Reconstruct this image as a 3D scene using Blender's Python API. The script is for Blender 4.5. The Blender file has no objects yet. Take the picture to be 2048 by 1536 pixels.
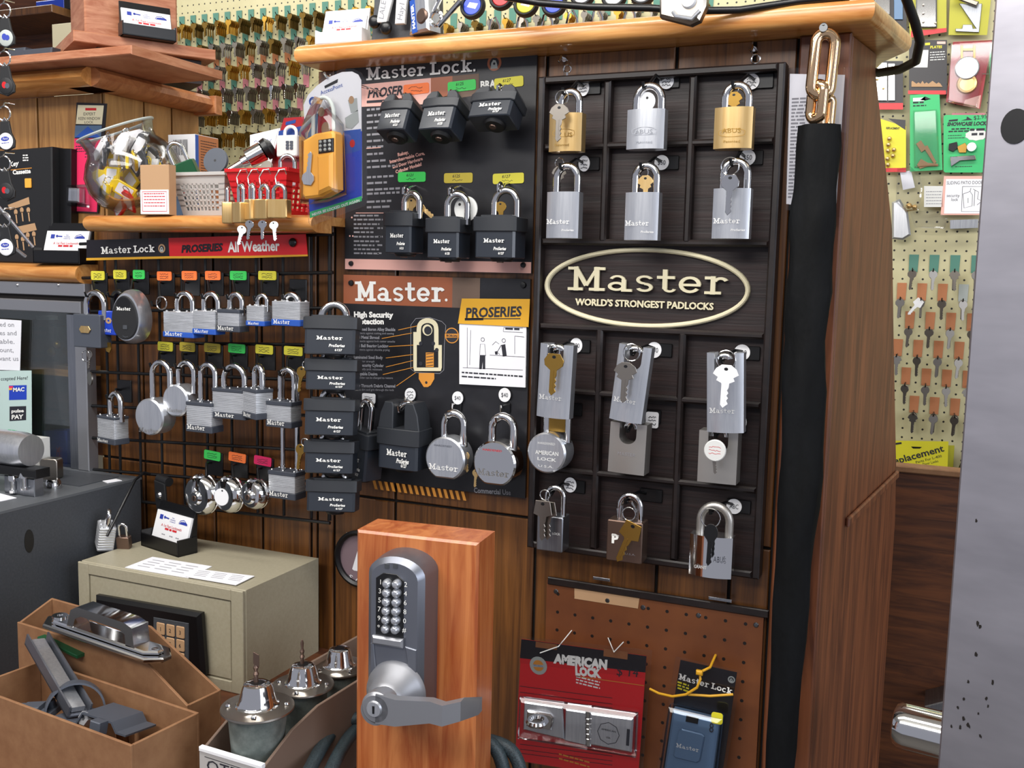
import bpy, bmesh, math, random
from mathutils import Vector, Matrix
R = random.Random(7)
SC = bpy.context.scene
COL = SC.collection
rad = math.radians

# ---------------------------------------------------------------- camera
FPX = 1975.0
_X = Vector((0.917, 0.0653, -0.3934)).normalized()          # wall axes seen from the camera (x right, y down, z ahead)
_Z = Vector((0.022, -0.9933, -0.1134)); _Z = (_Z - _X * _Z.dot(_X)).normalized()
_Y = _Z.cross(_X)
RIGHT = Vector((_X.x, _Y.x, _Z.x)); DOWN = Vector((_X.y, _Y.y, _Z.y)); FWD = Vector((_X.z, _Y.z, _Z.z))


def ray(px, py):
    return RIGHT * ((px - 1024) / FPX) + DOWN * ((py - 768) / FPX) + FWD


EYE = Vector((0, 0, 1.45)) - ray(1300, 640) * 1.27


def P(px, py, Y):
    r = ray(px, py); return EYE + r * ((Y - EYE.y) / r.y)


def PX(px, py, X):
    r = ray(px, py); return EYE + r * ((X - EYE.x) / r.x)


def PZ(px, py, Z):
    r = ray(px, py); return EYE + r * ((Z - EYE.z) / r.z)


def PD(px, py, d):
    return EYE + ray(px, py) * d


cam = bpy.data.cameras.new('camera'); cam.sensor_width = 36; cam.lens = FPX * 36 / 2048; cam.clip_start = 0.02
co = bpy.data.objects.new('camera', cam); COL.objects.link(co)
co.matrix_world = Matrix(((RIGHT.x, -DOWN.x, -FWD.x, EYE.x), (RIGHT.y, -DOWN.y, -FWD.y, EYE.y), (RIGHT.z, -DOWN.z, -FWD.z, EYE.z), (0, 0, 0, 1)))
SC.camera = co

# ---------------------------------------------------------------- light
SC.view_settings.view_transform = 'Standard'; SC.view_settings.look = 'None'
SC.view_settings.exposure = 0.5; SC.view_settings.gamma = 1.0; SC.view_settings.use_curve_mapping = False
w = bpy.data.worlds.new('room_air'); SC.world = w; w.use_nodes = True
w.node_tree.nodes['Background'].inputs[0].default_value = (0.80, 0.82, 0.95, 1)
w.node_tree.nodes['Background'].inputs[1].default_value = 0.30


def area(name, loc, target, sx, sy, watts, col):
    l = bpy.data.lights.new(name, 'AREA'); l.shape = 'RECTANGLE'; l.size = sx; l.size_y = sy; l.energy = watts; l.color = col
    o = bpy.data.objects.new(name, l); COL.objects.link(o); o.location = loc
    o.rotation_euler = (Vector(target) - Vector(loc)).to_track_quat('-Z', 'Y').to_euler(); o['kind'] = 'helper'
    return o


area('fluorescent_lamp', (-0.35, -0.85, 2.62), (-0.35, -0.4, 1.2), 1.9, 0.22, 20, (1, 0.97, 0.93))
area('fluorescent_lamp', (-0.4, -2.1, 2.6), (-0.3, -0.2, 1.4), 2.2, 0.4, 24, (1, 0.97, 0.93))
area('fluorescent_lamp', (-0.7, 1.0, 2.7), (-0.7, 1.6, 1.3), 4.2, 0.25, 25, (1, 0.98, 0.92))
area('window_daylight', (2.4, -1.15, 1.85), (0.0, 0.0, 1.4), 1.5, 1.4, 27, (0.84, 0.9, 1.0))

# ---------------------------------------------------------------- materials


def H(h, a=1.0):
    c = [int(h[i:i + 2], 16) / 255 for i in (0, 2, 4)]
    return tuple(x / 12.92 if x <= 0.04045 else ((x + 0.055) / 1.055) ** 2.4 for x in c) + (a,)


MATS = {}


def mat(n, col='808080', rough=0.5, metal=0.0, c2=None, sc=(20, 20, 20), det=4, bump=0.0, coat=0.0, emit=0.0, grain=False, lo=0.35, hi=0.65, spec=0.5):
    if n in MATS: return MATS[n]
    m = bpy.data.materials.new(n); m.use_nodes = True; nt = m.node_tree; b = nt.nodes['Principled BSDF']
    b.inputs['Base Color'].default_value = H(col); b.inputs['Roughness'].default_value = rough; b.inputs['Metallic'].default_value = metal
    b.inputs['Coat Weight'].default_value = coat; b.inputs['Coat Roughness'].default_value = 0.15
    b.inputs['Specular IOR Level'].default_value = spec
    if emit: b.inputs['Emission Color'].default_value = H(col); b.inputs['Emission Strength'].default_value = emit
    if c2 or bump:
        tc = nt.nodes.new('ShaderNodeTexCoord'); mp = nt.nodes.new('ShaderNodeMapping'); mp.inputs['Scale'].default_value = sc
        nz = nt.nodes.new('ShaderNodeTexNoise'); nz.inputs['Scale'].default_value = 1; nz.inputs['Detail'].default_value = det
        nz.inputs['Roughness'].default_value = 0.65
        if grain: nz.inputs['Distortion'].default_value = 0.9
        nt.links.new(tc.outputs['Object'], mp.inputs[0]); nt.links.new(mp.outputs[0], nz.inputs[0])
        if c2:
            rp = nt.nodes.new('ShaderNodeValToRGB'); rp.color_ramp.elements[0].position = lo; rp.color_ramp.elements[1].position = hi
            rp.color_ramp.elements[0].color = H(col); rp.color_ramp.elements[1].color = H(c2)
            nt.links.new(nz.outputs[0], rp.inputs[0]); nt.links.new(rp.outputs[0], b.inputs['Base Color'])
        if bump:
            bp = nt.nodes.new('ShaderNodeBump'); bp.inputs['Strength'].default_value = bump; bp.inputs['Distance'].default_value = 0.002
            nt.links.new(nz.outputs[0], bp.inputs['Height']); nt.links.new(bp.outputs[0], b.inputs['Normal'])
    MATS[n] = m; return m


def clear(n, tint='ffffff', fac=0.09, rough=0.06):
    m = bpy.data.materials.new(n); m.use_nodes = True; nt = m.node_tree; nt.nodes.remove(nt.nodes['Principled BSDF'])
    t = nt.nodes.new('ShaderNodeBsdfTransparent'); t.inputs[0].default_value = H(tint); g = nt.nodes.new('ShaderNodeBsdfGlossy'); g.inputs['Roughness'].default_value = rough
    lw = nt.nodes.new('ShaderNodeLayerWeight'); lw.inputs[0].default_value = 0.25
    ma = nt.nodes.new('ShaderNodeMath'); ma.operation = 'MULTIPLY_ADD'; ma.inputs[1].default_value = 0.8; ma.inputs[2].default_value = fac; ma.use_clamp = True
    mx = nt.nodes.new('ShaderNodeMixShader'); nt.links.new(lw.outputs['Fresnel'], ma.inputs[0]); nt.links.new(ma.outputs[0], mx.inputs[0])
    nt.links.new(t.outputs[0], mx.inputs[1]); nt.links.new(g.outputs[0], mx.inputs[2]); nt.links.new(mx.outputs[0], nt.nodes['Material Output'].inputs[0])
    MATS[n] = m; return m


def pegmat(n, col, c2, hole, pitch=0.0254, r=0.11, rough=0.5):
    """board with a square pattern of round holes"""
    m = mat(n, col, rough, c2=c2, sc=(6, 6, 6)); nt = m.node_tree; b = nt.nodes['Principled BSDF']; src = b.inputs['Base Color'].links[0].from_socket
    tc = nt.nodes.new('ShaderNodeTexCoord'); sx = nt.nodes.new('ShaderNodeSeparateXYZ'); nt.links.new(tc.outputs['Object'], sx.inputs[0])
    def mth(op, a, bb=None, c=None):
        q = nt.nodes.new('ShaderNodeMath'); q.operation = op
        for i, s in enumerate((a, bb, c)):
            if s is None: continue
            if isinstance(s, float): q.inputs[i].default_value = s
            else: nt.links.new(s, q.inputs[i])
        return q.outputs[0]
    d = []
    for ax in (0, 2):
        f = mth('FRACT', mth('DIVIDE', sx.outputs[ax], float(pitch))); f = mth('SUBTRACT', f, 0.5); d.append(mth('MULTIPLY', f, f))
    k = mth('LESS_THAN', mth('ADD', d[0], d[1]), float(r * r))
    mx = nt.nodes.new('ShaderNodeMix'); mx.data_type = 'RGBA'; nt.links.new(k, mx.inputs[0]); nt.links.new(src, mx.inputs[6]); mx.inputs[7].default_value = H(hole)
    nt.links.new(mx.outputs[2], b.inputs['Base Color']); return m


mat('panel', '482a12', 0.42, c2='734820', sc=(90, 30, 3.0), grain=True, coat=0.1)
mat('panel_light', '8c6032', 0.42, c2='b5854c', sc=(70, 30, 4.0), grain=True, coat=0.1)
mat('groove', '120a06', 0.8)
mat('honey', 'b06e30', 0.28, c2='d89e5c', sc=(7, 60, 45), grain=True, coat=0.35)
mat('redwood', '9c5e38', 0.42, c2='bb7d50', sc=(8, 60, 60), grain=True)
mat('plank', '98593a', 0.5, c2='b98262', sc=(12, 12, 80), grain=True)
mat('oakblock', '96481f', 0.38, c2='bd7440', sc=(70, 40, 5.0), grain=True, coat=0.15)
mat('postwood', '4c2511', 0.5, c2='7a4526', sc=(60, 50, 4.0), grain=True)
mat('plywood', '3c1e0e', 0.55, c2='683a1c', sc=(5, 40, 60), grain=True)
mat('darkboard', '170c0b', 0.5, c2='261513', sc=(5, 20, 160), bump=0.25)
mat('framewood', '140d0c', 0.42, c2='211715', sc=(30, 30, 60))
mat('chrome', 'dcdcdc', 0.09, 1.0)
mat('satin', 'c6c9cf', 0.3, 0.85, c2='d6d8dc', sc=(300, 300, 20))
mat('satindark', 'b2aea8', 0.36, 0.85)
mat('nickel', '9c958c', 0.32, 1.0)
mat('steelgrey', '8f9299', 0.36, 1.0, c2='a5a8ae', sc=(400, 10, 10))
mat('brass', 'd2ae72', 0.32, 0.85, c2='dcbc84', sc=(200, 200, 10))
mat('brassdark', 'a5823f', 0.33, 0.9)
mat('goldchrome', 'e4bf96', 0.12, 1.0)
mat('bronze', '7a655a', 0.4, 0.9)
mat('lamsteel', 'bcbec2', 0.4, 0.6, c2='d2d4d8', sc=(30, 30, 500))
mat('zinc', '6d7672', 0.6, 0.6, c2='8c948f', sc=(60, 60, 60))
mat('castgrey', '4d525c', 0.5, 0.2)
mat('levergrey', '787b84', 0.36, 0.75)
mat('black', '0b0b0d', 0.35)
mat('blackmatte', '121316', 0.6)
mat('boot', '26292e', 0.5)
mat('probody', '252a32', 0.34, coat=0.25)
mat('rubber', '0c0d0f', 0.5)
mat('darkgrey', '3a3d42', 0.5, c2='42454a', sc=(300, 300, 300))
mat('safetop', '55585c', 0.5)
mat('beige', '9d9680', 0.38, c2='a49d88', sc=(200, 200, 200))
mat('white', 'e8e8ea', 0.5)
mat('paper', 'e9e9ee', 0.6)
mat('offwhite', 'd2d2cf', 0.45)
mat('ink', '22232c', 0.6)
mat('inkgrey', '8a8a90', 0.6)
mat('inkwhite', 'ecebe6', 0.5)
mat('inkblue', '2a3c9c', 0.5)
mat('inkred', 'c8242c', 0.5)
mat('inkorange', 'cf8a34', 0.5)
mat('cream', 'd8cfae', 0.5)
mat('yellowtag', 'd8cf3c', 0.5)
mat('mustardtag', 'c0ac36', 0.5)
mat('greentag', '3cc858', 0.5)
mat('orangetag', 'f5793a', 0.5)
mat('pinktag', 'd8225f', 0.5)
mat('hotpink', 'e02a5c', 0.5)
mat('poster', '18181b', 0.32, c2='26262a', sc=(9, 9, 9))
mat('copper', '9c5a3c', 0.32)
mat('pinkstrip', 'e0aca0', 0.3)
mat('proyellow', 'd9a228', 0.4)
mat('signred', 'cf1d24', 0.35)
mat('signblack', '17131a', 0.35)
mat('blue', '1d3fb4', 0.35)
mat('blueband', '2450a8', 0.4)
mat('darkband', '3a3e47', 0.4)
mat('green', '0e4a2c', 0.4)
mat('cardgreen', '2fb46a', 0.4)
mat('cardyellow', 'd9cf2c', 0.45)
mat('cardolive', 'a9a52a', 0.45)
mat('redplastic', 'c01a20', 0.35)
mat('greyplastic', 'b3b0ad', 0.4)
mat('orangelock', 'f0ac40', 0.35)
mat('cardboard', '80593a', 0.75, c2='8e6746', sc=(40, 40, 40))
mat('cardboardin', '7c4c2a', 0.75, c2='8a5630', sc=(40, 40, 40))
mat('kraft', 'b08c68', 0.7)
mat('greybrown', '6e5a4d', 0.7)
mat('lightgreen', 'b9cfca', 0.5)
mat('woven', '14191c', 0.5, c2='3b4a50', sc=(900, 900, 900))
mat('cloth', '050607', 0.7, c2='0b0d10', sc=(28, 28, 12), bump=1.0, spec=0.18)
mat('steelcol', 'a4a2aa', 0.38, 0.8, c2='b8b6be', sc=(4, 4, 14))
mat('anodised', '98999e', 0.4, 0.7)
mat('screw', '6e7072', 0.35, 1.0)
mat('tagteal', '4d7f70', 0.6)
mat('tagpink', 'c07a84', 0.6)
mat('tagorange', 'b4734a', 0.6)
mat('taggrey', 'a7ada9', 0.6)
mat('keysteel', '8e8880', 0.35, 1.0)
mat('keybrass', 'b98f3e', 0.33, 1.0)
mat('keydark', '6a5326', 0.4, 0.9)
mat('floor', '5b5650', 0.6)
mat('ceiling', 'cfcdc6', 0.8)
mat('ziptie', 'd09a22', 0.4)
clear('clearplastic', 'fbfbfc', 0.012)
clear('glass', 'e8eeec', 0.02, 0.02)
pegmat('pegcream', 'b8b088', 'c4bd96', '1a1812')
pegmat('pegtan', '5e3218', '74421f', '140b06', r=0.09)

# ---------------------------------------------------------------- mesh builder
_TX = {}


def text_mesh(s, bold):
    k = (s, bold)
    if k not in _TX:
        c = bpy.data.curves.new('lettering', 'FONT'); c.body = s; c.size = 1; c.offset = bold; c.resolution_u = 2; c.fill_mode = 'FRONT'
        o = bpy.data.objects.new('lettering', c); m = o.to_mesh()
        _TX[k] = ([(v.co.x, v.co.y) for v in m.vertices], [tuple(p.vertices) for p in m.polygons])
        o.to_mesh_clear(); bpy.data.objects.remove(o); bpy.data.curves.remove(c)
    return _TX[k]


# slab lettering: bars (x0,y0,x1,y1,width) and arcs ('a',cx,cy,rx,ry,from,to,width); cap height 1
SLAB = {
    'M': (1.28, [(.28, 0, .28, 1, .22), (1.0, 0, 1.0, 1, .24), (.25, .98, .64, .22, .22), (.64, .22, 1.02, .98, .16), (0, .07, .52, .07, .14), (.74, .07, 1.28, .07, .14), (0, .93, .34, .93, .14), (.9, .93, 1.28, .93, .14)]),
    'a': (.88, [('a', .35, .22, .23, .14, 0, 360, .17), (.6, .02, .6, .5, .22), ('a', .38, .47, .22, .17, 0, 160, .15), (.52, .065, .88, .065, .13)]),
    's': (.72, [('a', .36, .51, .22, .14, 20, 270, .16), ('a', .36, .21, .22, .14, 90, -160, .17)]),
    't': (.62, [(.26, .16, .26, .95, .22), (0, .63, .58, .63, .14), ('a', .42, .2, .16, .13, 180, 345, .15)]),
    'e': (.82, [('a', .4, .36, .29, .28, 0, 325, .19), (.12, .35, .74, .35, .12)]),
    'r': (.72, [(.26, 0, .26, .72, .22), (0, .65, .3, .65, .14), (0, .065, .52, .065, .13), ('a', .5, .45, .2, .19, 160, 30, .19)]),
    'L': (.92, [(.28, 0, .28, 1, .24), (0, .92, .56, .92, .15), (0, .08, .9, .08, .16), (.82, .0, .82, .36, .17)]),
    'o': (.82, [('a', .4, .36, .29, .28, 0, 360, .2)]),
    'c': (.76, [('a', .4, .36, .28, .28, 45, 320, .2)]),
    'k': (.94, [(.26, 0, .26, 1, .22), (0, .93, .3, .93, .14), (0, .065, .48, .065, .13), (.32, .28, .7, .66, .14), (.44, .4, .72, .06, .2), (.54, .065, .94, .065, .13), (.5, .66, .88, .66, .12)]),
    '.': (.3, [(.14, .0, .14, .18, .18)]), ' ': (.3, []),
}


def sgn_(a, b): return 1 if b > a else -1


class MB:
    def __init__(s, sc=0.001):
        s.v = []; s.f = []; s.mi = []; s.m = 0; s.sc = sc; s.T = None

    def add(s, vs, fs):
        n = len(s.v)
        s.v += [tuple(s.T @ Vector(v)) for v in vs] if s.T else [tuple(v) for v in vs]
        for f in fs: s.f.append([i + n for i in f]); s.mi.append(s.m)
        return s

    def loft(s, rings, cap=True, wrap=False):
        k = len(rings[0]); vs = [p for r in rings for p in r]; fs = []
        n = len(rings)
        for a in range(n if wrap else n - 1):
            b = (a + 1) % n
            for i in range(k):
                j = (i + 1) % k; fs.append((a * k + i, a * k + j, b * k + j, b * k + i))
        if cap and not wrap: fs += [tuple(range(k - 1, -1, -1)), tuple((n - 1) * k + i for i in range(k))]
        return s.add(vs, fs)

    def prism(s, pts, t0, t1, b=0.0, ax='y', rnd=1):
        def mk(p, t): return (p[0], t, p[1]) if ax == 'y' else ((p[0], p[1], t) if ax == 'z' else (t, p[0], p[1]))
        if b <= 0: return s.loft([[mk(p, t0) for p in pts], [mk(p, t1) for p in pts]])
        n = len(pts); ar = sum(pts[i][0] * pts[(i + 1) % n][1] - pts[(i + 1) % n][0] * pts[i][1] for i in range(n)); sg = 1 if ar > 0 else -1
        ins = []
        for i in range(n):
            a, p, c = Vector(pts[i - 1]), Vector(pts[i]), Vector(pts[(i + 1) % n])
            d1 = (p - a); d2 = (c - p); d1 = d1.normalized() if d1.length else d2.normalized(); d2 = d2.normalized() if d2.length else d1
            n1 = Vector((-d1.y, d1.x)) * sg; n2 = Vector((-d2.y, d2.x)) * sg; q = n1 + n2
            q = q.normalized() if q.length > 1e-6 else n1
            ins.append(p + q * min(b / max(q.dot(n1), 0.35), b * 2.2))
        sgn = 1 if t1 > t0 else -1
        if rnd > 1:
            rg = []
            for i in range(rnd + 1): a = math.pi / 2 * i / rnd; rg.append((1 - math.sin(a), b * (1 - math.cos(a))))
            rg = [(u, t0 + sgn_(t0, t1) * v) for u, v in rg] + [(u, t1 - sgn_(t0, t1) * v) for u, v in rg[::-1]]
            return s.loft([[mk((p[0] + (q[0] - p[0]) * u, p[1] + (q[1] - p[1]) * u), t) for p, q in zip(pts, ins)] for u, t in rg])
        return s.loft([[mk(p, t0) for p in ins], [mk(p, t0 + sgn * b) for p in pts], [mk(p, t1 - sgn * b) for p in pts], [mk(p, t1) for p in ins]])

    def box(s, x0, x1, y0, y1, z0, z1, b=0.0):
        return s.prism([(x0, z0), (x1, z0), (x1, z1), (x0, z1)], y0, y1, b)

    def rbox(s, x0, x1, y0, y1, z0, z1, r, b=0.0, ax='y'):
        if ax == 'y': return s.prism(rrect(x0, x1, z0, z1, r), y0, y1, b)
        if ax == 'z': return s.prism(rrect(x0, x1, y0, y1, r), z0, z1, b, 'z')
        return s.prism(rrect(y0, y1, z0, z1, r), x0, x1, b, 'x')

    def tube(s, path, r, n=8, closed=False, taper=None):
        path = [Vector(p) for p in path]; N = len(path); rings = []; up = None
        for i, p in enumerate(path):
            d = (path[(i + 1) % N] - path[i - 1]) if closed else (path[min(i + 1, N - 1)] - path[max(i - 1, 0)])
            d = d.normalized() if d.length > 1e-9 else Vector((0, 0, 1))
            if up is None:
                up = Vector((0, 1, 0)) if abs(d.y) < 0.9 else Vector((1, 0, 0))
            up = (up - d * up.dot(d)); up = up.normalized() if up.length > 1e-6 else d.orthogonal().normalized()
            q = d.cross(up); rr = r if taper is None else r * taper[i]
            rings.append([p + (up * math.cos(2 * math.pi * k / n) + q * math.sin(2 * math.pi * k / n)) * rr for k in range(n)])
        return s.loft(rings, wrap=closed)

    def lathe(s, prof, c=(0, 0, 0), ax='z', n=24):
        rings = []
        for r, t in prof:
            ring = []
            for k in range(n):
                a = 2 * math.pi * k / n; u, v = max(r, 1e-4) * math.cos(a), max(r, 1e-4) * math.sin(a)
                ring.append((c[0] + u, c[1] + v, c[2] + t) if ax == 'z' else ((c[0] + u, c[1] + t, c[2] + v) if ax == 'y' else (c[0] + t, c[1] + u, c[2] + v)))
            rings.append(ring)
        return s.loft(rings)

    def ball(s, c, r, n=10, sq=(1, 1, 1)):
        return s.loft([[(c[0] + sq[0] * r * math.sin(math.pi * i / n) * math.cos(2 * math.pi * k / (2 * n)), c[1] + sq[1] * r * math.sin(math.pi * i / n) * math.sin(2 * math.pi * k / (2 * n)), c[2] + sq[2] * r * math.cos(math.pi * i / n)) for k in range(2 * n)] for i in [0.02] + list(range(1, n)) + [n - 0.02]])

    def ring(s, c, r, t, ax='y', n=20, sq=1.0, m=6):
        pts = []
        for k in range(n):
            a = 2 * math.pi * k / n; u, v = r * math.cos(a), r * sq * math.sin(a)
            pts.append((c[0] + u, c[1], c[2] + v) if ax == 'y' else ((c[0] + u, c[1] + v, c[2]) if ax == 'z' else (c[0], c[1] + u, c[2] + v)))
        return s.tube(pts, t, m, closed=True)

    def disc(s, x, z, rx, rz, y, n=20, y1=None):
        pts = [(x + rx * math.cos(2 * math.pi * k / n), z + rz * math.sin(2 * math.pi * k / n)) for k in range(n)]
        return s.poly(pts, y) if y1 is None else s.prism(pts, y, y1)

    def poly(s, pts, y):
        return s.add([(p[0], y, p[1]) for p in pts], [tuple(range(len(pts)))])

    def line(s, pts, wd, y):
        """flat ribbon through (x, z) points"""
        vs = []; fs = []
        for i, p in enumerate(pts):
            a, b = pts[max(i - 1, 0)], pts[min(i + 1, len(pts) - 1)]; dx, dz = b[0] - a[0], b[1] - a[1]; L = math.hypot(dx, dz) or 1
            vs += [(p[0] - dz / L * wd / 2, y, p[1] + dx / L * wd / 2), (p[0] + dz / L * wd / 2, y, p[1] - dx / L * wd / 2)]
        for i in range(len(pts) - 1): fs.append((2 * i, 2 * i + 1, 2 * i + 3, 2 * i + 2))
        return s.add(vs, fs)

    def cols(s, xs, yf, yb, z0, zt):
        """solid described along x: front yf(x), back yb(x), bottom z0(x), top zt(x)"""
        return s.loft([[(x, yb(x), z0(x)), (x, yf(x), z0(x)), (x, yf(x), zt(x)), (x, yb(x), zt(x))] for x in xs])

    def text(s, t, h, x, z, y, w=None, al='l', bold=0.0, shear=0.0, rot=0.0, slab=False, thick=0.0, wt=1.0):
        ca, sa = math.cos(rot), math.sin(rot)
        if slab:
            polys = []; cur = 0.0
            for ch in t:
                wd, els = SLAB[ch]
                for e in els:
                    if e[0] == 'a':
                        _, cx, cy, rx, ry, a0, a1, ww = e; ww *= wt; k = max(6, int(abs(a1 - a0) / 18)); o1 = []; o2 = []
                        for i in range(k + 1):
                            a = rad(a0 + (a1 - a0) * i / k)
                            o1.append((cur + cx + (rx + ww / 2) * math.cos(a), cy + (ry + ww / 2 * .8) * math.sin(a))); o2.append((cur + cx + (rx - ww / 2) * math.cos(a), cy + (ry - ww / 2 * .8) * math.sin(a)))
                        polys.append(o1 + o2[::-1]) if abs(a1 - a0) < 340 else polys.extend([o1[i], o1[i + 1], o2[i + 1], o2[i]] for i in range(k))
                    else:
                        x0, y0, x1, y1, ww = e; ww *= wt if abs(x1 - x0) < 0.01 or abs(y1 - y0) > .01 else (0.5 + wt / 2); L = math.hypot(x1 - x0, y1 - y0); nx, ny = -(y1 - y0) / L * ww / 2, (x1 - x0) / L * ww / 2
                        polys.append([(cur + x0 + nx, y0 + ny), (cur + x1 + nx, y1 + ny), (cur + x1 - nx, y1 - ny), (cur + x0 - nx, y0 - ny)])
                cur += wd + 0.05
            k = h; tw = cur
        else:
            vs, fs = text_mesh(t, bold); k = h / 0.70; tw = max((v[0] for v in vs), default=1) or 1
        kx = (w / tw) if w else k; off = {'l': 0, 'c': -tw * kx / 2, 'r': -tw * kx}[al]

        def pt(u, v, yy=y):
            a, b = u * kx + v * k * shear + off, v * k; return (x + a * ca - b * sa, yy, z + a * sa + b * ca)
        if slab:
            for i, q in enumerate(polys):
                if thick: s.loft([[pt(*p) for p in q], [pt(*p, y - thick - i * .03) for p in q]])
                else: s.add([pt(*p, y - i * .02) for p in q], [tuple(range(len(q)))])
        else:
            s.add([pt(*v) for v in vs], fs)
            if thick: s.add([pt(*v, y - thick) for v in vs], fs)
        return s

    def greek(s, x, z, w, h, y, rot=0.0):
        """a line of print too small to read"""
        c = 0.0
        while c < w:
            k = min(R.uniform(1.5, 4.5) * h, w - c)
            if k < .4 * h: break
            dx = math.cos(rot); dz = math.sin(rot); a = (x + c * dx, z + c * dz); b = (x + (c + k) * dx, z + (c + k) * dz)
            s.poly([(a[0], a[1]), (b[0], b[1]), (b[0] - dz * h, b[1] + dx * h), (a[0] - dz * h, a[1] + dx * h)], y); c += k + .7 * h
        return s

    def scrawl(s, x, z, w, h, y, wd):
        n = 9; return s.line([(x + w * i / n, z + h * (R.random() - .3)) for i in range(n + 1)], wd, y)

    def build(s, name, mats, parent=None, sharp=32, **kw):
        me = bpy.data.meshes.new(name); me.from_pydata([(a * s.sc, b * s.sc, c * s.sc) for a, b, c in s.v], [], s.f)
        mats = [mats] if isinstance(mats, str) else mats
        for q in mats: me.materials.append(MATS[q])
        me.polygons.foreach_set('material_index', s.mi)
        bm = bmesh.new(); bm.from_mesh(me); bmesh.ops.recalc_face_normals(bm, faces=bm.faces); bm.to_mesh(me); bm.free()
        me.polygons.foreach_set('use_smooth', [True] * len(me.polygons)); me.set_sharp_from_angle(angle=rad(sharp)); me.update()
        o = bpy.data.objects.new(name, me); COL.objects.link(o)
        if parent: o.parent = parent
        for k, v in kw.items(): o[k] = v
        return o


def rrect(x0, x1, z0, z1, r, n=4):
    pts = []
    for cx, cz, a0 in ((x1 - r, z0 + r, -90), (x1 - r, z1 - r, 0), (x0 + r, z1 - r, 90), (x0 + r, z0 + r, 180)):
        pts += [(cx + r * math.cos(rad(a0 + 90 * i / n)), cz + r * math.sin(rad(a0 + 90 * i / n))) for i in range(n + 1)]
    return pts


def thing(name, label, cat, loc=(0, 0, 0), rot=(0, 0, 0), group=None):
    o = bpy.data.objects.new(name, None); COL.objects.link(o); o.empty_display_size = 0.02
    o.location = loc; o.rotation_euler = rot; o['label'] = label; o['category'] = cat
    if group: o['group'] = group
    return o


def tag(o, label, cat, group=None):
    o['label'] = label; o['category'] = cat
    if group: o['group'] = group
    return o


def dup(root, loc, rot=None, label=None, group=None):
    r = root.copy(); COL.objects.link(r); r.location = loc
    if rot: r.rotation_euler = rot
    if label: r['label'] = label
    if group: r['group'] = group
    for ch in root.children:
        c = ch.copy(); COL.objects.link(c); c.parent = r
        for g in ch.children:
            d = g.copy(); COL.objects.link(d); d.parent = c
    return r


def struct(name, mb, m):
    o = mb.build(name, m); o['kind'] = 'structure'; return o


class Fl:
    """local millimetres (x, z) on a plane parallel to the wall"""
    def __init__(s, px, py, Y): s.o = P(px, py, Y); s.Y = Y
    def __call__(s, px, py):
        p = P(px, py, s.Y); return ((p.x - s.o.x) * 1000, (p.z - s.o.z) * 1000)
    def pts(s, *a): return [s(*p) for p in a]
    def k(s, px, py): return (P(px, py, s.Y) - P(px, py + 10, s.Y)).length * 100      # mm per pixel, vertical
    def text(s, mb, t, a, b, cap, y, **kw):
        p, q = s(*a), s(*b); rot = math.atan2(q[1] - p[1], q[0] - p[0])
        mb.text(t, cap * s.k(*a), p[0], p[1], y, w=math.hypot(q[0] - p[0], q[1] - p[1]), rot=rot, **kw)


def rect(l, t, r, b, Y):
    cx, cy = (l + r) / 2, (t + b) / 2
    return P(l, cy, Y).x, P(r, cy, Y).x, P(cx, b, Y).z, P(cx, t, Y).z

# ================================================================ setting
YB = 1.65                                                     # far pegboard wall
X_END = P(1693, 300, 0).x
X_TALL = P(634, 300, 0).x
KW = .02
X_KIOSK = P(206, 300, KW).x
SH_Y = -0.056
SH_T, SH_B = P(1000, 54, SH_Y).z, P(1000, 97, SH_Y).z
LG_Y = -0.09
LG_T, LG_B = P(400, 429, LG_Y).z, P(400, 463, LG_Y).z
SAFE_Z = P(640, 1115, -0.02).z; SAFE_X1 = P(640, 1115, -0.02).x
SAFE_Y = PX(485, 1180, SAFE_X1).y; SAFE_X0 = P(155, 1125, SAFE_Y).x
CT_Z = P(490, 1392, SAFE_Y).z                                  # counter top


def wallplanks(name, x0, x1, z0, z1, Y, grooves, m, hz=None, thick=0.06):
    q = MB(1); q.box(x0, x1, Y + 0.006, Y + thick, z0, z1); q.m = 1
    xs = [x0] + sorted(g for g in grooves if x0 + .01 < g < x1 - .01) + [x1]
    for a, b in zip(xs, xs[1:]):
        for c, d in ([(z0, hz), (hz, z1)] if hz else [(z0, z1)]): q.box(a + .0022, b - .0022, Y, Y + 0.0055, c + (.002 if c == hz else 0), d - (.002 if d == hz else 0), .0012)
    return struct(name, q, ['groove', m])


gx = lambda *a: [P(x, y, 0).x for x, y in a]
wallplanks('wall_front', X_TALL, X_END - .022, 0, SH_B, 0, gx((668, 1060), (790, 1010), (1067, 1200), (1311, 1180), (1457, 1180), (1597, 110)), 'panel', hz=P(900, 1016, 0).z)
wallplanks('wall_low', X_KIOSK, X_TALL, 0, LG_B + .01, 0, gx((290, 950), (430, 950), (525, 1060), (622, 1060)), 'panel', hz=P(330, 928, 0).z)
KZ = P(120, 172, -.05).z
wallplanks('wall_left', X_KIOSK - 1.0, X_KIOSK, P(80, 567, -.02).z, KZ, KW, gx((55, 250), (-60, 250)), 'panel_light', thick=.03)
KY = PX(394, 230, X_KIOSK).y
q = MB(1); q.box(X_KIOSK - .03, X_KIOSK - .001, 0.081, KY, LG_B, KZ); q.m = 1
ys = [KW, PX(285, 300, X_KIOSK).y, PX(340, 300, X_KIOSK).y, KY]
for a, b in zip(ys, ys[1:]): q.box(X_KIOSK + .0005, X_KIOSK + .005, a + .002, b - .002, LG_T - .03, KZ)
struct('wall_side', q, ['groove', 'panel_light'])
q = MB(1); q.box(-3.2, 3.4, YB, YB + .006, 0.3, 2.6); struct('wall_back', q, 'pegcream')
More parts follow.
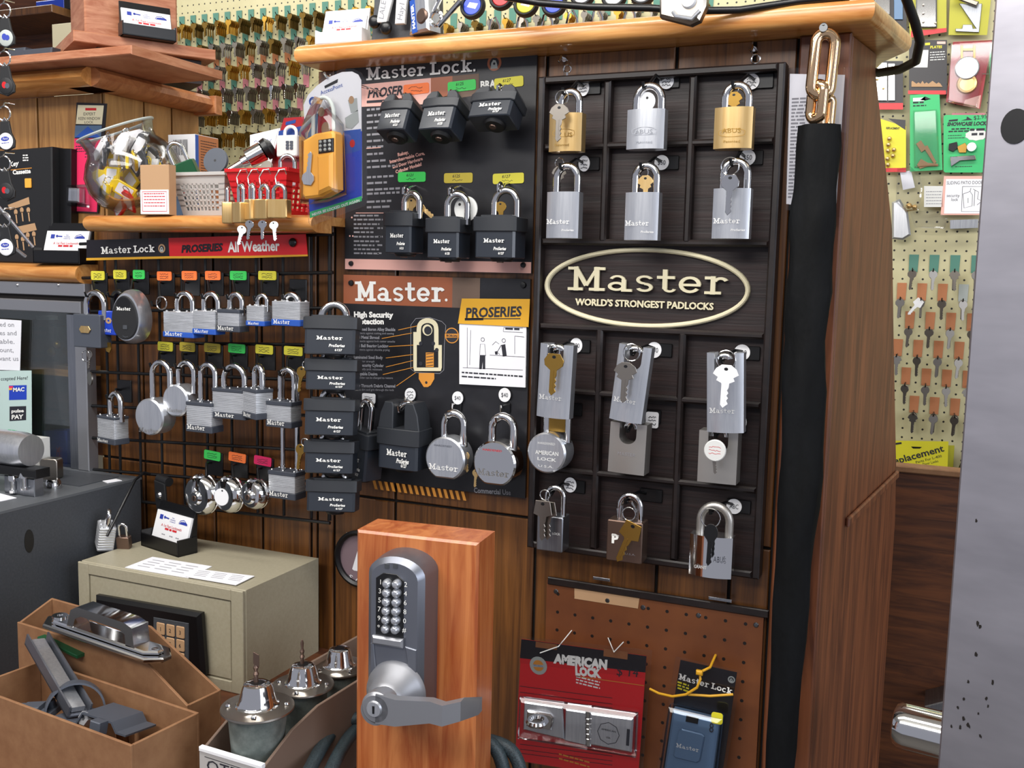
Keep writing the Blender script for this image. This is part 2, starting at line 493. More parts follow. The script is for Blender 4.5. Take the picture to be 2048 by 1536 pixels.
q = MB(1); q.box(-3.6, 3.4, -2.6, YB + .4, -.05, 0); struct('floor', q, 'floor')
q = MB(1); q.box(-3.6, 3.4, -2.6, YB + .4, 2.85, 2.9); struct('ceiling', q, 'ceiling')

# counter under the goods
q = MB(); cx0, cx1 = -1.5, P(1010, 1300, 0).x
q.box(cx0 * 1000, P(800, 1200, -.02).x * 1000, -620, -8, (CT_Z - .04) * 1000, CT_Z * 1000, 3)
o = tag(q.build('counter', 'plywood'), 'wooden counter top carrying the boxes, the beige safe and the wooden lock stand', 'counter')

# shelf cap over the tall wall: moulded edge, cut corner at its far end
pts = [PZ(1748, 40, SH_B), PZ(1822, 106, SH_B), PZ(1772, 128, SH_B)]
x0 = P(588, 110, SH_Y).x
out = [(x0, SH_Y), (pts[0].x, SH_Y), (pts[1].x, pts[1].y), (pts[2].x, pts[2].y), (pts[2].x - .05, .38), (x0, .38)]
sh = thing('shelf', 'long honey pine shelf with a rounded front rail above the padlock displays', 'shelf', (x0, SH_Y, SH_B))
q = MB(1); h = SH_T - SH_B
lo = [(x - x0, y - SH_Y) for x, y in out]
q.prism(lo, 0.0, h, h * .42, 'z', rnd=6); q.build('shelf_board', 'honey', sh)

# wooden end panel (the wide curved board) and its narrow facing
back = [(1752, 143), (1768, 293), (1785, 456), (1788, 675), (1793, 930), (1791, 1037), (1774, 1290), (1757, 1536)]
CUT = (pts[1] - pts[0]); CUT.z = 0; CUT.normalize(); CN = Vector((-CUT.y, CUT.x, 0)); E0 = Vector((X_END, 0, CT_Z))     # the end of the wall is cut off at the same slant as the shelf


def PV(px, py):
    r = ray(px, py); t = (E0 - EYE).dot(CN) / r.dot(CN); v = EYE + r * t - E0; return (v.dot(CUT), v.z)


bp = [PV(x, y) for x, y in back]
ep = thing('end_post', 'tall reddish brown wooden post closing the end of the padlock wall', 'post', E0, (0, 0, math.atan2(CUT.y, CUT.x)))
q = MB(1); zt = SH_B - CT_Z - .0005
poly = [(0.0, -CT_Z), (0.0, zt), (bp[0][0], zt)] + bp + [(bp[-1][0], -CT_Z)]
q.prism(poly, 0, .02, .0025); q.build('panel', 'postwood', ep)
q = MB(1); q.T = Matrix.Rotation(-math.atan2(CUT.y, CUT.x), 4, 'Z'); q.box(-.058, -.0005, -.012, .02, -CT_Z, zt, .002); q.build('facing', 'postwood', ep)
q = MB(1); j0, j1 = PV(1690, 1036), PV(1791, 940); q.prism([(j0[0] + .001, j0[1] - .012), (j0[0] + .001, j0[1]), j1, (j1[0], j1[1] - .012)], -.006, -.0002, .002); q.build('batten', 'postwood', ep)

# plywood half wall behind the post
Yp = 0.75; a, b = P(1775, 934, Yp), P(1990, 949, Yp)
pw = thing('half_wall', 'brown plywood half wall between the post and the steel column', 'panel', ((a.x + b.x) / 2, Yp, 0))
q = MB(1); w2 = (b.x - a.x) / 2 + .25; zt = (a.z + b.z) / 2
q.box(-w2, w2, 0, .02, .25, zt - .008, .002); q.build('board', 'plywood', pw)
q = MB(1); q.box(-w2, w2, -.012, .03, zt - .008, zt + .004, .002); q.build('trim', 'cardboard', pw)

# steel column
d = 0.92; a = PD(1998, 0, d); bt = PD(1925, 1536, d); cx = (a.x + bt.x) / 2
yaw = -.42
sc_ = thing('steel_column', 'brushed steel machine column with dark specks at the edge of the picture', 'column', (a.x - .004, a.y, 0), (0, 0, yaw))
q = MB(1); q.box(0, .16, 0, .05, 0.4, 2.4, .0025); q.build('plate', 'steelcol', sc_)
q = MB(1)
hz = PD(2046, 255, d)
q.prism([(.028 + .013 * math.cos(k * math.pi / 12), hz.z + .016 * math.sin(k * math.pi / 12)) for k in range(24)], -.0012, .001); q.build('hole', 'black', sc_)
q = MB(1)
for px, py, s_ in ((1998, 1283, 5), (2003, 1288, 4), (1997, 1350, 4), (1982, 1415, 3), (2020, 1440, 3), (2032, 1400, 4), (1962, 1478, 3), (1975, 1500, 4), (1985, 1510, 5), (2010, 1525, 4), (1990, 1064, 2.5), (1975, 1455, 3), (2024, 1455, 2.5), (1968, 1520, 3), (1950, 1525, 3), (2005, 1478, 2.5)):
    p = PD(px, py, d); xx = (px - (1998 - 73 * py / 1536)) * .00047 * 1.0
    q.poly([(xx + s_ * .0004 * math.cos(k) * R.uniform(.5, 1.4), p.z + s_ * .0006 * math.sin(k) * R.uniform(.5, 1.5)) for k in (0, .8, 1.6, 2.4, 3.2, 4, 4.9, 5.6)], -.0004)
q.build('speck', 'groove', sc_)
# polished bar behind the column
a, b = PD(1788, 1446, 1.16), PD(2000, 1500, 1.10)
q = MB(1); dv = (b - a); L = dv.length
q.lathe([(0, 0), (.018, .0), (.023, .002), (.0258, .007), (.0264, .014), (.0264, L)], ax='x', n=32)
o = q.build('handle_bar', 'chrome'); o.location = a; o.rotation_euler = dv.to_track_quat('X', 'Z').to_euler()
tag(o, 'thick polished chrome bar sticking out from behind the steel column', 'bar')
# grey bracket above the bar
a, b = P(1850, 1400, .70), P(1960, 1372, .70)
q = MB(1); q.prism([(0, 0), (b.x - a.x, b.z - a.z), (b.x - a.x, b.z - a.z - .03), (0, -.012)], -.03, .05, .002)
o = q.build('bracket', 'steelgrey'); o.location = a; tag(o, 'dull grey metal bracket above the chrome bar', 'bracket')

# ledge
x0, x1 = P(165, 445, LG_Y).x, P(622, 445, LG_Y).x
lg = thing('ledge', 'lower honey pine ledge with rounded rail carrying the bowl and plastic baskets', 'ledge', ((x0 + x1) / 2, LG_Y, LG_B))
q = MB(1); hw = (x1 - x0) / 2; h = LG_T - LG_B
q.rbox(-hw, hw, 0, .05, 0, h, .0) if 0 else q.loft([[(x, .018 - .018 * math.cos(a), h / 2 + h / 2 * math.sin(a)) for a in [rad(-90 + 15 * i) for i in range(13)]] + [(x, .05, h), (x, .05, 0)] for x in (-hw, -hw + .004, hw - .004, hw)])
q.build('rail', 'honey', lg)
q = MB(1); q.box(-hw + .002, hw, .0505, .36, h * .45, h - .001); q.build('board', 'honey', lg)

# kiosk rails and loose planks above
kr = thing('kiosk_rail', 'moulded pine rail around the top of the small panelled kiosk', 'rail', (X_KIOSK, -.05, KZ + .0005))
KH = P(195, 128, -.05).z - KZ
prof = [(0, 0), (-.012, .004), (-.02, KH * .4), (-.018, KH * .75), (-.008, KH), (.04, KH), (.05, 0)]
q = MB(1); q.loft([[(x, y + .02 + s_ * y * 0, z) for y, z in prof] for x, s_ in ((-1.0, 0), (.03, 0))]); q.build('front_rail', 'honey', kr)
ye = PX(400, 190, X_KIOSK + .02).y + .05
q = MB(1); q.loft([[(.03 - y, yy, z) for y, z in prof] for yy in (.02, ye)]); q.build('side_rail', 'redwood', kr)
q = MB(1); q.box(-.03, .055, ye, ye + .02, -.004, KH, .002); q.build('end_block', 'redwood', kr)


def pxboard(name, label, corners, z0, thick, m, cat='plank'):
    pp = [PZ(x, y, z0) for x, y in corners]; c = sum(pp, Vector()) / len(pp)
    q = MB(1); q.prism([(p.x - c.x, p.y - c.y) for p in pp], 0, thick, .002, 'z'); o = q.build(name, m); o.location = (c.x, c.y, z0); return tag(o, label, cat)


Yc = -.085; zA = max(P(263, 113, Yc).z, KZ + KH + .001); xA = P(263, 113, Yc).x; yA = PX(446, 160, xA).y
q = MB(1); q.box(-.36, 0, 0, yA - Yc, 0, .0135, .0015); o = q.build('plank', 'plank'); o.location = (xA, Yc, zA)
tag(o, 'bare pinkish wooden plank lying flat on the kiosk rail', 'plank')
tA = .0135
# upper plank, turned
zB = P(145, 84, 0.02).z
cB = PZ(147, 82, zB); uB = PZ(432, 121, zB) - cB; lu = uB.length; uB.normalize(); vB = Vector((-uB.y, uB.x, 0)); angB = math.atan2(uB.y, uB.x)
q = MB(1); q.box(0, lu, 0, .22, 0, .0185, .0015); o = q.build('plank', 'plank'); o.location = cB; o.rotation_euler = (0, 0, angB)
tag(o, 'upper reddish plank turned askew on the kiosk under the card holder', 'plank')
q = MB(1); q.box(0, lu - .06, .02, .2, 0, zB - zA - tA - .0, .001); o = q.build('wooden_block', 'darkboard'); o.location = cB + uB * .04 + Vector((0, 0, -(zB - zA - tA))); o.rotation_euler = (0, 0, angB)
tag(o, 'dark wooden spacer block between the two planks on the kiosk', 'block')
pb0, pb1 = PZ(188, 57, zB + .0185), PZ(352, 72, zB + .0185)
a = (pb0 - cB).dot(uB); b = a + .155
q = MB(1); q.box(a, b, .045, .17, .0185, .30, .003); o = q.build('wooden_post', 'plank'); o.location = cB; o.rotation_euler = (0, 0, angB)
tag(o, 'square reddish wooden post standing on the upper kiosk plank', 'post')

# clear disc on the lower plank
p = PZ(330, 108, zA + tA)
q = MB(); q.lathe([(0, 0), (62, 0), (66, 2), (66, 5), (62, 7), (0, 7)], n=36); o = q.build('clear_disc', 'clearplastic'); o.location = (xA - .09, Yc + .115, zA + tA)
tag(o, 'round clear plastic disc lying on the lower kiosk plank', 'disc')

# ================================================================ padlocks


def lam(q, x0, x1, y0, y1, z0, z1, n, r=2.0):
    """stack of pressed steel plates"""
    rings = []; dz = (z1 - z0) / n
    for i in range(n):
        for t, ins in ((.0, .7), (.18, 0), (.82, 0), (1.0, .7)):
            rings.append([(x, y, z0 + dz * (i + t)) for x, y in rrect(x0 + ins, x1 - ins, y0 + ins, y1 - ins, r, 2)])
    q.loft(rings)
    for x in (x0 + 4, (x0 + x1) / 2, x1 - 4): q.ball((x, y0 + 4, z1), 2.2, 5); q.ball((x, y1 - 4, z1), 2.2, 5)


def shackle(x0, x1, zb, zt, y, r, parent, m='chrome', name='shackle'):
    hw = (x1 - x0) / 2 - r; cx = (x0 + x1) / 2; top = zt - r; ah = min(hw * 1.08, top - zb)
    path = [(cx - hw, y, zb)] + [(cx - hw * math.cos(a), y, top - ah + ah * math.sin(a)) for a in [math.pi * i / 14 for i in range(15)]] + [(cx + hw, y, zb)]
    q = MB(); q.tube(path, r, 12); return q.build(name, m, parent, sharp=60)


def padlock(label, body, sh, Y, dep=24, style='solid', m='chrome', sd=None, ms='chrome', rot=(0, 0, 0), group=None, texts=(), bands=None, bulge=None, name='padlock', notch=None, plates=11, boot=None, num='6127'):
    x0, x1, z0, z1 = rect(*body, Y); cx = (x0 + x1) / 2; W = (x1 - x0) * 500; Hh = (z1 - z0) * 1000
    if sh: s0, s1 = P(sh[0], body[1], Y).x, P(sh[1], body[1], Y).x; zt = P((sh[0] + sh[1]) / 2, sh[2], Y).z
    else: zt = z1
    o = thing(name, label, 'padlock', (cx, Y + dep / 2000, zt), rot, group)
    yb, yf = dep / 2, -dep / 2; zt_b = (z1 - zt) * 1000; zb_b = zt_b - Hh
    if sh:
        r = sd or 4.2; off = -2.0 if style == 'pro' else 0.0
        shackle((s0 - cx) * 1000, (s1 - cx) * 1000, zt_b - (8 if style not in ('round',) else 12), 0, 0 if style not in ('shroud',) else 2, r, o, ms)
    q = MB()
    if style in ('solid', 'shroud'):
        bu = dep * .22 if bulge is None else bulge; n = 18
        xs = [-W + .01] + [-W + 2 * W * i / n for i in range(1, n)] + [W - .01]
        f = lambda x: yf + bu * (x / W) ** 2
        bk = lambda x: yb - bu * (x / W) ** 2
        if style == 'shroud':
            nw, nd = notch; fl = 1.0
            xs = sorted(xs + [-nw - .01, nw + .01, -nw, nw] + [nw * math.cos(math.pi * i / 12) for i in range(1, 12)])
            top = lambda x: zt_b if abs(x) > nw else zt_b - nd + nw * 0.9 - nw * .9 * math.sqrt(max(0, 1 - (x / nw) ** 2))
        else: top = lambda x: zt_b
        e = 1.2
        q.cols([-W + .01] + xs[1:-1] + [W - .01], f, bk, lambda x: zb_b, top)
        bo_ = q.build('body', m, o, sharp=40)
    elif style == 'box':
        q.rbox(-W, W, yf, yb, zb_b, zt_b, 2.0, 1.2); bo_ = q.build('body', m, o)
    elif style == 'lam':
        lam(q, -W, W, yf, yb, zb_b + (0 if not bands else bands[1]), zt_b - (bands[3] if bands and bands[3] else 0), plates); bo_ = q.build('body', m, o)
        if bands:
            q = MB(); q.rbox(-W - 1, W + 1, yf - 1, yb + 1, zb_b, zb_b + bands[1], 2.5, .8, 'z'); q.build('lower_band', bands[0], o)
            if bands[3]:
                q = MB(); q.rbox(-W - .8, W + .8, yf - .8, yb + .8, zt_b - bands[3], zt_b, 2.5, .6, 'z')
                ub_ = q.build('upper_band', bands[2], o)
                q = MB()
                for x in (-W + 4, 0, W - 4): q.ball((x, yf + 4, zt_b), 2, 5); q.ball((x, yb - 4, zt_b), 2, 5)
                q.build('rivet', 'chrome', ub_)
    elif style == 'round':
        zc = zt_b - W * .96; k = 40; pts = []
        for i in range(k):
            a = 2 * math.pi * i / k; pts.append((W * math.cos(a), max(zc + W * math.sin(a), zb_b)))
        pp = []
        for p in pts:
            if not pp or math.hypot(p[0] - pp[-1][0], p[1] - pp[-1][1]) > .5: pp.append(p)
        q.prism(pp, yf, yb, 2.2); bo_ = q.build('body', m, o)
    elif style in ('pro', 'proshroud'):
        bh = boot or Hh * .3; c = 1.6
        out = lambda g: [(-W - g, yb + g), (-W - g, yf + 3 - g), (-W * .9, yf - g), (0, yf - 1.5 - g), (W * .9, yf - g), (W + g, yf + 3 - g), (W + g, yb + g)]
        q.prism(out(0), zb_b, zt_b - bh + 2, 1.2, 'z'); bo_ = q.build('body', m, o)
        q = MB(); q.prism(out(2.2), zt_b - bh, zt_b - (0 if style == 'pro' else bh * .55), 1.0, 'z')
        if style == 'proshroud':
            zz = zt_b - bh * .55; hz = -2.0
            for sg in (-1, 1): q.prism([(sg * W * .28, zz - 1), (sg * (W + 1.5), zz - 1), (sg * (W * .94), zz + (hz - zz) * .55), (sg * W * .72, hz), (sg * W * .34, hz), (sg * W * .28, hz - 5)], yf + 1, yb, 1.2)
        else: q.prism([(a * .8, b * .8) for a, b in out(0)], zt_b - 1, zt_b + 2.5, .8, 'z')
        q.build('boot', 'boot', o)
        q = MB(); q.lathe([(0, 0), (dep * .36, 0), (dep * .42, 3), (dep * .42, 6)], c=(W * .1, 1, zb_b - 4.5), n=20); cg_ = q.build('cylinder_guard', 'rubber', o)
        q = MB(); q.lathe([(0, 0), (4.4, 0), (4.8, 1), (4.8, 3)], c=(W * .1 - 2, 0, zb_b - 5.8), n=16); q.build('keyway', 'bronze', cg_)
        ymark = yf - 1.9
        q = MB(); ww = W * 1.05
        q.text('Master', Hh * .1, W * .02, zb_b + (Hh - bh) * .58, ymark, w=ww, al='c', slab=True)
        q.text('ProSeries', Hh * .075, W * .3, zb_b + (Hh - bh) * .30, ymark, w=ww * .6, al='c', bold=.03, shear=.2)
        q.text(num, Hh * .055, W * .38, zb_b + (Hh - bh) * .14, ymark, w=ww * .28, al='c', bold=.03)
        q.build('lettering', 'inkwhite', bo_)
    if texts:
        groups = {}
        for t in texts: groups.setdefault(t[5], []).append(t)
        for mm, ts in groups.items():
            q = MB()
            for s_, fx, fz, fw, cap, _m, kw in ts:
                xx = -W + 2 * W * fx; ym = yf - .35 if style not in ('solid', 'shroud') else yf + (dep * .22 if bulge is None else bulge) * min(1, (abs(xx) / W)) ** 2 * .0 - .3
                if style == 'lam': ym = yf - 1.3
                q.text(s_, cap, xx, zb_b + Hh * fz, ym, w=2 * W * fw, al='c', **kw)
            q.build('lettering', mm, bo_)
    return o


def key_outline(kind):
    """closed outline of a key, 50 mm long, bow at the top, hanging point at the origin"""
    pts = []
    if kind == 'round': bow = [(11 * math.cos(rad(a)), -9 + 11 * math.sin(rad(a))) for a in range(-60, 241, 20)]
    elif kind == 'hex': bow = [(4, -20), (11, -14), (12, -7), (7, 1), (-7, 1), (-12, -7), (-11, -14), (-4, -20)]
    elif kind == 'clover': bow = [(4.5, -21), (10, -18), (8.5, -14), (14, -10), (11, -3), (5, 2), (-5, 2), (-11, -3), (-14, -10), (-8.5, -14), (-10, -18), (-4.5, -21)]
    else: bow = [(5, -20), (13, -17), (10, 1), (-10, 1), (-13, -17), (-5, -20)]
    blade = [(-4, -22), (-4, -48), (-1, -52), (4, -47)] + [(4 - (1.6 if i % 2 else 0), -46 + i * 3.2) for i in range(7)]
    return bow + blade


def key(label, top, tip, Y, m='nickel', kind='round', ring=None, group=None, name='key', mr='chrome', wid=1.0, yaw=0.0):
    a, b = P(*top, Y), P(*tip, Y); d = b - a; L = math.hypot(d.x, d.z); k = L / .052
    o = thing(name, label, 'key', a, (0, math.atan2(-d.x, -d.z) , yaw), group)
    q = MB(.001 * k); q.prism([(x * wid, z) for x, z in key_outline(kind)], -1.1, 1.1, .3); q.m = 1
    q.disc(0, -3.2, 2.6, 2.0, -1.15, 14); q.m = 0
    q.box(-.7, .7, -1.5, -1.1, -46, -20); q.build('blank', [m, 'black'], o)
    if ring:
        c = P(ring[0], ring[1], Y); kk = (P(ring[0], ring[1], Y) - P(ring[0], ring[1] + 10, Y)).length / 10
        q = MB(); v = o.rotation_euler.to_matrix().inverted() @ (c - a); q.ring((v.x * 1000, v.y * 1000 , v.z * 1000), ring[2] * kk * 1000 - .6, .75, n=26); q.build('ring', mr, o)
    return o


def price_hook(label, at, Yl, plate, st=None, stm='white', strect=False, note=None, Yw=-.012, group=None, pw=30, ph=17, cat='hook', rodm='black', srot=0, lift=0):
    """hook carrying a lock at pixel AT (shackle top, depth Yl), base plate at pixel PLATE on plane Yw, price sticker at ST (px, py, rx, ry)"""
    a = P(*plate, Yw); h = P(*at, Yl); o = thing('price_hook', label, cat, a, (0, 0, 0), group)
    q = MB(); q.rbox(-pw / 2, pw / 2, -3, 0, -ph / 2, ph / 2, 1.5, .6); q.build('plate', 'black', o)
    v = (h - a) * 1000
    q = MB(); q.tube([(-pw * .25, -3, 2), (-pw * .25 + (v.x + pw * .25) * .3, v.y * .45, max(4, v.z * .5 + 3 )), (v.x + 1, v.y * .8, v.z - 4), (v.x, v.y, v.z - 10.4), (v.x, v.y - 8, v.z - 9.5), (v.x, v.y - 10, v.z - 3)], 1.9, 8); q.build('rod', rodm, o)
    if st:
        c = P(st[0], st[1], Yw - .0045); kk = (c - P(st[0], st[1] + 10, Yw - .0045)).length * 100; u = (c - a) * 1000
        q = MB(); rx, rz = st[2] * kk, st[3] * kk
        if strect: q.prism([(u.x + x * math.cos(srot) - z * math.sin(srot), u.z + x * math.sin(srot) + z * math.cos(srot)) for x, z in rrect(-rx, rx, -rz, rz, min(rx, rz) * .35)], -4.4, -3.05)
        else: q.disc(u.x, u.z, rx, rz, -4.4, 24, -3.05)
        q.m = 1
        if note: q.text(note, rz * .62, u.x, u.z - rz * .3, -4.7, al='c', w=rx * 1.15, rot=srot)
        else:
            for i in (.3, -.15, -.55): q.scrawl(u.x - rx * .6, u.z + i * rz, rx * 1.2, rz * .3, -4.7, max(.35, rz * .09))
        q.build('price_sticker', [stm, 'ink'], o)
    return o


# ================================================================ dark wooden display board
YF, YP = -.03, -.012
fb = Fl(1300, 640, YF)
L_ = (fb(1075, 150)[0] + fb(1054, 1092)[0]) / 2; R_ = (fb(1572, 126)[0] + fb(1516, 1163)[0]) / 2
T_ = (fb(1075, 150)[1] + fb(1572, 127)[1]) / 2; B_ = (fb(1054, 1092)[1] + fb(1516, 1163)[1]) / 2
bd = thing('display_board', 'dark wooden padlock display board with small compartments and a gold oval emblem', 'display board', fb.o)
q = MB(); q.box(L_ + 3, R_ - 3, 18, 29, B_ + 3, T_ - 3); q.build('back_panel', 'darkboard', bd)
q = MB(); fw = 9
for a in ((L_, L_ + fw, B_, T_), (R_ - fw, R_, B_, T_), (L_ + fw, R_ - fw, T_ - fw, T_), (L_ + fw, R_ - fw, B_, B_ + fw)): q.box(a[0], a[1], 0, 28, a[2], a[3], 2)
q.build('frame', 'framewood', bd)
q = MB(); v1, v2 = fb(1203, 483)[0], fb(1371, 483)[0]; zs = [fb(1200, y)[1] for y in (290, 484, 658, 789, 950)]
for z in zs: q.box(L_ + fw, R_ - fw, 3, 18, z - 4, z + 4, 2.5)
for v in (v1, v2):
    for a, b in ((T_ - fw, zs[1]), (zs[2], B_ + fw)): q.box(v - 4.5, v + 4.5, 2.4, 18, b if b < a else a, a if b < a else b, 2.5)
q.build('divider', 'framewood', bd)
fe = Fl(1300, 640, -.024); off = ((fe.o.x - fb.o.x) * 1000, (fe.o.z - fb.o.z) * 1000)
q = MB(); c0, c1 = fe(1088, 577), fe(1493, 577); t0, b0 = fe(1290, 499)[1], fe(1290, 653)[1]
ex, ez, rx, rz = (c0[0] + c1[0]) / 2 + off[0], (t0 + b0) / 2 + off[1], (c1[0] - c0[0]) / 2, (t0 - b0) / 2
n = 64; rings = []
for i in range(n):
    a = 2 * math.pi * i / n; ca, sa = math.cos(a), math.sin(a); nx, nz = ca / rx, sa / rz; l = math.hypot(nx, nz); nx, nz = nx / l, nz / l
    rings.append([(ex + rx * ca + nx * u, 18 + y, ez + rz * sa + nz * u) for u, y in ((-3.2, 0), (-2.6, -4.5), (-1, -6), (1, -6), (2.6, -4.5), (3.2, 0))])
q.loft(rings, wrap=True); q.build('emblem_ring', 'cream', bd)
q = MB()
p0, p1 = fe(1132, 584), fe(1456, 588)
q.text('Master', 31, p0[0] + off[0], (p0[1] + p1[1]) / 2 + off[1] + .5, 15.2, w=p1[0] - p0[0], slab=True, thick=3.2, wt=.68)
q.build('emblem_lettering', 'cream', bd)
q = MB(); p0, p1 = fe(1147, 611), fe(1424, 619)
q.text("WORLD'S STRONGEST PADLOCKS", 8.4, p0[0] + off[0], (p0[1] + p1[1]) / 2 + off[1], 15.2, w=p1[0] - p0[0], bold=.025, thick=2)
q.build('tagline', 'cream', bd)
for px, py in ((1130, 128), (1509, 107)):
    c = fb(px, py); q = MB(); q.ring((c[0], 9, c[1] - 4), 5, 1.1); q.tube([(c[0], 9, c[1] - 9), (c[0], 9, c[1] - 16)], 1.4); q.build('screw_eye', 'chrome', bd)
    p = P(px, py - 8, 0); q = MB(); q.tube([(0, 0, 2), (0, -14, 2), (1, -19, -2), (0, -21, -7), (-1, -23, -5)], 1.3); q.lathe([(4, 0), (3, -3), (0, -3)], ax='y'); o = q.build('cup_hook', 'chrome'); o.location = p
    tag(o, 'small chrome hook holding up the display board ' + ('near the upper poster' if px < 1200 else 'near the gold chain'), 'hook')

YL = -.075                                                     # front face of the locks on the board
MT = lambda fz=.3, c='inkwhite', fx=.42: ('Master', fx, fz, .72, 6, c, dict(slab=True, wt=.55))
AB = lambda c: [('ABUS', .48, .37, .5, 5.2, c, dict(bold=.0)), ('Patented', .5, .13, .44, 3, c, {})]


def oval_mark(o, W, z, rx, rz, y, m):
    q = MB(); n = 28; pts = []
    for i in range(n + 1):
        a = 2 * math.pi * i / n; pts.append((rx * max(-1, min(1, 1.15 * math.cos(a))), z + rz * math.sin(a)))
    q.line(pts, .5, y); q.build('outline', m, o)


G = 'padlocks on the display board'
o = padlock('brass padlock with a dull key hanging in front, top row of the display board', (1095, 225, 1160, 302), (1107, 1158, 172), YL, 27, 'solid', 'brass', 4.6, group=G, texts=[('US', .64, .37, .25, 5.2, 'brassdark', {}), ('Patented', .45, .13, .44, 3, 'brassdark', {})]); oval_mark(o, 20, -56, 14, 4.5, -13.7, 'brassdark')
o = padlock('satin silver padlock in the middle of the top row of the display board', (1251, 217, 1326, 297), (1259, 1325, 160), YL, 27, 'solid', 'satin', 4.8, group=G, texts=AB('steelgrey')); oval_mark(o, 20, -59, 15, 4.5, -13.7, 'steelgrey')
o = padlock('clean brass padlock under the end of the top row, nearest the gold chain', (1426, 213, 1503, 296), (1437, 1501, 158), YL, 27, 'solid', 'brass', 4.8, group=G, texts=AB('brassdark')); oval_mark(o, 20, -60, 15, 4.5, -13.7, 'brassdark')
pro = lambda: [MT(.3), ('ProSeries', .72, .15, .38, 2.5, 'inkwhite', dict(shear=.2))]
padlock('brushed chrome padlock in the second row, beside the upper poster', (1090, 383, 1154, 476), (1098, 1155, 322), YL, 27, 'solid', 'satin', 4.8, group=G, texts=pro())
padlock('brushed chrome padlock in the second row with a gold key inside its shackle', (1247, 384, 1314, 480), (1256, 1315, 321), YL, 27, 'solid', 'satin', 4.8, group=G, texts=pro())
padlock('brushed chrome padlock in the second row with a shiny key ring in front', (1423, 376, 1498, 477), (1433, 1498, 312), YL, 27, 'solid', 'satin', 4.8, group=G, texts=pro())
padlock('tall shrouded chrome padlock under the oval emblem with a brown gold key', (1076, 689, 1142, 837), (1093, 1125, 689), YL - .006, 27, 'shroud', 'satin', 4.2, notch=(11, 28), rot=(0, rad(2.0), 0), group=G, texts=[('Master', .45, .25, .7, 6, 'offwhite', dict(slab=True, wt=.5))])
padlock('tall shrouded chrome padlock tilted sideways with a grey key', (1233, 692, 1299, 846), (1251, 1283, 692), YL - .006, 27, 'shroud', 'satin', 4.2, notch=(11, 30), rot=(0, rad(6), 0), group=G, texts=[('Master', .45, .25, .7, 6, 'offwhite', dict(slab=True, wt=.5))])
padlock('tall shrouded chrome padlock with a bright white key, beside the black sleeve', (1408, 706, 1482, 866), (1428, 1462, 706), YL - .006, 27, 'shroud', 'satin', 4.2, notch=(12, 30), rot=(0, rad(-2.6), 0), group=G, texts=[('Master', .45, .25, .7, 6, 'offwhite', dict(slab=True, wt=.5))])
padlock('round steel padlock with flat base hanging below a tall chrome padlock', (1054, 867, 1131, 952), (1077, 1134, 800), YL + .012, 34, 'round', 'satin', 4.6, group=G, texts=[('HARDENED', .5, .74, .45, 3, 'offwhite', {}), ('AMERICAN', .52, .5, .6, 5, 'offwhite', dict(bold=.02)), ('LOCK', .52, .36, .5, 4, 'offwhite', dict(bold=.02)), ('U.S.A.', .5, .2, .4, 3, 'offwhite', {})])
padlock('warm grey shrouded padlock with a round shackle window, below the tilted one', (1219, 847, 1292, 948), (1240, 1275, 842), YL + .012, 27, 'shroud', 'satindark', 4.2, notch=(11, 26), bulge=1.5, rot=(0, rad(1.6), 0), group=G, texts=[('MASTER', .5, .36, .5, 4, 'satin', {})])
padlock('flat warm grey padlock behind a round key tag, below the bright shrouded one', (1396, 863, 1474, 967), (1412, 1456, 852), YL + .012, 27, 'shroud', 'satindark', 4.2, notch=(12, 26), bulge=1.0, group=G)
padlock('small blue grey padlock with two pale keys, bottom row of the display board', (1073, 1033, 1125, 1103), (1081, 1125, 973), YL, 26, 'box', 'steelgrey', 3.8, rot=(0, 0, 0), group=G, texts=[('AMERICAN', .3, .5, .1, 3, 'offwhite', {}), ('LOCK', .76, .5, .3, 3, 'offwhite', {})])
padlock('brown bodied square padlock with a tilted gold key, bottom row of the board', (1213, 1043, 1284, 1125), (1227, 1281, 988), YL, 26, 'box', 'bronze', 4.4, group=G, texts=[('P', .24, .45, .2, 11, 'inkwhite', dict(bold=.05)), ('AMERICAN', .24, .62, .22, 1.8, 'inkwhite', {}), ('U.S.A.', .68, .2, .3, 2.4, 'satin', {})])
padlock('big polished padlock with a wide shackle and black key, bottom corner of board', (1376, 1074, 1462, 1156), (1386, 1462, 1008), YL, 30, 'solid', 'chrome', 5.2, ms='satindark', group=G, texts=[('ABUS', .74, .4, .3, 7, 'steelgrey', {}), ('GRANIT', .3, .2, .3, 4, 'offwhite', {})])

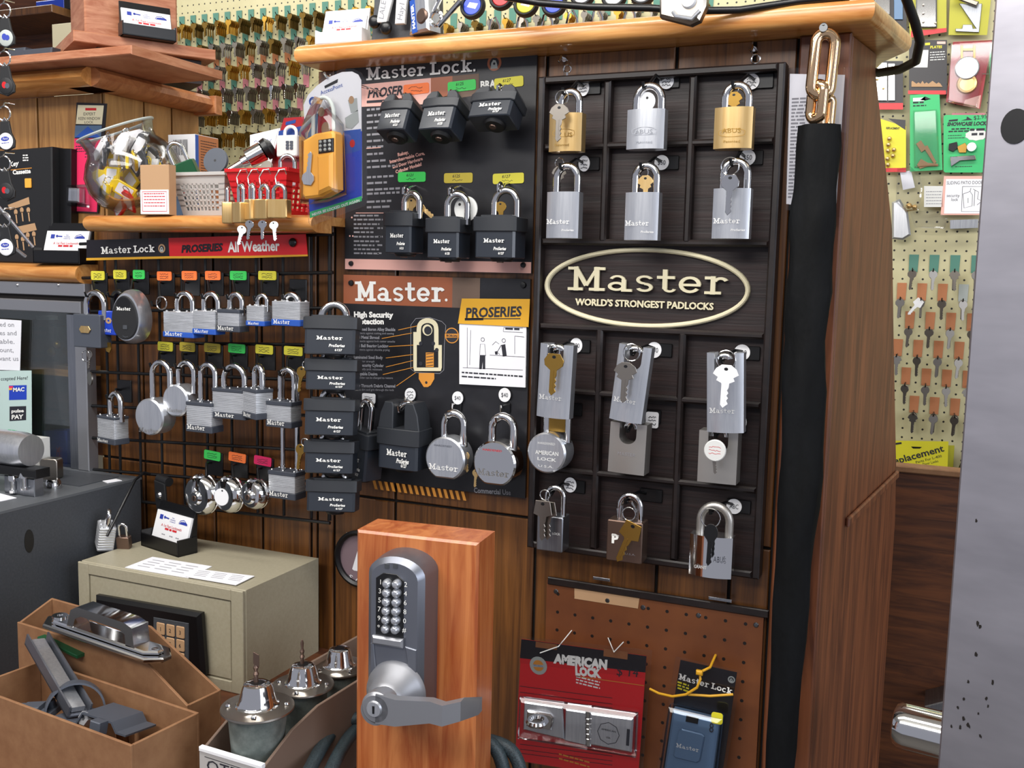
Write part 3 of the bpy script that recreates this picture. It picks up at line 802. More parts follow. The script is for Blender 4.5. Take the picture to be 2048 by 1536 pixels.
HK = 'price hooks on the display board'
for i, (at, pl, st, note) in enumerate([((1131, 173), (1180, 176), (1166, 176, 13, 16), None), ((1291, 161), (1336, 163), (1333, 163, 15, 15), None), ((1469, 159), (1522, 163), (1503, 163, 16, 16), None),
                                    ((1126, 323), (1178, 328), (1168, 327, 12, 16), None), ((1286, 322), (1335, 326), (1323, 325, 15, 15), '$50'), ((1465, 313), (1502, 316), (1495, 315, 16, 16), '$50'),
                                    ((1109, 690), (1160, 692), (1152, 691, 13, 15), '$80'), ((1267, 693), (1322, 700), (1308, 700, 15, 16), '$50'), ((1445, 708), (1496, 706), (1484, 705, 16, 16), '$80'),
                                    ((1105, 804), (1144, 818), None, None), ((1257, 846), (1300, 832), (1304, 840, 13, 16), None), ((1434, 856), (1470, 850), (1485, 845, 8, 14), None),
                                    ((1103, 974), (1150, 972), (1140, 970, 13, 15), None), ((1255, 989), (1303, 990), None, None), ((1424, 1009), (1478, 1012), (1468, 1013, 15, 15), 'ABC')]):
    rows = ['top', 'second', 'third', 'fourth', 'bottom']; cols = ['beside the posters', 'in the middle column', 'beside the black sleeve']
    price_hook('black hook %s, %s row of the display board, %s' % ('with price sticker' if st else 'without sticker', rows[i // 3], cols[i % 3]), at, YL + .013, pl, st, note=note, strect=(i == 10), group=HK)

KG = 'keys on the display board'
YK = YL - .018
key('dull steel key on a ring before the brass padlock of the top row', (1119, 211), (1116, 284), YK, 'nickel', 'clover', (1124, 195, 15), KG, wid=1.1)
key('gold key seen inside the shackle of the clean brass padlock', (1468, 186), (1468, 250), YL + .012, 'brassdark', 'clover', (1468, 178, 10), KG)
key('pale nickel key seen inside the shackle beside the upper poster', (1119, 335), (1116, 395), YL + .03, 'nickel', 'clover', (1119, 325, 10), KG)
key('gold key seen inside the shackle of the middle chrome padlock', (1291, 353), (1291, 415), YL + .012, 'brass', 'clover', (1287, 345, 11), KG)
key('mirror bright key on a ring before the chrome padlock of the second row', (1461, 351), (1456, 431), YK, 'chrome', 'hex', (1460, 333, 19), KG)
key('brown gold key on a ring before a tall shrouded padlock', (1109, 709), (1104, 791), YK - .006, 'brassdark', 'hex', (1107, 703, 14), KG, wid=1.1)
key('grey bow key with pale blade before the tilted tall padlock', (1252, 728), (1247, 806), YK - .006, 'nickel', 'clover', (1263, 705, 18), KG, wid=1.15)
key('white shining key before the tall padlock beside the sleeve', (1453, 733), (1447, 816), YK - .006, 'white', 'clover', (1452, 720, 20), KG, wid=1.15)
key('pale brass key with square bow on the small blue grey padlock', (1086, 1003), (1085, 1081), YK, 'nickel', 'square', (1090, 990, 11), KG)
key('second pale key half hidden on the small blue grey padlock', (1096, 1005), (1096, 1080), YK + .006, 'nickel', 'square', None, KG)
key('gold square bow key slanting over the brown padlock', (1268, 1048), (1236, 1124), YK, 'brassdark', 'square', (1258, 1028, 14), KG)
key('black headed key on a ring before the big polished padlock', (1423, 1051), (1417, 1132), YK, 'black', 'round', (1421, 1036, 20), KG, wid=.8)
key('pale brass key hanging under the round tag on the flat grey padlock', (1427, 905), (1431, 948), YK + .012, 'nickel', 'hex', None, KG)
p = P(1430, 901, YK + .004); q = MB(); q.lathe([(0, -1.5), (12, -1.5), (13, -.5), (13, 1.5), (0, 1.5)], ax='y', n=30); q.m = 1
for i in (4, 0, -4): q.scrawl(-7, i, 14, 2, -1.7, .5)
o = q.build('key_tag', ['offwhite', 'inkred']); o.location = p; tag(o, 'round white metal rimmed tag before the flat warm grey padlock', 'tag')
p = P(1293, 203, YL + .014); q = MB(); q.lathe([(0, -1), (11, -1), (11, 1), (0, 1)], ax='y', n=26); q.m = 1; q.disc(1, 4, 1.6, 1.6, -1.1); o = q.build('key_tag', ['white', 'black']); o.location = p
tag(o, 'round white tag inside the shackle of the satin silver padlock', 'tag')
p = P(1116, 845, YL + .03); q = MB(); q.rbox(-12, 12, -3, 3, -12, 12, 3, .6); o = q.build('key_tag', 'brassdark'); o.location = p; tag(o, 'brass tag inside the shackle of the round steel padlock', 'tag')
p = P(1256, 1022, YL + .01); q = MB(); q.prism([(-12, -14), (11, -15), (13, 3), (6, 14), (-5, 12), (-14, 2)], -5, 3, 2); o = q.build('plastic_bag', 'clearplastic'); o.location = p; tag(o, 'crumpled clear plastic bag inside the shackle of the brown padlock', 'bag')

# ================================================================ posters
f = Fl(880, 320, -.006)
po = thing('poster', 'upper black padlock poster under the shelf with a pink band and three shrouded locks', 'poster', f.o)
c = f.pts((698, 120), (1075, 88), (1063, 545), (690, 541))
xl, xr, zt, zb = c[3][0], (c[1][0] + c[2][0]) / 2, (c[0][1] + c[1][1]) / 2, (c[2][1] + c[3][1]) / 2
q = MB(); q.box(xl, xr, 0, 4, zb, zt); q.build('board', 'poster', po)
q = MB(); z0 = f(880, 521)[1]; q.box(xl + .5, xr - 1, -.6, .2, zb + .5, z0); q.build('foot_strip', 'pinkstrip', po); q = MB()
pk = [(722, 858), (858, 885), (885, 910)]
q.poly(f.pts((716, 170), (862, 156), (862, 208), (716, 214)), -.4); q.build('pink_band', 'pinkstrip', po)
q = MB(); q.poly(f.pts((862, 156), (905, 152), (905, 198), (862, 208)), -.35); q.m = 1; q.poly(f.pts((905, 152), (958, 147), (958, 190), (905, 198)), -.3); q.build('band_fade', ['copper', 'greybrown'], po)
q = MB(); f.text(q, 'Master Lock.', (733, 161), (955, 143), 25, -.6, slab=True, wt=.95)
f.text(q, 'BRA', (961, 177), (992, 174), 14, -.6, bold=.04); q.m = 1
f.text(q, 'PROSER.', (735, 196), (809, 189), 18, -.8, bold=.03, shear=.25)
q.line(f.pts((734, 203), (812, 197)), 1.6, -.8); q.line(f.pts((734, 204), (765, 202)), 3.4, -.82); q.m = 0
q.build('heading', ['inkwhite', 'ink'], po)
q = MB()
for i, y in enumerate((222, 234, 247, 259, 272, 285, 297, 311, 325, 337, 357, 369, 382, 390, 406, 417)):
    a = f(734, y); q.greek(a[0], a[1], 22 + 22 * (i > 8) * R.random() + (5 if i < 8 else 12), 3.0, -.5, .03)
for i, y in enumerate((433, 441, 450, 458, 466, 475, 484, 492, 500, 508)):
    a = f(708, y); q.greek(a[0], a[1], R.uniform(30, 44), 2.4, -.5); a = f(755, y)
    if i % 2: q.greek(a[0], a[1], 9, 2.4, -.5)
q.m = 1
for t, a, b in (('Rekey,', (796, 313), (818, 307)), ('Interchangeable Core,', (780, 327), (850, 309)), ('and Door Hardware', (786, 337), (846, 320)), ('Cylinder Models!', (792, 347), (844, 331))): f.text(q, t, a, b, 6.5, -.5, bold=.04)
q.line(f.pts((733, 297), (762, 295)), 1.2, -.55); q.line(f.pts((712, 426), (790, 426)), 1.0, -.55); q.disc(*f(704, 435), 1.3, 1.3, -.5); q.disc(*f(700, 472), 1.3, 1.3, -.5); q.disc(*f(706, 472), 1.3, 1.3, -.5)
q.build('small_print', ['inkgrey', 'pinkstrip'], po)


def badge(mb, fl, px, py, r):
    x, z = fl(px, py); k = fl.k(px, py); rr = r * k
    mb.m = 0; mb.disc(x, z, rr, rr, -.5); mb.m = 1; mb.disc(x, z, rr * .66, rr * .66, -.7); mb.m = 2
    mb.poly([(x + rr * a, z + rr * b) for a, b in ((-.5, -.72), (.5, -.72), (.42, -.2), (.2, .3), (-.15, .38), (-.42, 0))], -.9); mb.m = 1; mb.disc(x, z - rr * .1, rr * .16, rr * .16, -1.0)


q = MB(); badge(q, f, 989, 126, 16); q.build('badge', ['copper', 'ink', 'taggrey'], po)
q = MB()
for px, py in ((703, 527), (1047, 530)): q.lathe([(0, -3.5), (3.4, -3), (4, 0)], c=(f(px, py)[0], 0, f(px, py)[1]), ax='y', n=14)
q.build('push_pin', 'black', po)


def sticker(par, fl, px, py, w_, h_, m, t=None, sl=0.0):
    x, z = fl(px, py); k = fl.k(px, py); kx = abs(fl(px + 10, py)[0] - fl(px - 10, py)[0]) / 20; q = MB()
    a, b = w_ * kx / 2, h_ * k / 2; ca, sa = math.cos(sl), math.sin(sl)
    q.prism([(x + u * ca - v * sa, z + u * sa + v * ca) for u, v in rrect(-a, a, -b, b, b * .4)], -1.1, -.3); q.m = 1
    if t: q.text(t, h_ * k * .3, x - a * .15, z + .1 * b, -1.4, al='c', rot=sl, shear=.2); q.scrawl(x - a * .4, z - b * .5, a * .7, b * .4, -1.4, .5)
    else: q.scrawl(x - a * .6, z + b * .2, a * 1.1, b * .4, -1.4, .5); q.scrawl(x - a * .4, z - b * .5, a * .9, b * .4, -1.4, .5)
    q.build('price_sticker', [m, 'ink'], par)


for s_ in ((833, 178, 51, 21, 'orangetag', None, .04), (924, 172, 56, 21, 'greentag', '6125', .05), (1018, 165, 58, 21, 'yellowtag', '6127', .05), (824, 354, 55, 20, 'greentag', '6121', 0), (917, 356, 57, 20, 'mustardtag', '6125', 0), (1017, 357, 62, 21, 'yellowtag', '6127', .02)): sticker(po, f, *s_)


def wire_hook(label, at, Yl, base, Yw=-.006, m='chrome', group=None):
    a = P(*base, Yw); h = P(*at, Yl); v = (h - a) * 1000; o = thing('hook', label, 'hook', a, (0, 0, 0), group)
    q = MB(); q.tube([(0, 0, 0), (v.x * .4, v.y * .5, v.z * .5), (v.x, v.y, v.z - 9), (v.x, v.y - 8, v.z - 6), (v.x, v.y - 8, v.z + 2)], 1.7, 8); q.build('rod', m, o)
    q = MB(); q.ring((v.x, v.y, v.z - 1), 5.5, 1.6, ax='x', n=18); q.build('loop', m, o); return o


GP = 'black covered padlocks on the upper poster'
for lab, body, sh, rot in (('shrouded black padlock below the orange sticker, top row of the upper poster', (769, 190, 828, 282), (786, 822, 193), (rad(-24), 0, rad(-3))),
                      ('shrouded black padlock below the green sticker, top row of the upper poster', (853, 184, 920, 281), (872, 914, 187), (rad(-24), 0, rad(-3))),
                      ('widest shrouded black padlock below the yellow sticker, top row of the upper poster', (950, 174, 1035, 258), (976, 1022, 178), (rad(-28), 0, rad(-3)))):
    padlock(lab, body, sh, -.060, 34, 'proshroud', 'probody', 4.2, rot=rot, boot=30, group=GP, num='6121' if 'orange' in lab else '6125' if 'green' in lab else '6127')
for lab, body, sh in (('black covered padlock with open shackle, below the green sticker of the second row', (769, 424, 821, 506), (790, 832, 378)),
                      ('black covered padlock between two others in the second row of the upper poster', (853, 436, 916, 516), (876, 929, 379)),
                      ('widest black covered padlock in the second row, beside the wooden display board', (949, 433, 1029, 516), (971, 1030, 371))):
    padlock(lab, body, sh, -.066, 36, 'pro', 'probody', 4.6, rot=(0, 0, 0), boot=19, group=GP, num='6121' if 'green' in lab else '6125' if 'between' in lab else '6127')
for at, base, t in (((812, 194), (822, 186), 'shrouded padlock under the orange sticker'), ((903, 188), (914, 180), 'shrouded padlock under the green sticker'), ((1000, 176), (1010, 170), 'shrouded padlock under the yellow sticker'),
                 ((812, 379), (830, 372), 'covered padlock under the green sticker'), ((903, 380), (920, 373), 'covered padlock under the mustard sticker'), ((1001, 372), (1018, 366), 'widest covered padlock of the second row')):
    wire_hook('bright wire hook holding the black ' + t, at, -.048, base, group='wire hooks on the upper poster')
key('gold keys fanning out behind the first black padlock of the second row', (826, 398), (868, 436), -.042, 'brass', 'round', None, None)
key('gold key with round bow at the first black padlock of the second row', (823, 398), (820, 450), -.046, 'brass', 'round', None, None, wid=1.1)
key('gold key inside the shackle of the widest covered black padlock', (1001, 405), (1003, 455), -.050, 'brassdark', 'round', None, None, wid=1.2)
p = P(932, 418, -.04); q = MB(); q.lathe([(0, -1), (17, -1), (17, 1), (0, 1)], ax='y', n=30); q.m = 1; q.disc(-9, 6, 2, 2, -1.1); q.disc(6, -4, 2, 2, -1.1); o = q.build('key_disc', ['offwhite', 'black']); o.location = p
tag(o, 'round pale metal key disc behind the middle covered black padlock', 'key disc')

# ---- lower poster
f = Fl(870, 770, -.006)
po = thing('poster', 'lower padlock poster with copper heading, cutaway drawing and four hanging locks', 'poster', f.o)
c = f.pts((687, 551), (1060, 556), (1051, 1000), (690, 962)); xl, xr, zt, zb = c[0][0], (c[1][0] + c[2][0]) / 2, (c[0][1] + c[1][1]) / 2, (c[2][1] + f(700, 952)[1]) / 2
q = MB(); q.box(xl, xr, 0, 4, zb, zt); q.build('board', 'poster', po)
q = MB(); z1 = f(800, 611)[1]; xm = f(930, 580)[0]; q.box(xl + .3, f(905, 580)[0], -.4, .2, z1, zt - .3); q.m = 1; q.box(f(905, 580)[0], f(960, 580)[0], -.4, .2, z1, zt - .3); q.build('copper_band', ['copper', 'greybrown'], po)
q = MB(); f.text(q, 'Master', (711, 602), (891, 604), 39, -.8, slab=True); q.disc(*f(893, 600), 2, 2, -.8)
f.text(q, 'High Security', (708, 634), (787, 635), 10.5, -.5, bold=.05); f.text(q, 'Protection', (708, 648), (768, 648), 10.5, -.5, bold=.05); q.build('heading', 'inkwhite', po)
q = MB()
for y, t, s_, e in ((661, 'Hardened Boron Alloy Shackle', 'Protects against cutting and sawing', 791), (677, 'Solid Metal Shroud', 'Protects against bolt cutter attacks', 759), (694, 'Dual Ball Bearing Locking', 'Protects against shackle prying', 777), (717, 'Laminated Steel Body', 'Superior strength', 766), (733, 'High Security Cylinder', 'Virtually pick resistant', 768), (750, 'Rekeyable Design', 'Cylinder can be changed to restore', 755), (774, 'Flow Through Debris Channel', 'Lets dirt and grit through the lock', 791)):
    f.text(q, t, (708, y), (e, y + 1), 6, -.5, bold=.03); f.text(q, s_, (713, y + 7), (713 + len(s_) * 2.15, y + 8), 4.2, -.5)
q.build('small_print', 'inkgrey', po)
q = MB()
for a, b in (((797, 660), (838, 651)), ((764, 677), (824, 666)), ((778, 693), (829, 690)), ((772, 716), (826, 709)), ((772, 734), (826, 721)), ((766, 749), (826, 735)), ((793, 772), (832, 745))): q.line(f.pts(a, b), .9, -.5)
q.build('leader_line', 'inkorange', po)
for i in range(16):
    q = MB()
    x = 745 + i * 11.8; y = 960 + i * 1.5; q.poly(f.pts((x, y), (x + 6, y + .8), (x + 11, y + 19), (x + 5, y + 18)), -.5); q.build('hazard_stripe', 'inkorange', po)
q = MB()
q.m = 0; q.line(f.pts((822, 650), (832, 637), (860, 635), (884, 643), (892, 651), (889, 690), (888, 740), (880, 747), (832, 745), (822, 738), (822, 650)), .7, -.5)
q.m = 1; arch = [(838, 690), (838, 660)] + [(855.5 - 17 * math.cos(rad(a)), 655 - 14 * math.sin(rad(a))) for a in range(0, 181, 20)] + [(873, 660), (873, 700)]
q.line(f.pts(*arch), 7, -.6); q.poly(f.pts((827, 664), (834, 664), (834, 735), (827, 735)), -.55); q.poly(f.pts((877, 690), (884, 690), (884, 735), (877, 735)), -.55); q.poly(f.pts((827, 735), (884, 735), (882, 742), (829, 742)), -.55)
q.m = 2; q.poly(f.pts((852, 705), (868, 705), (868, 734), (852, 734)), -.6); q.poly(f.pts((838, 746), (869, 746), (869, 758), (862, 770), (856, 774), (848, 774), (838, 758)), -.6)
q.m = 3
for x, y in ((842, 687), (867, 687), (842, 727), (874, 700)): q.disc(*f(x, y), 3, 3, -.7)
for i in range(5): q.line(f.pts((853, 708 + i * 6), (867, 706 + i * 6)), .9, -.75)
q.disc(*f(853, 765), 2, 2, -.7); q.m = 1; q.disc(*f(855, 660), 8, 8, -.4); q.m = 3; q.disc(*f(856, 661), 6, 6, -.45)
q.build('cutaway_drawing', ['inkgrey', 'cream', 'inkorange', 'ink'], po)
q = MB(); x, z = f(904, 671); q.disc(x, z, 11, 11, -.5); q.m = 1; q.disc(x, z, 9.6, 9.6, -.6); q.m = 0; q.poly([(x - 11, z - 3.4), (x + 11, z - 2.4), (x + 11, z + 3), (x - 11, z + 2)], -.7); q.m = 1; q.text('BORON', 3, x, z - 1.8, -.8, al='c', bold=.04, w=17); q.build('round_badge', ['inkorange', 'ink'], po)
q = MB(); f.text(q, 'Commercial Use', (948, 985), (1022, 990), 10, -.5, bold=.02); q.build('lettering', 'inkgrey', po)
q = MB()
for px, py in ((703, 566), (1047, 570)): q.lathe([(0, -3.5), (3.8, -3), (4.5, 0)], c=(f(px, py)[0], 0, f(px, py)[1]), ax='y', n=14)
q.build('push_pin', 'black', po)
# taped on cartoon sheet and yellow name tag
ft = Fl(985, 700, -.009)
q = MB(); pp = ft.pts((919, 647), (1053, 652), (1051, 775), (919, 768)); q.prism(pp, -.6, 2.6); q.m = 1
for a in (((935, 655), (935, 735)), ((926, 735), (1046, 740)), ((980, 710), (1050, 714)), ((942, 660), (940, 730)), ((1008, 655), (1046, 656)), ((1008, 655), (1007, 663)), ((1007, 663), (1046, 665)), ((1030, 672), (1030, 708)), ((1030, 672), (1049, 674)), ((985, 690), (992, 683)), ((992, 683), (999, 688))): q.line(ft.pts(*a), .5, -.9)
q.greek(*ft(1011, 659), 22, 2.6, -.9)
for x, y in ((966, 679), (1008, 681)): q.ring((ft(x, y)[0], -.9, ft(x, y)[1]), 2.6, .3)
q.poly(ft.pts((960, 710), (971, 710), (971, 738), (966, 738), (966, 722), (964, 738), (959, 738)), -.9); q.line(ft.pts((960, 710), (961, 688), (970, 688), (972, 712)), .5, -.9)
q.poly(ft.pts((1003, 690), (1011, 688), (1014, 712), (1006, 713)), -.9); q.line(ft.pts((1003, 690), (995, 704), (1000, 709)), .8, -.9); q.poly(ft.pts((990, 703), (995, 702), (996, 709), (991, 709)), -.9)
for y in (746, 754):
    a = ft(924, y); q.greek(a[0], a[1], 92 if y < 750 else 52, 2.0, -.9)
o = q.build('cartoon_sheet', ['paper', 'ink']); o.location = ft.o; tag(o, 'white sheet with a small line cartoon, taped on the lower poster', 'paper')
q = MB(); q.prism(ft.pts((925, 597), (1061, 598), (1058, 654), (917, 647)), -2.0, -.9); q.m = 1
ft.text(q, 'PROSERIES', (932, 635), (1044, 632), 19, -2.3, bold=.03, shear=.12); q.line(ft.pts((931, 637.5), (1042, 637)), 1.2, -2.3); q.line(ft.pts((931, 638.5), (968, 638)), 3.2, -2.3)
o = q.build('name_tag', ['proyellow', 'ink']); o.location = ft.o; tag(o, 'amber name tag with black lettering stuck above the cartoon sheet', 'tag')

padlock('narrow black covered padlock slanting beside the column of black locks', (697, 866, 753, 962), (704, 742, 800), -.055, 32, 'pro', 'probody', 4.6, rot=(0, rad(7), rad(-18)), boot=22)
padlock('big shrouded black padlock hanging at the bottom of the lower poster', (757, 817, 836, 940), (780, 826, 803), -.060, 36, 'proshroud', 'probody', 4.2, rot=(0, rad(1), 0), boot=52)
padlock('round chrome padlock of the lower poster, beside the shrouded black one', (850, 876, 929, 957), (871, 925, 821), -.055, 30, 'round', 'satin', 5.4, texts=[('HARDENED', .45, .78, .45, 2.6, 'steelgrey', {}), ('Master', .48, .2, .75, 8, 'inkwhite', dict(slab=True, wt=.6))])
padlock('largest round chrome padlock of the lower poster, next to the display board', (946, 884, 1031, 970), (967, 1026, 827), -.057, 30, 'round', 'chrome', 5.6, ms='chrome', texts=[('HARDENED', .45, .78, .45, 2.8, 'inkred', {}), ('Master', .48, .2, .75, 9, 'satindark', dict(slab=True, wt=.6))])
for at, base, st, t in (((723, 801), (744, 806), (737, 797, 15, 10), 'narrow black padlock'), ((803, 806), (822, 800), (820, 789, 12, 13), 'big shrouded black padlock'), ((898, 822), (915, 812), (915, 796, 12, 13), 'round chrome padlock'), ((997, 828), (1012, 816), (1009, 790, 13, 14), 'largest round padlock')):
    price_hook('hook with a white price sticker holding the %s on the lower poster' % t, at, -.040, base, st, note='$40' if 'round' in t else None, strect=(px == 0 or st[2] == 15), Yw=-.0065, group='price hooks on the lower poster', pw=14, ph=14, rodm='chrome')
key('gold keys peeking out under the largest round padlock', (952, 940), (950, 975), -.044, 'brass', 'round', None)
key('gold key peeking out beside the round chrome padlock', (931, 905), (935, 945), -.044, 'brass', 'round', None)

# ---- hanging column of black locks
GB = 'column of black covered padlocks'
cl = [(611, 636, 697, 711), (613, 720, 697, 782), (611, 800, 693, 872), (611, 884, 692, 948), (615, 962, 697, 1024)]
for i, b in enumerate(cl):
    r = ('top lock with bright shackle', 'second from the top', 'third from the top', 'fourth from the top', 'lowest')[i]
    padlock('black covered padlock of the hanging column between grid and posters, ' + r, b, (628, 684, 602) if i == 0 else (b[0] + 18, b[2] - 16, b[1] - 26), -.115 + .004 * i, 32, 'pro', 'probody', 5.0, rot=(rad(-7), 0, rad(20)), boot=17, group=GB)
for px, py, t in ((604, 735, 'second'), (602, 890, 'fourth')):
    key('gold key dangling beside the %s black padlock of the hanging column' % t, (px, py), (px - 6, py + 50), -.10, 'brassdark', 'round', (px + 8, py - 5, 9))

# ================================================================ sleeve, chain and papers
YS = -.058
left = [(1596, 252), (1586, 380), (1575, 490), (1570, 640), (1562, 800), (1560, 960), (1548, 1150), (1540, 1350), (1528, 1560)]
right = [(1682, 248), (1677, 380), (1668, 490), (1660, 620), (1652, 760), (1648, 940), (1624, 1120), (1606, 1350), (1585, 1560)]
rings = []
for i in range(len(left) * 3 - 2):
    u = i / 3; k = min(int(u), len(left) - 2); t = u - k
    a, b = P(left[k][0] + t * (left[k + 1][0] - left[k][0]), left[k][1] + t * (left[k + 1][1] - left[k][1]), YS), P(right[k][0] + t * (right[k + 1][0] - right[k][0]), right[k][1] + t * (right[k + 1][1] - right[k][1]), YS)
    c = (a + b) / 2; w_ = (b.x - a.x) / 2 * (1 + .05 * math.sin(i * 1.7)); ring = []
    for j in range(20):
        an = 2 * math.pi * j / 20; ru = 1 + .09 * math.sin(an * 3 + i * 1.1) + .07 * math.sin(an * 5 - i * .8)
        ring.append((c.x + w_ * math.cos(an) * min(ru, 1.02), c.y + w_ * .55 * math.sin(an) * ru, c.z))
    rings.append(ring)
q = MB(1); q.loft(rings)
o = q.build('chain_sleeve', 'cloth', None, 70); tag(o, 'long black fabric sleeve hanging down over a security chain by the post', 'sleeve')


def link(cx, cy, w_, h_, r, Y, ax, yaw, label):
    c = P(cx, cy, Y); k = (P(cx, cy, Y) - P(cx, cy + 10, Y)).length * 100; a = w_ * k / 2 - r; b = h_ * k / 2 - r; s_ = b - a; pts = []
    for i in range(13): t = math.pi * i / 12; pts.append((a * math.cos(t), 0, s_ + a * math.sin(t)))
    for i in range(13): t = math.pi + math.pi * i / 12; pts.append((a * math.cos(t), 0, -s_ + a * math.sin(t)))
    q = MB(); q.tube(pts, r, 10, closed=True); o = q.build('chain_link', 'goldchrome', None, 60); o.location = c; o.rotation_euler = (0, rad(3), yaw); tag(o, label, 'chain link', 'gold chain links')


link(1646, 130, 62, 148, 6.6, -.062, 0, .3, 'gold chrome chain link hooked under the shelf, the top one')
link(1634, 204, 50, 92, 6.0, -.062, 0, -.55, 'gold chrome chain link hanging through the top link, over the sleeve')
link(1652, 226, 44, 84, 6.0, -.056, 0, .8, 'gold chrome chain link just entering the black sleeve')
p = P(1648, 68, -.062); q = MB(); q.tube([(0, 75, 4), (0, -2, 4), (0, -8, 9)], 2.6); q.lathe([(0, -9), (4.5, -9), (4.5, -4), (0, -4)], c=(0, 0, 5), ax='y'); o = q.build('chain_nail', 'screw'); o.location = p; tag(o, 'grey bolt under the shelf from which the gold chain hangs', 'bolt')
f = Fl(1640, 290, -.018)
q = MB(); q.prism(f.pts((1580, 148), (1690, 150), (1672, 420), (1573, 408)), -1, .5); q.m = 1
for y in range(200, 400, 7):
    a = f(1586 - (y - 150) * .04, y); q.greek(a[0], a[1], 16, 2, -1.3)
q.m = 0; q.build
o = q.build('paper_sheet', ['paper', 'inkgrey']); o.location = f.o; tag(o, 'printed white paper sheet behind the gold chain on the wall', 'paper')
f = Fl(1640, 290, -.021)
q = MB(); q.prism(f.pts((1578, 136), (1706, 134), (1688, 436), (1572, 420)), -.6, .3); o = q.build('plastic_sleeve', 'clearplastic'); o.location = f.o; tag(o, 'clear plastic document sleeve over the paper beside the gold chain', 'document sleeve')

# ================================================================ lower pegboard and its packs
Yp_ = -.007
f = Fl(1310, 1350, Yp_)
q = MB(); x0, x1 = f(1090, 1300)[0], f(1524, 1300)[0]; zt = f(1310, 1193)[1]
q.box(x0, x1, 0, 6, f(1310, 1600)[1], zt)
pb = thing('pegboard', 'brown hardboard pegboard below the display board with two blister packs', 'pegboard', f.o)
q.build('board', 'pegtan', pb)
q = MB(); q.box(x0 + 2, x1 + 6, -3, 3, zt - 5, zt + 5, 1); q.build('top_strip', 'framewood', pb)
q = MB(); q.prism(f.pts((1149, 1174), (1279, 1196), (1276, 1217), (1149, 1197)), -.5, .1); q.build('tape', 'kraft', pb)
for px, py in ((1112, 1183), (1215, 1201), (1286, 1215), (1397, 1231), (1512, 1250)):
    q = MB(); q.lathe([(0, -1.4), (2.6, -1.2), (3.4, -.2), (3.4, .3)], c=(f(px, py)[0], 0, f(px, py)[1]), ax='y', n=14); q.build('screw', 'screw', pb)
for px, py, w_ in ((1203, 1158, 42), (1440, 1199, 52)):
    p = P(px, py, -.012); q = MB(); q.box(-w_ * .28, w_ * .28, -1, 1, -2, 2, .5); o = q.build('metal_strip', 'steelgrey'); o.location = p
    tag(o, 'thin metal strip lying on the pegboard rim, ' + ('beside the groove' if px < 1300 else 'below the big polished padlock'), 'strip')

YA = -.034; f = Fl(1165, 1400, YA)
ac = thing('blister_pack', 'red hasp pack in clear plastic hanging on the brown pegboard', 'blister pack', f.o)
cr = f.pts((1043, 1278), (1293, 1312), (1276, 1560), (1030, 1520))
q = MB(); q.prism(cr, 0, .8); q.m = 1; tk = f.pts((1043, 1278), (1293, 1312), (1291, 1345), (1040, 1316)); q.poly(tk, -.2); q.build('card', ['signred', 'signblack'], ac)
q = MB(); q.poly(f.pts((1040, 1316), (1291, 1345), (1290, 1357), (1040, 1326)), -.15); q.build('card_fade', 'hotpink' if 0 else 'redplastic', ac)
q = MB(); f.text(q, 'AMERICAN', (1109, 1325), (1214, 1338), 17, -.5, bold=.07, shear=.1); f.text(q, 'LOCK', (1151, 1349), (1203, 1355), 16, -.5, bold=.07)
for y in (1358, 1364, 1370): q.greek(*f(1152, y - 4), 34, 2.0, -.5, -.05)
q.m = 1; q.line(f.pts((1152, 1352), (1288, 1371)), 1.0, -.5); q.m = 2
for y in (1372, 1384, 1392, 1476, 1488, 1498, 1506):
    q.line(f.pts((1040, y), (1225, y + 24)), .8, -.4)
q.m = 1
for y in (1512, 1521): q.greek(*f(1118, y - 3), 44, 2.2, -.5, -.05)
q.m = 2; f.text(q, '$ 14', (1232, 1350), (1276, 1354), 17, -.6, shear=.2)
q.build('lettering', ['inkwhite', 'inkorange', 'ink'], ac)
q = MB(); x, z = f(1077, 1331); k = f.k(1077, 1331); q.disc(x, z, 18 * k, 18 * k, -.5); q.m = 1; q.disc(x, z, 11 * k, 11 * k, -.7); q.m = 0; q.poly([(x - 11 * k, z - 3), (x + 11 * k, z - 1), (x + 11 * k, z + 2.4), (x - 11 * k, z + .4)], -.9); q.m = 2; q.text('SECURITY', 2.2, x, z - 1.2, -1, al='c', w=14); q.build('seal', ['taggrey', 'inkorange', 'inkblue'], ac)
q = MB(); q.prism(f.pts((1072, 1283), (1115, 1289), (1114, 1300), (1071, 1294)), -.5, -.3); q.prism(f.pts((1208, 1297), (1256, 1304), (1255, 1319), (1207, 1312)), -.5, -.3); q.build('hang_slot', 'cardboardin', ac)
# hasp
q = MB(); q.prism(f.pts((1052, 1400), (1128, 1411), (1132, 1475), (1050, 1455)), -7, -1, 1.5); q.prism(f.pts((1134, 1415), (1175, 1421), (1176, 1488), (1132, 1478)), -6, -1, 1.5); q.prism(f.pts((1185, 1421), (1270, 1432), (1266, 1500), (1183, 1484)), -9, -1, 2); q.build('hasp', 'satin', ac)
q = MB()
a = [f(1180, y) for y in (1418, 1486)]; q.tube([(a[0][0], -6, a[0][1]), (a[1][0], -6, a[1][1])], 4.2, 12)
for y in range(1432, 1482, 10): c = f(1180, y); q.ring((c[0], -6, c[1]), 4.6, .5, ax='z', n=14, m=4)
q.build('hinge', 'chrome', ac)
q = MB(); c = f(1083, 1437); q.ring((c[0] - 2, -13, c[1]), 11, 4, ax='z', n=20)
q.prism(f.pts((1060, 1415), (1106, 1423), (1112, 1430), (1108, 1455), (1058, 1447)), -11, -6, 2); q.build('staple', 'chrome', ac)
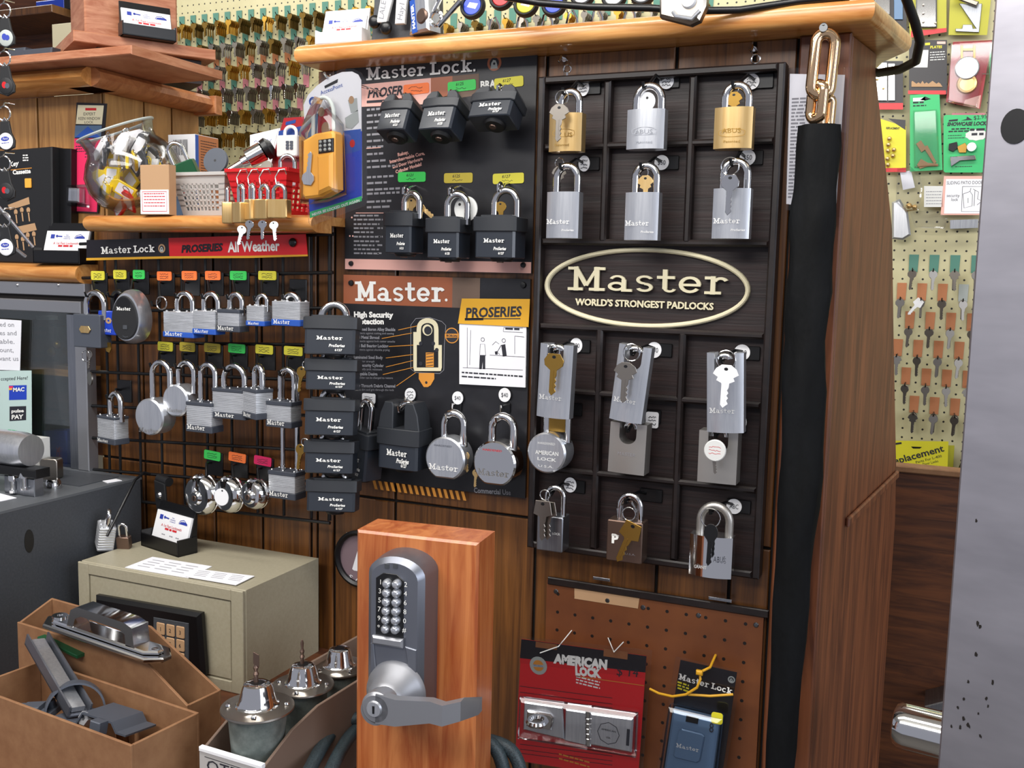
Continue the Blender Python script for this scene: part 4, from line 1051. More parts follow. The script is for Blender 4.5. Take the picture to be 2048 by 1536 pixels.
q = MB(); c = f(1221, 1461); q.m = 0; q.line([(c[0] + 15 * math.cos(rad(a)), c[1] + 15 * math.sin(rad(a))) for a in range(0, 361, 45)], .8, -9.3); q.text('AMERICAN', 2.4, c[0], c[1] + 3, -9.4, al='c', w=20); q.text('USA', 2.4, c[0], c[1] - 7, -9.4, al='c'); q.poly(f.pts((1258, 1452), (1264, 1453), (1262, 1486), (1256, 1485)), -9.3); q.build('stamping', 'ink', ac)
q = MB(); q.prism(f.pts((1040, 1272), (1305, 1300), (1285, 1560), (1028, 1520)), -1.6, -1.0); q.prism(f.pts((1046, 1388), (1280, 1420), (1276, 1508), (1042, 1470)), -17, -2, 5); q.build('clear_shell', 'clearplastic', ac)
for (a, b, c2), t in ((((1142, 1262), (1117, 1293), (1080, 1306)), 'first slot'), (((1214, 1277), (1228, 1304), (1247, 1284)), 'second slot')):
    f2 = Fl(a[0], a[1], -.010); q = MB(); pts = [(0, 4, 0)]
    for pp in (b, c2):
        u = P(*pp, YA - .004) - f2.o; pts.append((u.x * 1000, u.y * 1000, u.z * 1000))
    q.tube(pts, .7, 5); o = q.build('tie_wire', 'offwhite'); o.location = f2.o; tag(o, 'thin white tie wire through the %s of the red hasp pack' % t, 'wire')

f = Fl(1400, 1440, -.036)
mc = thing('blister_pack', 'slanting dark pack with a blue grey box lock, next to the red pack', 'blister pack', f.o)
q = MB(); q.prism(f.pts((1361, 1320), (1474, 1345), (1440, 1580), (1322, 1560)), 0, .8); q.build('card', 'signblack', mc)
q = MB(); f.text(q, 'Master Lock', (1357, 1358), (1465, 1388), 12, -.5, slab=True); q.m = 1
for y in (1368, 1374, 1380): q.greek(*f(1355, y - 3), 15, 2.2, -.5, -.15)
q.m = 2; f.text(q, '8', (1424, 1451), (1433, 1453), 19, -19.6); q.build('lettering', ['inkwhite', 'cardyellow', 'ink'], mc)
q = MB(); badge(q, f, 1463, 1359, 7); q.build('badge', ['taggrey', 'ink', 'taggrey'], mc)
mat('boxblue', '5a7390', 0.4, 0.3)
q = MB(); q.prism(f.pts((1352, 1410), (1444, 1432), (1424, 1580), (1330, 1560)), -18, -1, 3); q.build('box_lock', 'boxblue', mc)
q = MB(); pl = f.pts((1371, 1445), (1411, 1455), (1416, 1460), (1407, 1508), (1400, 1512), (1358, 1502), (1354, 1497), (1364, 1451)); q.prism(pl, -20.5, -18, 1.2); q.build('raised_plate', 'boxblue', mc)
q = MB(); f.text(q, 'Master', (1360, 1480), (1406, 1490), 8, -20.8, slab=True, wt=.5)
for i in range(5): q.poly(f.pts((1362 + i * 6, 1523 + i), (1366 + i * 6, 1524 + i), (1364 + i * 6, 1540), (1360 + i * 6, 1540)), -18.3)
q.build('stamping', 'offwhite', mc)
q = MB(); q.prism(f.pts((1380, 1418), (1404, 1424), (1402, 1436), (1378, 1431)), -19.5, -18, .6); q.build('latch', 'black', mc)
q = MB(); q.rbox(*[v for v in (f(1440, 1425)[0] - 7, f(1440, 1425)[0] + 7)], -19, -17, f(1440, 1425)[1] - 7, f(1440, 1425)[1] + 7, 3); q.build('dot_sticker', 'cardyellow', mc)
q = MB(); q.prism(f.pts((1352, 1312), (1484, 1342), (1446, 1580), (1310, 1560)), -1.6, -1.0); q.prism(f.pts((1345, 1402), (1450, 1426), (1432, 1580), (1322, 1560)), -24, -2, 4); q.build('clear_shell', 'clearplastic', mc)
f2 = Fl(1430, 1312, -.010); q = MB(); pts = [(0, 4, 0)]
for px, py, y in ((1420, 1335, -.045), (1399, 1345, -.062), (1401, 1358, -.064), (1394, 1375, -.063), (1372, 1389, -.062), (1345, 1393, -.058), (1318, 1387, -.05), (1300, 1378, -.042)):
    u = P(px, py, y) - f2.o; pts.append((u.x * 1000, u.y * 1000, u.z * 1000))
q.tube(pts, 1.7, 8); u = P(1399, 1345, -.064) - f2.o; q.box(u.x * 1000 - 4, u.x * 1000 + 4, u.y * 1000 - 3, u.y * 1000 + 3, u.z * 1000 - 3, u.z * 1000 + 3, 1)
pts = []
for px, py, y in ((1376, 1389, -.060), (1420, 1392, -.056), (1466, 1389, -.046)):
    u = P(px, py, y) - f2.o; pts.append((u.x * 1000, u.y * 1000, u.z * 1000))
q.tube(pts, 1.7, 8)
o = q.build('zip_tie', 'ziptie', None, 60); o.location = f2.o; tag(o, 'yellow zip tie looped through the slanting pack and the pegboard', 'zip tie')

# round plaque half hidden by the stand
p = P(722, 1117, -.012); k = (P(722, 1117, -.012) - P(722, 1127, -.012)).length * 100
rq = thing('round_plaque', 'round grey plaque with a black rim half hidden behind the lock stand', 'plaque', p)
q = MB(); q.ring((0, -3, 0), 52 * k, 4.5, n=40); q.build('rim', 'black', rq)
mat('plaque', '7e6a70', 0.4)
q = MB(); q.lathe([(0, 0), (52 * k, 0), (52 * k, 5), (0, 5)], ax='y', n=40); q.build('face', 'plaque', rq)
q = MB(); q.poly([(-3, 20), (-15, -18), (-12, -20), (6, -20), (6, 18)], -.5); q.text('S C', 8, -22, -34, -.4, w=22, rot=-.3); q.text('KEN', 7, -32, 17, -.4, w=20, rot=.9); q.build('lettering', 'white', rq)

# ================================================================ black wire grid with padlocks
YG = -.03
f = Fl(400, 700, YG)
gr = thing('wire_grid', 'black wire display grid full of laminated padlocks beside the posters', 'wire grid', f.o)
rows = [((160, 488), (668, 468)), ((158, 556), (666, 545)), ((160, 623), (664, 616)), ((165, 684), (662, 690)), ((172, 743), (660, 762)), ((170, 811), (660, 833)), ((170, 875), (660, 903)), ((176, 938), (660, 978)), ((184, 992), (660, 1046))]
for a, b in rows:
    q = MB(); p0, p1 = f(*a), f(*b); q.tube([(p0[0], 0, p0[1]), (p1[0], 0, p1[1])], 2.6, 8); q.build('rod', 'black', gr)
for xx in (204, 226, 268, 312, 358, 406, 456, 508, 562, 619, 656):
    q = MB(); p0 = f(xx, 480); p1 = f(xx, 1010); q.tube([(p0[0], 4.6, f(xx, 487 - (xx - 160) * .04)[1]), (p0[0], 4.6, f(xx, 990 + (xx - 180) * .11)[1])], 2.2 if xx != 656 else 3, 8); q.build('upright', 'black', gr)
# header sign
f = Fl(395, 495, -.045)
sg = thing('header_sign', 'black and red header strip clipped on top of the wire grid', 'sign', f.o)
q = MB(); q.prism(f.pts((173, 480), (337, 476), (339, 516), (173, 520)), 0, 1.2); q.build('black_panel', 'signblack', sg)
q = MB(); q.prism(f.pts((337, 476), (611, 468), (615, 512), (339, 515)), 0, 1.2); q.build('red_panel', 'signred', sg)
q = MB(); q.prism(f.pts((173, 516), (340, 512.5), (500, 511.5), (615, 509), (615, 512.5), (500, 516), (340, 517), (173, 521)), -.4, 1); q.build('yellow_edge', 'proyellow', sg)
q = MB(); f.text(q, 'Master Lock', (203, 508), (312, 504), 14, -.5, slab=True); q.m = 2
f.text(q, 'PROSERIES', (363, 505), (445, 501), 14, -.5, bold=.05, shear=.2); q.m = 0; f.text(q, 'All Weather', (457, 504), (560, 501), 20, -.5, bold=.03); q.build('lettering', ['inkwhite', 'ink', 'signblack'], sg)
q = MB(); badge(q, f, 324, 497, 9); q.build('badge', ['kraft', 'ink', 'taggrey'], sg)
q = MB(); q.ball((f(587, 485)[0], -2, f(587, 485)[1]), 6.5, 8, (1, .6, 1)); q.build('push_pin', 'black', sg)

GD = 'padlocks on the wire grid'
YL = -.085
bb = ('blueband', 8, None, 0)
padlock('dark grey padlock with a brass oval plate, first on the wire grid', (146, 629, 200, 695), (157, 203, 579), YL, 24, 'box', 'castgrey', 5.0, rot=(0, 0, 0), group=GD)
p = P(170, 659, YL - .001); q = MB(); q.prism([(-12, 0), (-8, -5.5), (8, -5.5), (12, 0), (8, 5.5), (-8, 5.5)], -1, .5, .4); o = q.build('brass_plate', 'brass'); o.location = p; pl_ = o
pl_.parent = [x for x in COL.objects if x.get('label', '').startswith('dark grey padlock with a brass')][0]
pl_.matrix_parent_inverse = Matrix.Translation(-pl_.parent.location)
o = padlock('blue covered padlock with a brown lion badge on the wire grid', (196, 622, 232, 670), (211, 240, 579), YL + .01, 24, 'box', 'blue', 4.6, ms='black', group=GD, texts=[('Master', .42, .12, .7, 6, 'inkwhite', dict(slab=True, wt=.6)), ('o', .6, .5, .34, 12, 'kraft', dict(bold=.05))])
# oval lock with chrome rim
p = P(266, 633, YL - .006); k = (P(266, 633, YL) - P(266, 643, YL)).length * 100
ov = thing('padlock', 'egg shaped black lock with a chrome rim on the wire grid', 'padlock', p + Vector((0, 0, .04)), (0, 0, rad(12)), GD)
z0 = -40


def egg(a, b, n=36, s=1.0): return [(a * (1 + .10 * -math.sin(t)) * math.cos(t) * s, z0 + b * math.sin(t) * s) for t in [2 * math.pi * i / n for i in range(n)]]


q = MB(); A, B = 35 * k, 54 * k
q.loft([[(x, y, z) for x, z in egg(A, B, s=s_)] for y, s_ in ((13, .9), (10, .98), (0, 1), (-10, .97), (-19, .86), (-19, .80))]); q.build('rim', 'satin', ov)
q = MB(); q.prism([(x - 1, z - 1) for x, z in egg(A * .80, B * .80)], -21.5, -18, 1.2); q.m = 1; q.disc(-2, z0 + B * .48, A * .42, A * .36, -21.8); q.build('face', ['blackmatte', 'black'], ov)
q = MB(); q.text('Master', 5, -1, z0 + 10, -21.9, al='c', w=24, slab=True); q.build('lettering', 'inkwhite', ov)
q = MB(); q.rbox(-3, 4, -22.4, -21, z0 - 18, z0 - 12, 1); q.line([(-4, z0 - 28), (0, z0 - 30), (5, z0 - 29)], 1, -21.9); q.build('button', 'darkgrey', ov)

padlock('largest blue banded laminated padlock on the upper row of the wire grid', (326, 624, 386, 675), (339, 379, 581), YL, 24, 'lam', 'lamsteel', 4.2, group=GD, bands=bb, texts=[('Master', .38, .06, .6, 6, 'inkwhite', dict(slab=True, wt=.7))], plates=13)
padlock('second blue banded laminated padlock on the wire grid, under an orange sticker', (385, 622, 430, 669), (394, 431, 582), YL, 22, 'lam', 'lamsteel', 4.0, group=GD, bands=('blueband', 8, None, 0), texts=[('Master', .42, .07, .65, 5, 'inkwhite', dict(slab=True, wt=.7))])
db = lambda a=9, b=5: ('darkband', a, 'darkband', b)
padlock('small dark banded laminated padlock of the upper row, under a green sticker', (434, 619, 478, 664), (446, 479, 583), YL, 22, 'lam', 'lamsteel', 4.0, group=GD, bands=db(), texts=[('Master', .42, .08, .75, 6, 'inkwhite', dict(slab=True, wt=.7))], plates=9)
padlock('smallest blue banded laminated padlock of the upper row of the wire grid', (492, 612, 528, 652), (503, 529, 586), YL, 20, 'lam', 'lamsteel', 3.2, group=GD, bands=('blueband', 7, None, 0), texts=[('Master', .45, .07, .65, 4, 'inkwhite', dict(slab=True, wt=.7))])
padlock('wide blue banded laminated padlock with a short shackle, last of the upper row', (543, 603, 600, 652), (554, 592, 583), YL, 24, 'lam', 'lamsteel', 4.2, group=GD, bands=('blueband', 9, None, 0), texts=[('Master', .38, .08, .6, 6, 'inkwhite', dict(slab=True, wt=.7))], plates=12)
padlock('lone dark banded laminated padlock hanging low beside the steel case', (191, 833, 236, 888), (204, 240, 783), YL, 26, 'lam', 'lamsteel', 4.6, group=GD, bands=db(9, 4), rot=(0, 0, rad(-12)), texts=[('Master', .38, .06, .65, 5, 'inkwhite', dict(slab=True, wt=.7))], plates=12)
padlock('round topped long shackle padlock, lowest of the pair on the wire grid', (269, 799, 326, 875), (287, 331, 720), YL - .01, 30, 'round', 'satin', 4.4, group=GD, texts=[('Master', .5, .13, .7, 7, 'satindark', dict(slab=True, wt=.6))])
padlock('round topped long shackle padlock hanging a little higher on the wire grid', (324, 771, 375, 833), (339, 379, 721), YL, 30, 'round', 'satin', 4.2, group=GD, texts=[('Master', .5, .14, .65, 6, 'satindark', dict(slab=True, wt=.6))])
padlock('dark banded laminated padlock with a long shackle, beside the round ones', (372, 805, 423, 865), (386, 424, 725), YL - .004, 26, 'lam', 'lamsteel', 4.2, group=GD, bands=db(10, 5), texts=[('Master', .42, .09, .72, 7, 'inkwhite', dict(slab=True, wt=.7))], plates=11)
padlock('wide dark banded laminated padlock partly behind another, under the green sticker', (424, 778, 490, 838), (432, 483, 727), YL, 26, 'lam', 'lamsteel', 4.4, group=GD, bands=db(9, 5), texts=[('Master', .4, .06, .6, 6, 'inkwhite', dict(slab=True, wt=.7))], plates=12)
padlock('turned dark banded laminated padlock overlapping its wide neighbour', (481, 778, 526, 838), (489, 524, 728), YL - .012, 28, 'lam', 'lamsteel', 4.4, group=GD, bands=db(9, 5), rot=(0, 0, rad(-24)), texts=[('Master', .42, .06, .6, 6, 'inkwhite', dict(slab=True, wt=.7))], plates=12)
padlock('dark banded laminated padlock above the hanging long shackle one', (532, 803, 582, 855), (545, 582, 735), YL - .004, 26, 'lam', 'lamsteel', 4.0, group=GD, bands=db(9, 6), texts=[('Master', .42, .09, .72, 7, 'inkwhite', dict(slab=True, wt=.7))], plates=10)
padlock('very long shackled laminated padlock at the bottom end of the wire grid', (536, 943, 590, 998), (551, 588, 738), YL + .004, 26, 'lam', 'lamsteel', 3.6, group=GD, bands=db(10, 6), texts=[('Master', .42, .09, .72, 7, 'inkwhite', dict(slab=True, wt=.7))], plates=10)


def disc_lock(label, cx, cy, r, yaw, ph=0):
    k = (P(cx, cy, -.08) - P(cx, cy + 10, -.08)).length * 100; Rr = r * k; p = P(cx, cy, -.082)
    o = thing('disc_padlock', label, 'padlock', p + Vector((0, 0, Rr * .001 * .75)), (0, rad(ph), yaw), 'disc padlocks on the wire grid'); z = -Rr * .75
    gap = [(Rr * math.sin(a) * 1.0, z + Rr * math.cos(a)) for a in [rad(20 + i * 320 / 40) for i in range(41)]] + [(-Rr * .26, z + Rr * .35), (0, z + Rr * .22), (Rr * .26, z + Rr * .35)]
    sh_ = lambda s_: [(x * s_, z + (zz - z) * s_) for x, zz in gap]
    q = MB(); q.loft([[(x, y, zz) for x, zz in sh_(s_)] for y, s_ in ((13, .62), (12.5, .8), (8, .95), (2.5, 1), (1.5, .97), (-1.5, .97), (-2.5, 1), (-8, .95), (-12.5, .8), (-13, .62))]); q.build('case', 'chrome', o)
    q = MB(); q.tube([(-Rr * .5, 0, z + Rr * .6), (-Rr * .25, 0, z + Rr * .78), (Rr * .25, 0, z + Rr * .78), (Rr * .5, 0, z + Rr * .6)], 4.2, 10); q.build('shackle', 'chrome', o)
    q = MB(); q.lathe([(0, -17), (8.5, -17), (10.5, -15), (10.5, -11)], c=(0, 0, z - Rr * .12), ax='y', n=24); q.m = 1; q.lathe([(0, -17.6), (4.4, -17.6), (4.6, -16)], c=(0, 0, z - Rr * .12), ax='y', n=16); q.m = 2; q.box(-.8, .8, -17.9, -17.4, z - Rr * .12 - 3, z - Rr * .12 + 3); q.build('cylinder', ['chrome', 'bronze', 'black'], o)
    return o


disc_lock('largest round disc padlock of polished steel, under the low green sticker', 406, 988, 41, rad(-9))
disc_lock('polished disc padlock with a round white tag, under the low orange sticker', 461, 988, 37, rad(-14))
disc_lock('smallest polished disc padlock, under the pink sticker', 512, 987, 31, rad(-8))
p = P(443, 994, -.125); q = MB(); q.lathe([(0, -.6), (12.5, -.6), (12.5, .6), (0, .6)], ax='y', n=28); q.m = 1; q.disc(2, 9.5, 1.4, 1.4, -.8); o = q.build('key_tag', ['white', 'ink']); o.location = p; tag(o, 'round white paper tag hanging before a disc padlock', 'tag')
# empty ring and hanging keys
p = P(323, 606, YL); q = MB(); q.ring((0, 0, 0), 9.6, 1.0, n=28); o = q.build('split_ring', 'chrome'); o.location = p; tag(o, 'empty split ring on a hook between the egg lock and the laminated padlocks', 'ring')
key('dull key hanging below the dark grey padlock beside the steel case', (180, 702), (177, 738), -.055, 'nickel', 'round', (172, 712, 12), None)
p = P(180, 757, -.055); q = MB(); q.lathe([(0, -1), (11, -1), (11, 1), (0, 1)], ax='y', n=26); o = q.build('key_disc', 'nickel'); o.location = p; o.rotation_euler = (0, 0, rad(-25)); tag(o, 'round dull metal key disc hanging below the dark grey padlock', 'key disc')
p = P(217, 690, -.07); q = MB(); q.prism([(-4, 4), (4, 4), (6, -6), (2, -12), (-4, -10), (-6, -2)], -1, 1); o = q.build('brass_key', 'brassdark'); o.location = p; tag(o, 'brass key bow peeking out under the blue covered padlock', 'key')

# hooks with coloured price stickers
HG = 'price hooks on the wire grid'
spec = [((195, 551), 40, 'yellowtag', (180, 580), 'first of the upper row, over the dark grey padlock'), ((239, 549), 38, 'yellowtag', (225, 580), 'upper row, over the blue covered padlock'), ((277, 549), 34, 'greentag', (252, 582), 'upper row, over the egg shaped lock'),
        ((328, 552), 42, 'orangetag', (312, 598), 'upper row, over the empty ring'), ((378, 551), 43, 'orangetag', (359, 582), 'upper row, over the largest blue banded padlock'), ((425, 551), 43, 'orangetag', (412, 583), 'upper row, over the second blue banded padlock'),
        ((476, 551), 46, 'greentag', (462, 584), 'upper row, over the small dark banded padlock'), ((534, 551), 49, 'yellowtag', (516, 587), 'upper row, over the smallest padlock'), ((590, 566), 0, '', (573, 584), 'last of the upper row'),
        ((330, 693), 43, 'yellowtag', (309, 721), 'middle row, over the lower round padlock'), ((374, 694), 43, 'mustardtag', (359, 722), 'middle row, over the higher round padlock'), ((424, 696), 45, 'mustardtag', (405, 726), 'middle row, third hook'),
        ((473, 697), 47, 'greentag', (457, 728), 'middle row, over the wide laminated padlock'), ((528, 699), 48, 'yellowtag', (506, 729), 'middle row, over the turned laminated padlock'), ((586, 702), 50, 'yellowtag', (566, 736), 'middle row, last hook'), ((243, 765), 0, '', (222, 784), 'low beside the steel case'),
        ((424, 911), 45, 'greentag', (404, 953), 'low row, over the largest disc padlock'), ((474, 915), 47, 'orangetag', (459, 955), 'low row, over the disc padlock with tag'), ((525, 922), 47, 'pinktag', (510, 960), 'low row, over the smallest disc padlock')]
nm = {'yellowtag': 'yellow', 'mustardtag': 'mustard', 'greentag': 'green', 'orangetag': 'orange', 'pinktag': 'pink'}
for i, (pc, w_, m_, at, t) in enumerate(spec):
    kx = .78
    o = price_hook('black grid hook with %s, %s' % (nm.get(m_, '') + ' sticker' if w_ else 'no sticker', t), at, YL + .012, (pc[0] + 8, pc[1] + 17), (pc[0], pc[1], w_ * .52 * .85, 9) if w_ else None, m_ or 'white', True, None, -.034, HG, 30, 36, srot=rad(-4) if i > 15 else (rad(.5) if i < 9 else rad(-1)))
# strap with cord at the safe
p = P(322, 985, -.05); st = thing('strap', 'black leather strap with a chrome snap around the lowest rod of the grid', 'strap', p, (0, 0, rad(-15)))
q = MB(); q.tube([(-14, 6, 20), (14, 6, 18)], 7.5, 12); q.prism([(-15, 18), (14, 16), (17, -10), (10, -62), (0, -62), (-13, -14)], -3, 1, 1); q.build('band', 'blackmatte', st)
q = MB(); q.lathe([(0, -7), (4, -6), (6, -3), (6, -2)], c=(0, 0, -4), ax='y', n=18); q.build('snap', 'chrome', st)
# cord to the small padlock on the safe
pts = [P(300, 948, -.05), P(288, 945, -.06), P(270, 960, -.08), P(250, 1000, -.11), P(230, 1040, -.13), P(214, 1072, -.15)]
q = MB(1); q.tube([tuple(a - pts[0]) for a in pts], .0022, 8); o = q.build('cord', 'black', None, 60); o.location = pts[0]; tag(o, 'thin black cord running from the grid down to the little padlock on the safe', 'cord')

# ================================================================ safes
G0 = P(280, 955, -.035); GZ = G0.z; GX = G0.x
gs = thing('safe', 'large dark grey floor safe standing in front of the steel display case', 'safe', (GX, -.03, CT_Z))
yfr = PX(-60, 1025, GX).y
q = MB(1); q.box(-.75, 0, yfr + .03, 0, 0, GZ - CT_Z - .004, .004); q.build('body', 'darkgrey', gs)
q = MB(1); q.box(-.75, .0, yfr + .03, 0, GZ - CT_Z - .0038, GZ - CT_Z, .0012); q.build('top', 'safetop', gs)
p = PX(58, 1082, GX) - gs.location; q = MB(1); q.prism([(p.y + .008 * math.cos(a) * 1.0, p.z + .017 * math.sin(a)) for a in [i * math.pi / 8 for i in range(16)]], -.003, .0006, 0, 'x'); q.build('bolt_hole', 'black', gs)
a = PZ(150, 945, GZ); q = MB(1); q.box(-.30, -.03, -.10, -.02, 0, .0012); o = q.build('slot_plate', 'darkgrey', gs); o.location = (0, 0, GZ - CT_Z)
for pts, lab in ((((205, 963), (232, 959), (244, 962), (215, 967)), 'small pale sticker on top of the dark grey safe'), (((-20, 985), (0, 988), (33, 997), (0, 1004), (-40, 1004)), 'white paper slip at the near end of the grey safe top')):
    pp = [PZ(x, y, GZ) for x, y in pts]; q = MB(1); q.prism([(v.x - pp[0].x, v.y - pp[0].y) for v in pp], .0003, .0012, 0, 'z'); o = q.build('paper_slip', 'paper'); o.location = pp[0]; tag(o, lab, 'paper')

bx = thing('beige_safe', 'beige steel safe with a black electronic keypad against the panelled wall', 'safe', (SAFE_X0, SAFE_Y, CT_Z))
W, D, Hh = (SAFE_X1 - SAFE_X0) * 1000, (-.02 - SAFE_Y) * 1000, (SAFE_Z - CT_Z) * 1000
q = MB(); q.box(0, W, 4, D, 0, Hh, 4); q.build('body', 'beige', bx)
q = MB(); fw = 16
for a in ((0, fw + 4, 0, Hh), (W - fw - 4, W, 0, Hh), (fw + 4, W - fw - 4, Hh - fw, Hh), (fw + 4, W - fw - 4, 0, fw)): q.box(a[0], a[1], 0, 5, a[2], a[3], 1)
q.build('door_frame', 'beige', bx)
q = MB(); q.box(fw + 6, W - fw - 6, 1.5, 6, fw + 2, Hh - fw - 2, .8); q.build('door', 'beige', bx)
fs = Fl(155, 1125, SAFE_Y); zz = (fs.o.z - CT_Z) * 1000


def sp(px, py): a = fs(px, py); return (a[0], a[1] + zz)


q = MB(); q.prism([sp(202, 1186), sp(412, 1222), sp(421, 1345), sp(206, 1300)], -14, 2, 5); q.build('keypad_panel', 'black', bx)
q = MB(); q.prism([sp(279, 1232), sp(311, 1237), sp(310, 1275), sp(278, 1270)], -15.5, -13, 1); q.build('battery_cover', 'greyplastic', bx)
q = MB(); q.prism([sp(322, 1228), sp(392, 1240), sp(392, 1330), sp(322, 1318)], -15, -13, .5); q.build('key_field', 'darkgrey', bx)
n = 0
for r_ in range(3):
    for c_ in range(3):
        x, z = sp(338 + c_ * 19.5, 1250 + c_ * 3.6 + r_ * 26); q = MB(); q.prism(rrect(x - 7.2, x + 7.2, z - 8.4, z + 8.4, 2), -17, -14.8, .8); q.m = 1; q.text('123456789'[n], 5.5, x, z - 2.6, -17.3, al='c'); q.build('key_button', ['kraft', 'ink'], bx); n += 1
# papers and padlock on the safe
for pts, m_, lab, dz in ((((305, 1115), (424, 1134), (377, 1157), (250, 1136)), 'paper', 'white note lying on top of the beige safe, the back one', .0), (((388, 1140), (509, 1155), (472, 1173), (371, 1156)), 'paper', 'white note at the front edge of the beige safe top', .0012)):
    pp = [PZ(x, y, SAFE_Z) for x, y in pts]; q = MB(1); c0 = pp[0]; q.prism([(v.x - c0.x, v.y - c0.y) for v in pp], .0003 + dz, .0012 + dz, 0, 'z'); q.m = 1
    u = (pp[1] - pp[0]); v = (pp[3] - pp[0])
    for i in range(4):
        for j in range(3):
            a = u * (.1 + .28 * j) + v * (.2 + .18 * i); b = a + u * .2; t_ = v * .03; q.add([(a.x, a.y, .0014 + dz), (b.x, b.y, .0014 + dz), (b.x + t_.x, b.y + t_.y, .0014 + dz), (a.x + t_.x, a.y + t_.y, .0014 + dz)], [(0, 1, 2, 3)])
    o = q.build('note', [m_, 'inkgrey']); o.location = c0; tag(o, lab, 'paper')
p = PZ(212, 1098, SAFE_Z); o = thing('padlock', 'little chrome padlock on a cord, leaning on the far corner of the beige safe', 'padlock', p + Vector((0, 0, .022)), (rad(-6), rad(14), rad(-38)))
q = MB(); lam(q, -15, 15, -12, 12, -20, 18, 9); q.build('body', 'lamsteel', o)
shackle(-11, 11, 16, 44, 0, 3.4, o)
p = PZ(238, 1100, SAFE_Z); o = thing('padlock', 'small worn padlock with a round shackle beside the card holder on the safe', 'padlock', p + Vector((0, .01, .012)), (rad(10), 0, rad(20)))
q = MB(); q.rbox(-10, 10, -6, 6, -12, 8, 2, 1); q.build('body', 'bronze', o); shackle(-8, 8, 6, 30, 0, 2.2, o)


def card_holder(label, px, py, Y, wpx, yaw, card=True, m='black', tilt=0, hold=True, clr=None, z=None):
    """business card holder; PX, PY = middle of the holder's front bottom edge"""
    p = P(px, py, Y) if z is None else PZ(px, py, z); k = (P(px, py, p.y) - P(px, py + 10, p.y)).length * 100; W_ = 96
    s_ = wpx * k / W_; o = thing('card_holder', label, 'card holder', p, (0, 0, yaw)); u = .001 * s_
    q = MB(u); q.box(-48, 48, 0, 34, 0, 3, .6); q.box(-48, 48, 0, 2.5, 0, 21, .6); q.box(-48, -45.5, 0, 34, 0, 25, .5); q.box(45.5, 48, 0, 34, 0, 25, .5)
    q.prism([(18, 0), (34, 0), (37, 66), (34, 66)], -46, 46, .5, 'x'); q.build('tray', m, o)
    q = MB(u); q.T = Matrix.Translation((0, 14, 5)) @ Matrix.Rotation(rad(-16), 4, 'X')
    for i in range(6): q.box(-44, 44, i * .6, i * .6 + .5, 0, 50)
    q.build('card_stack', 'white', o)
    q = MB(u); q.T = Matrix.Translation((0, 14, 5)) @ Matrix.Rotation(rad(-16), 4, 'X')
    q.m = 0; q.box(-34, -26, -.4, -.1, 37, 44); q.line([(-22, 41), (-10, 40.4)], 2, -.4); q.ring((-21, -.4, 41), 1.6, .6)
    q.text('Auto', 2, 0, 42, -.4, al='c'); q.text('Residential', 2, 0, 39, -.4, al='c'); q.text('Commercial', 2, 0, 36, -.4, al='c')
    q.line([(16, 38), (19, 42), (27, 44), (33, 41), (37, 38), (16, 37.4)], .9, -.4); q.poly([(17, 37), (37, 37), (36, 40), (30, 41.5), (20, 40.5)], -.35); q.line([(26, 42), (26, 39)], .8, -.4); q.m = 1
    q.text('A 1st Fast Locksmith', 4.2, 0, 27, -.4, al='c', w=52); q.greek(-15, 23, 30, 3, -.4); q.m = 2
    for x in (-20, 0, 16): q.greek(x, 15, 8, 1.4, -.4)
    q.build('card_print', ['inkblue', 'inkred', 'inkgrey'], o); return o


card_holder('black business card holder standing on the beige safe', 318, 1103, 0, 124, rad(-14), z=SAFE_Z)

# ================================================================ cardboard bins with hardware
DIRX = None


def bin_box(label, FR, BR, FL_, ztop, zbot, cut=None, m='cardboard', mi='cardboardin', name='cardboard_bin', t=.0035, hF=None, hB=None, side=None, dp=None):
    """open bin from three top corners in pixels: near right, far right, near left; hF/hB: heights along front and back as fractions [(u, h)]"""
    A, B, C_ = PZ(*FR, ztop), PZ(*BR, ztop), PZ(*FL_, ztop)
    ex = (A - C_); L = ex.length; ex.normalize(); ey = Vector((-ex.y, ex.x, 0)); Dp = (B - A).dot(ey); H_ = ztop - zbot; Dp = dp or Dp; side = side or []
    o = thing(name, label, 'box', (C_.x, C_.y, zbot), (0, 0, math.atan2(ex.y, ex.x)))
    fr = [(u * L, h * H_) for u, h in (hF or [(0, 1), (1, 1)])]; bk = [(u * L, h * H_) for u, h in (hB or [(0, 1), (1, 1)])]
    q = MB(1); q.prism([(0, 0), (L, 0)] + fr[::-1], 0, t, .0006); q.build('front_panel', m, o)
    q = MB(1); q.prism([(0, 0), (L, 0)] + bk[::-1], Dp - t, Dp, .0006); q.build('back_panel', m, o)
    q = MB(1); q.prism([(t, 0), (Dp - t, 0), (Dp - t, side[-1][1] * H_ if side else bk[-1][1])] + [(u * Dp, h * H_) for u, h in side[::-1]] + [(t, fr[-1][1])], L - t, L, .0006, 'x'); q.build('side_panel', m, o)
    q = MB(1); q.prism([(t, 0), (Dp - t, 0), (Dp - t, side[-1][1] * H_ if side else bk[0][1])] + [(u * Dp, h * H_) for u, h in side[::-1]] + [(t, fr[0][1])], 0, t, .0006, 'x'); q.build('side_panel', m, o)
    q = MB(1); q.box(t, L - t, t, Dp - t, 0, t); q.build('bottom', mi, o)
    return o, A, B, C_, ex, ey, L, Dp


TZ = CT_Z + .092
bo, A, B, C_, ex, ey, L, Dp = bin_box('brown cardboard bin nearest the lower picture corner, full of grey metal hardware', (262, 1492), (372, 1416), (-60, 1372), TZ, CT_Z + .001)
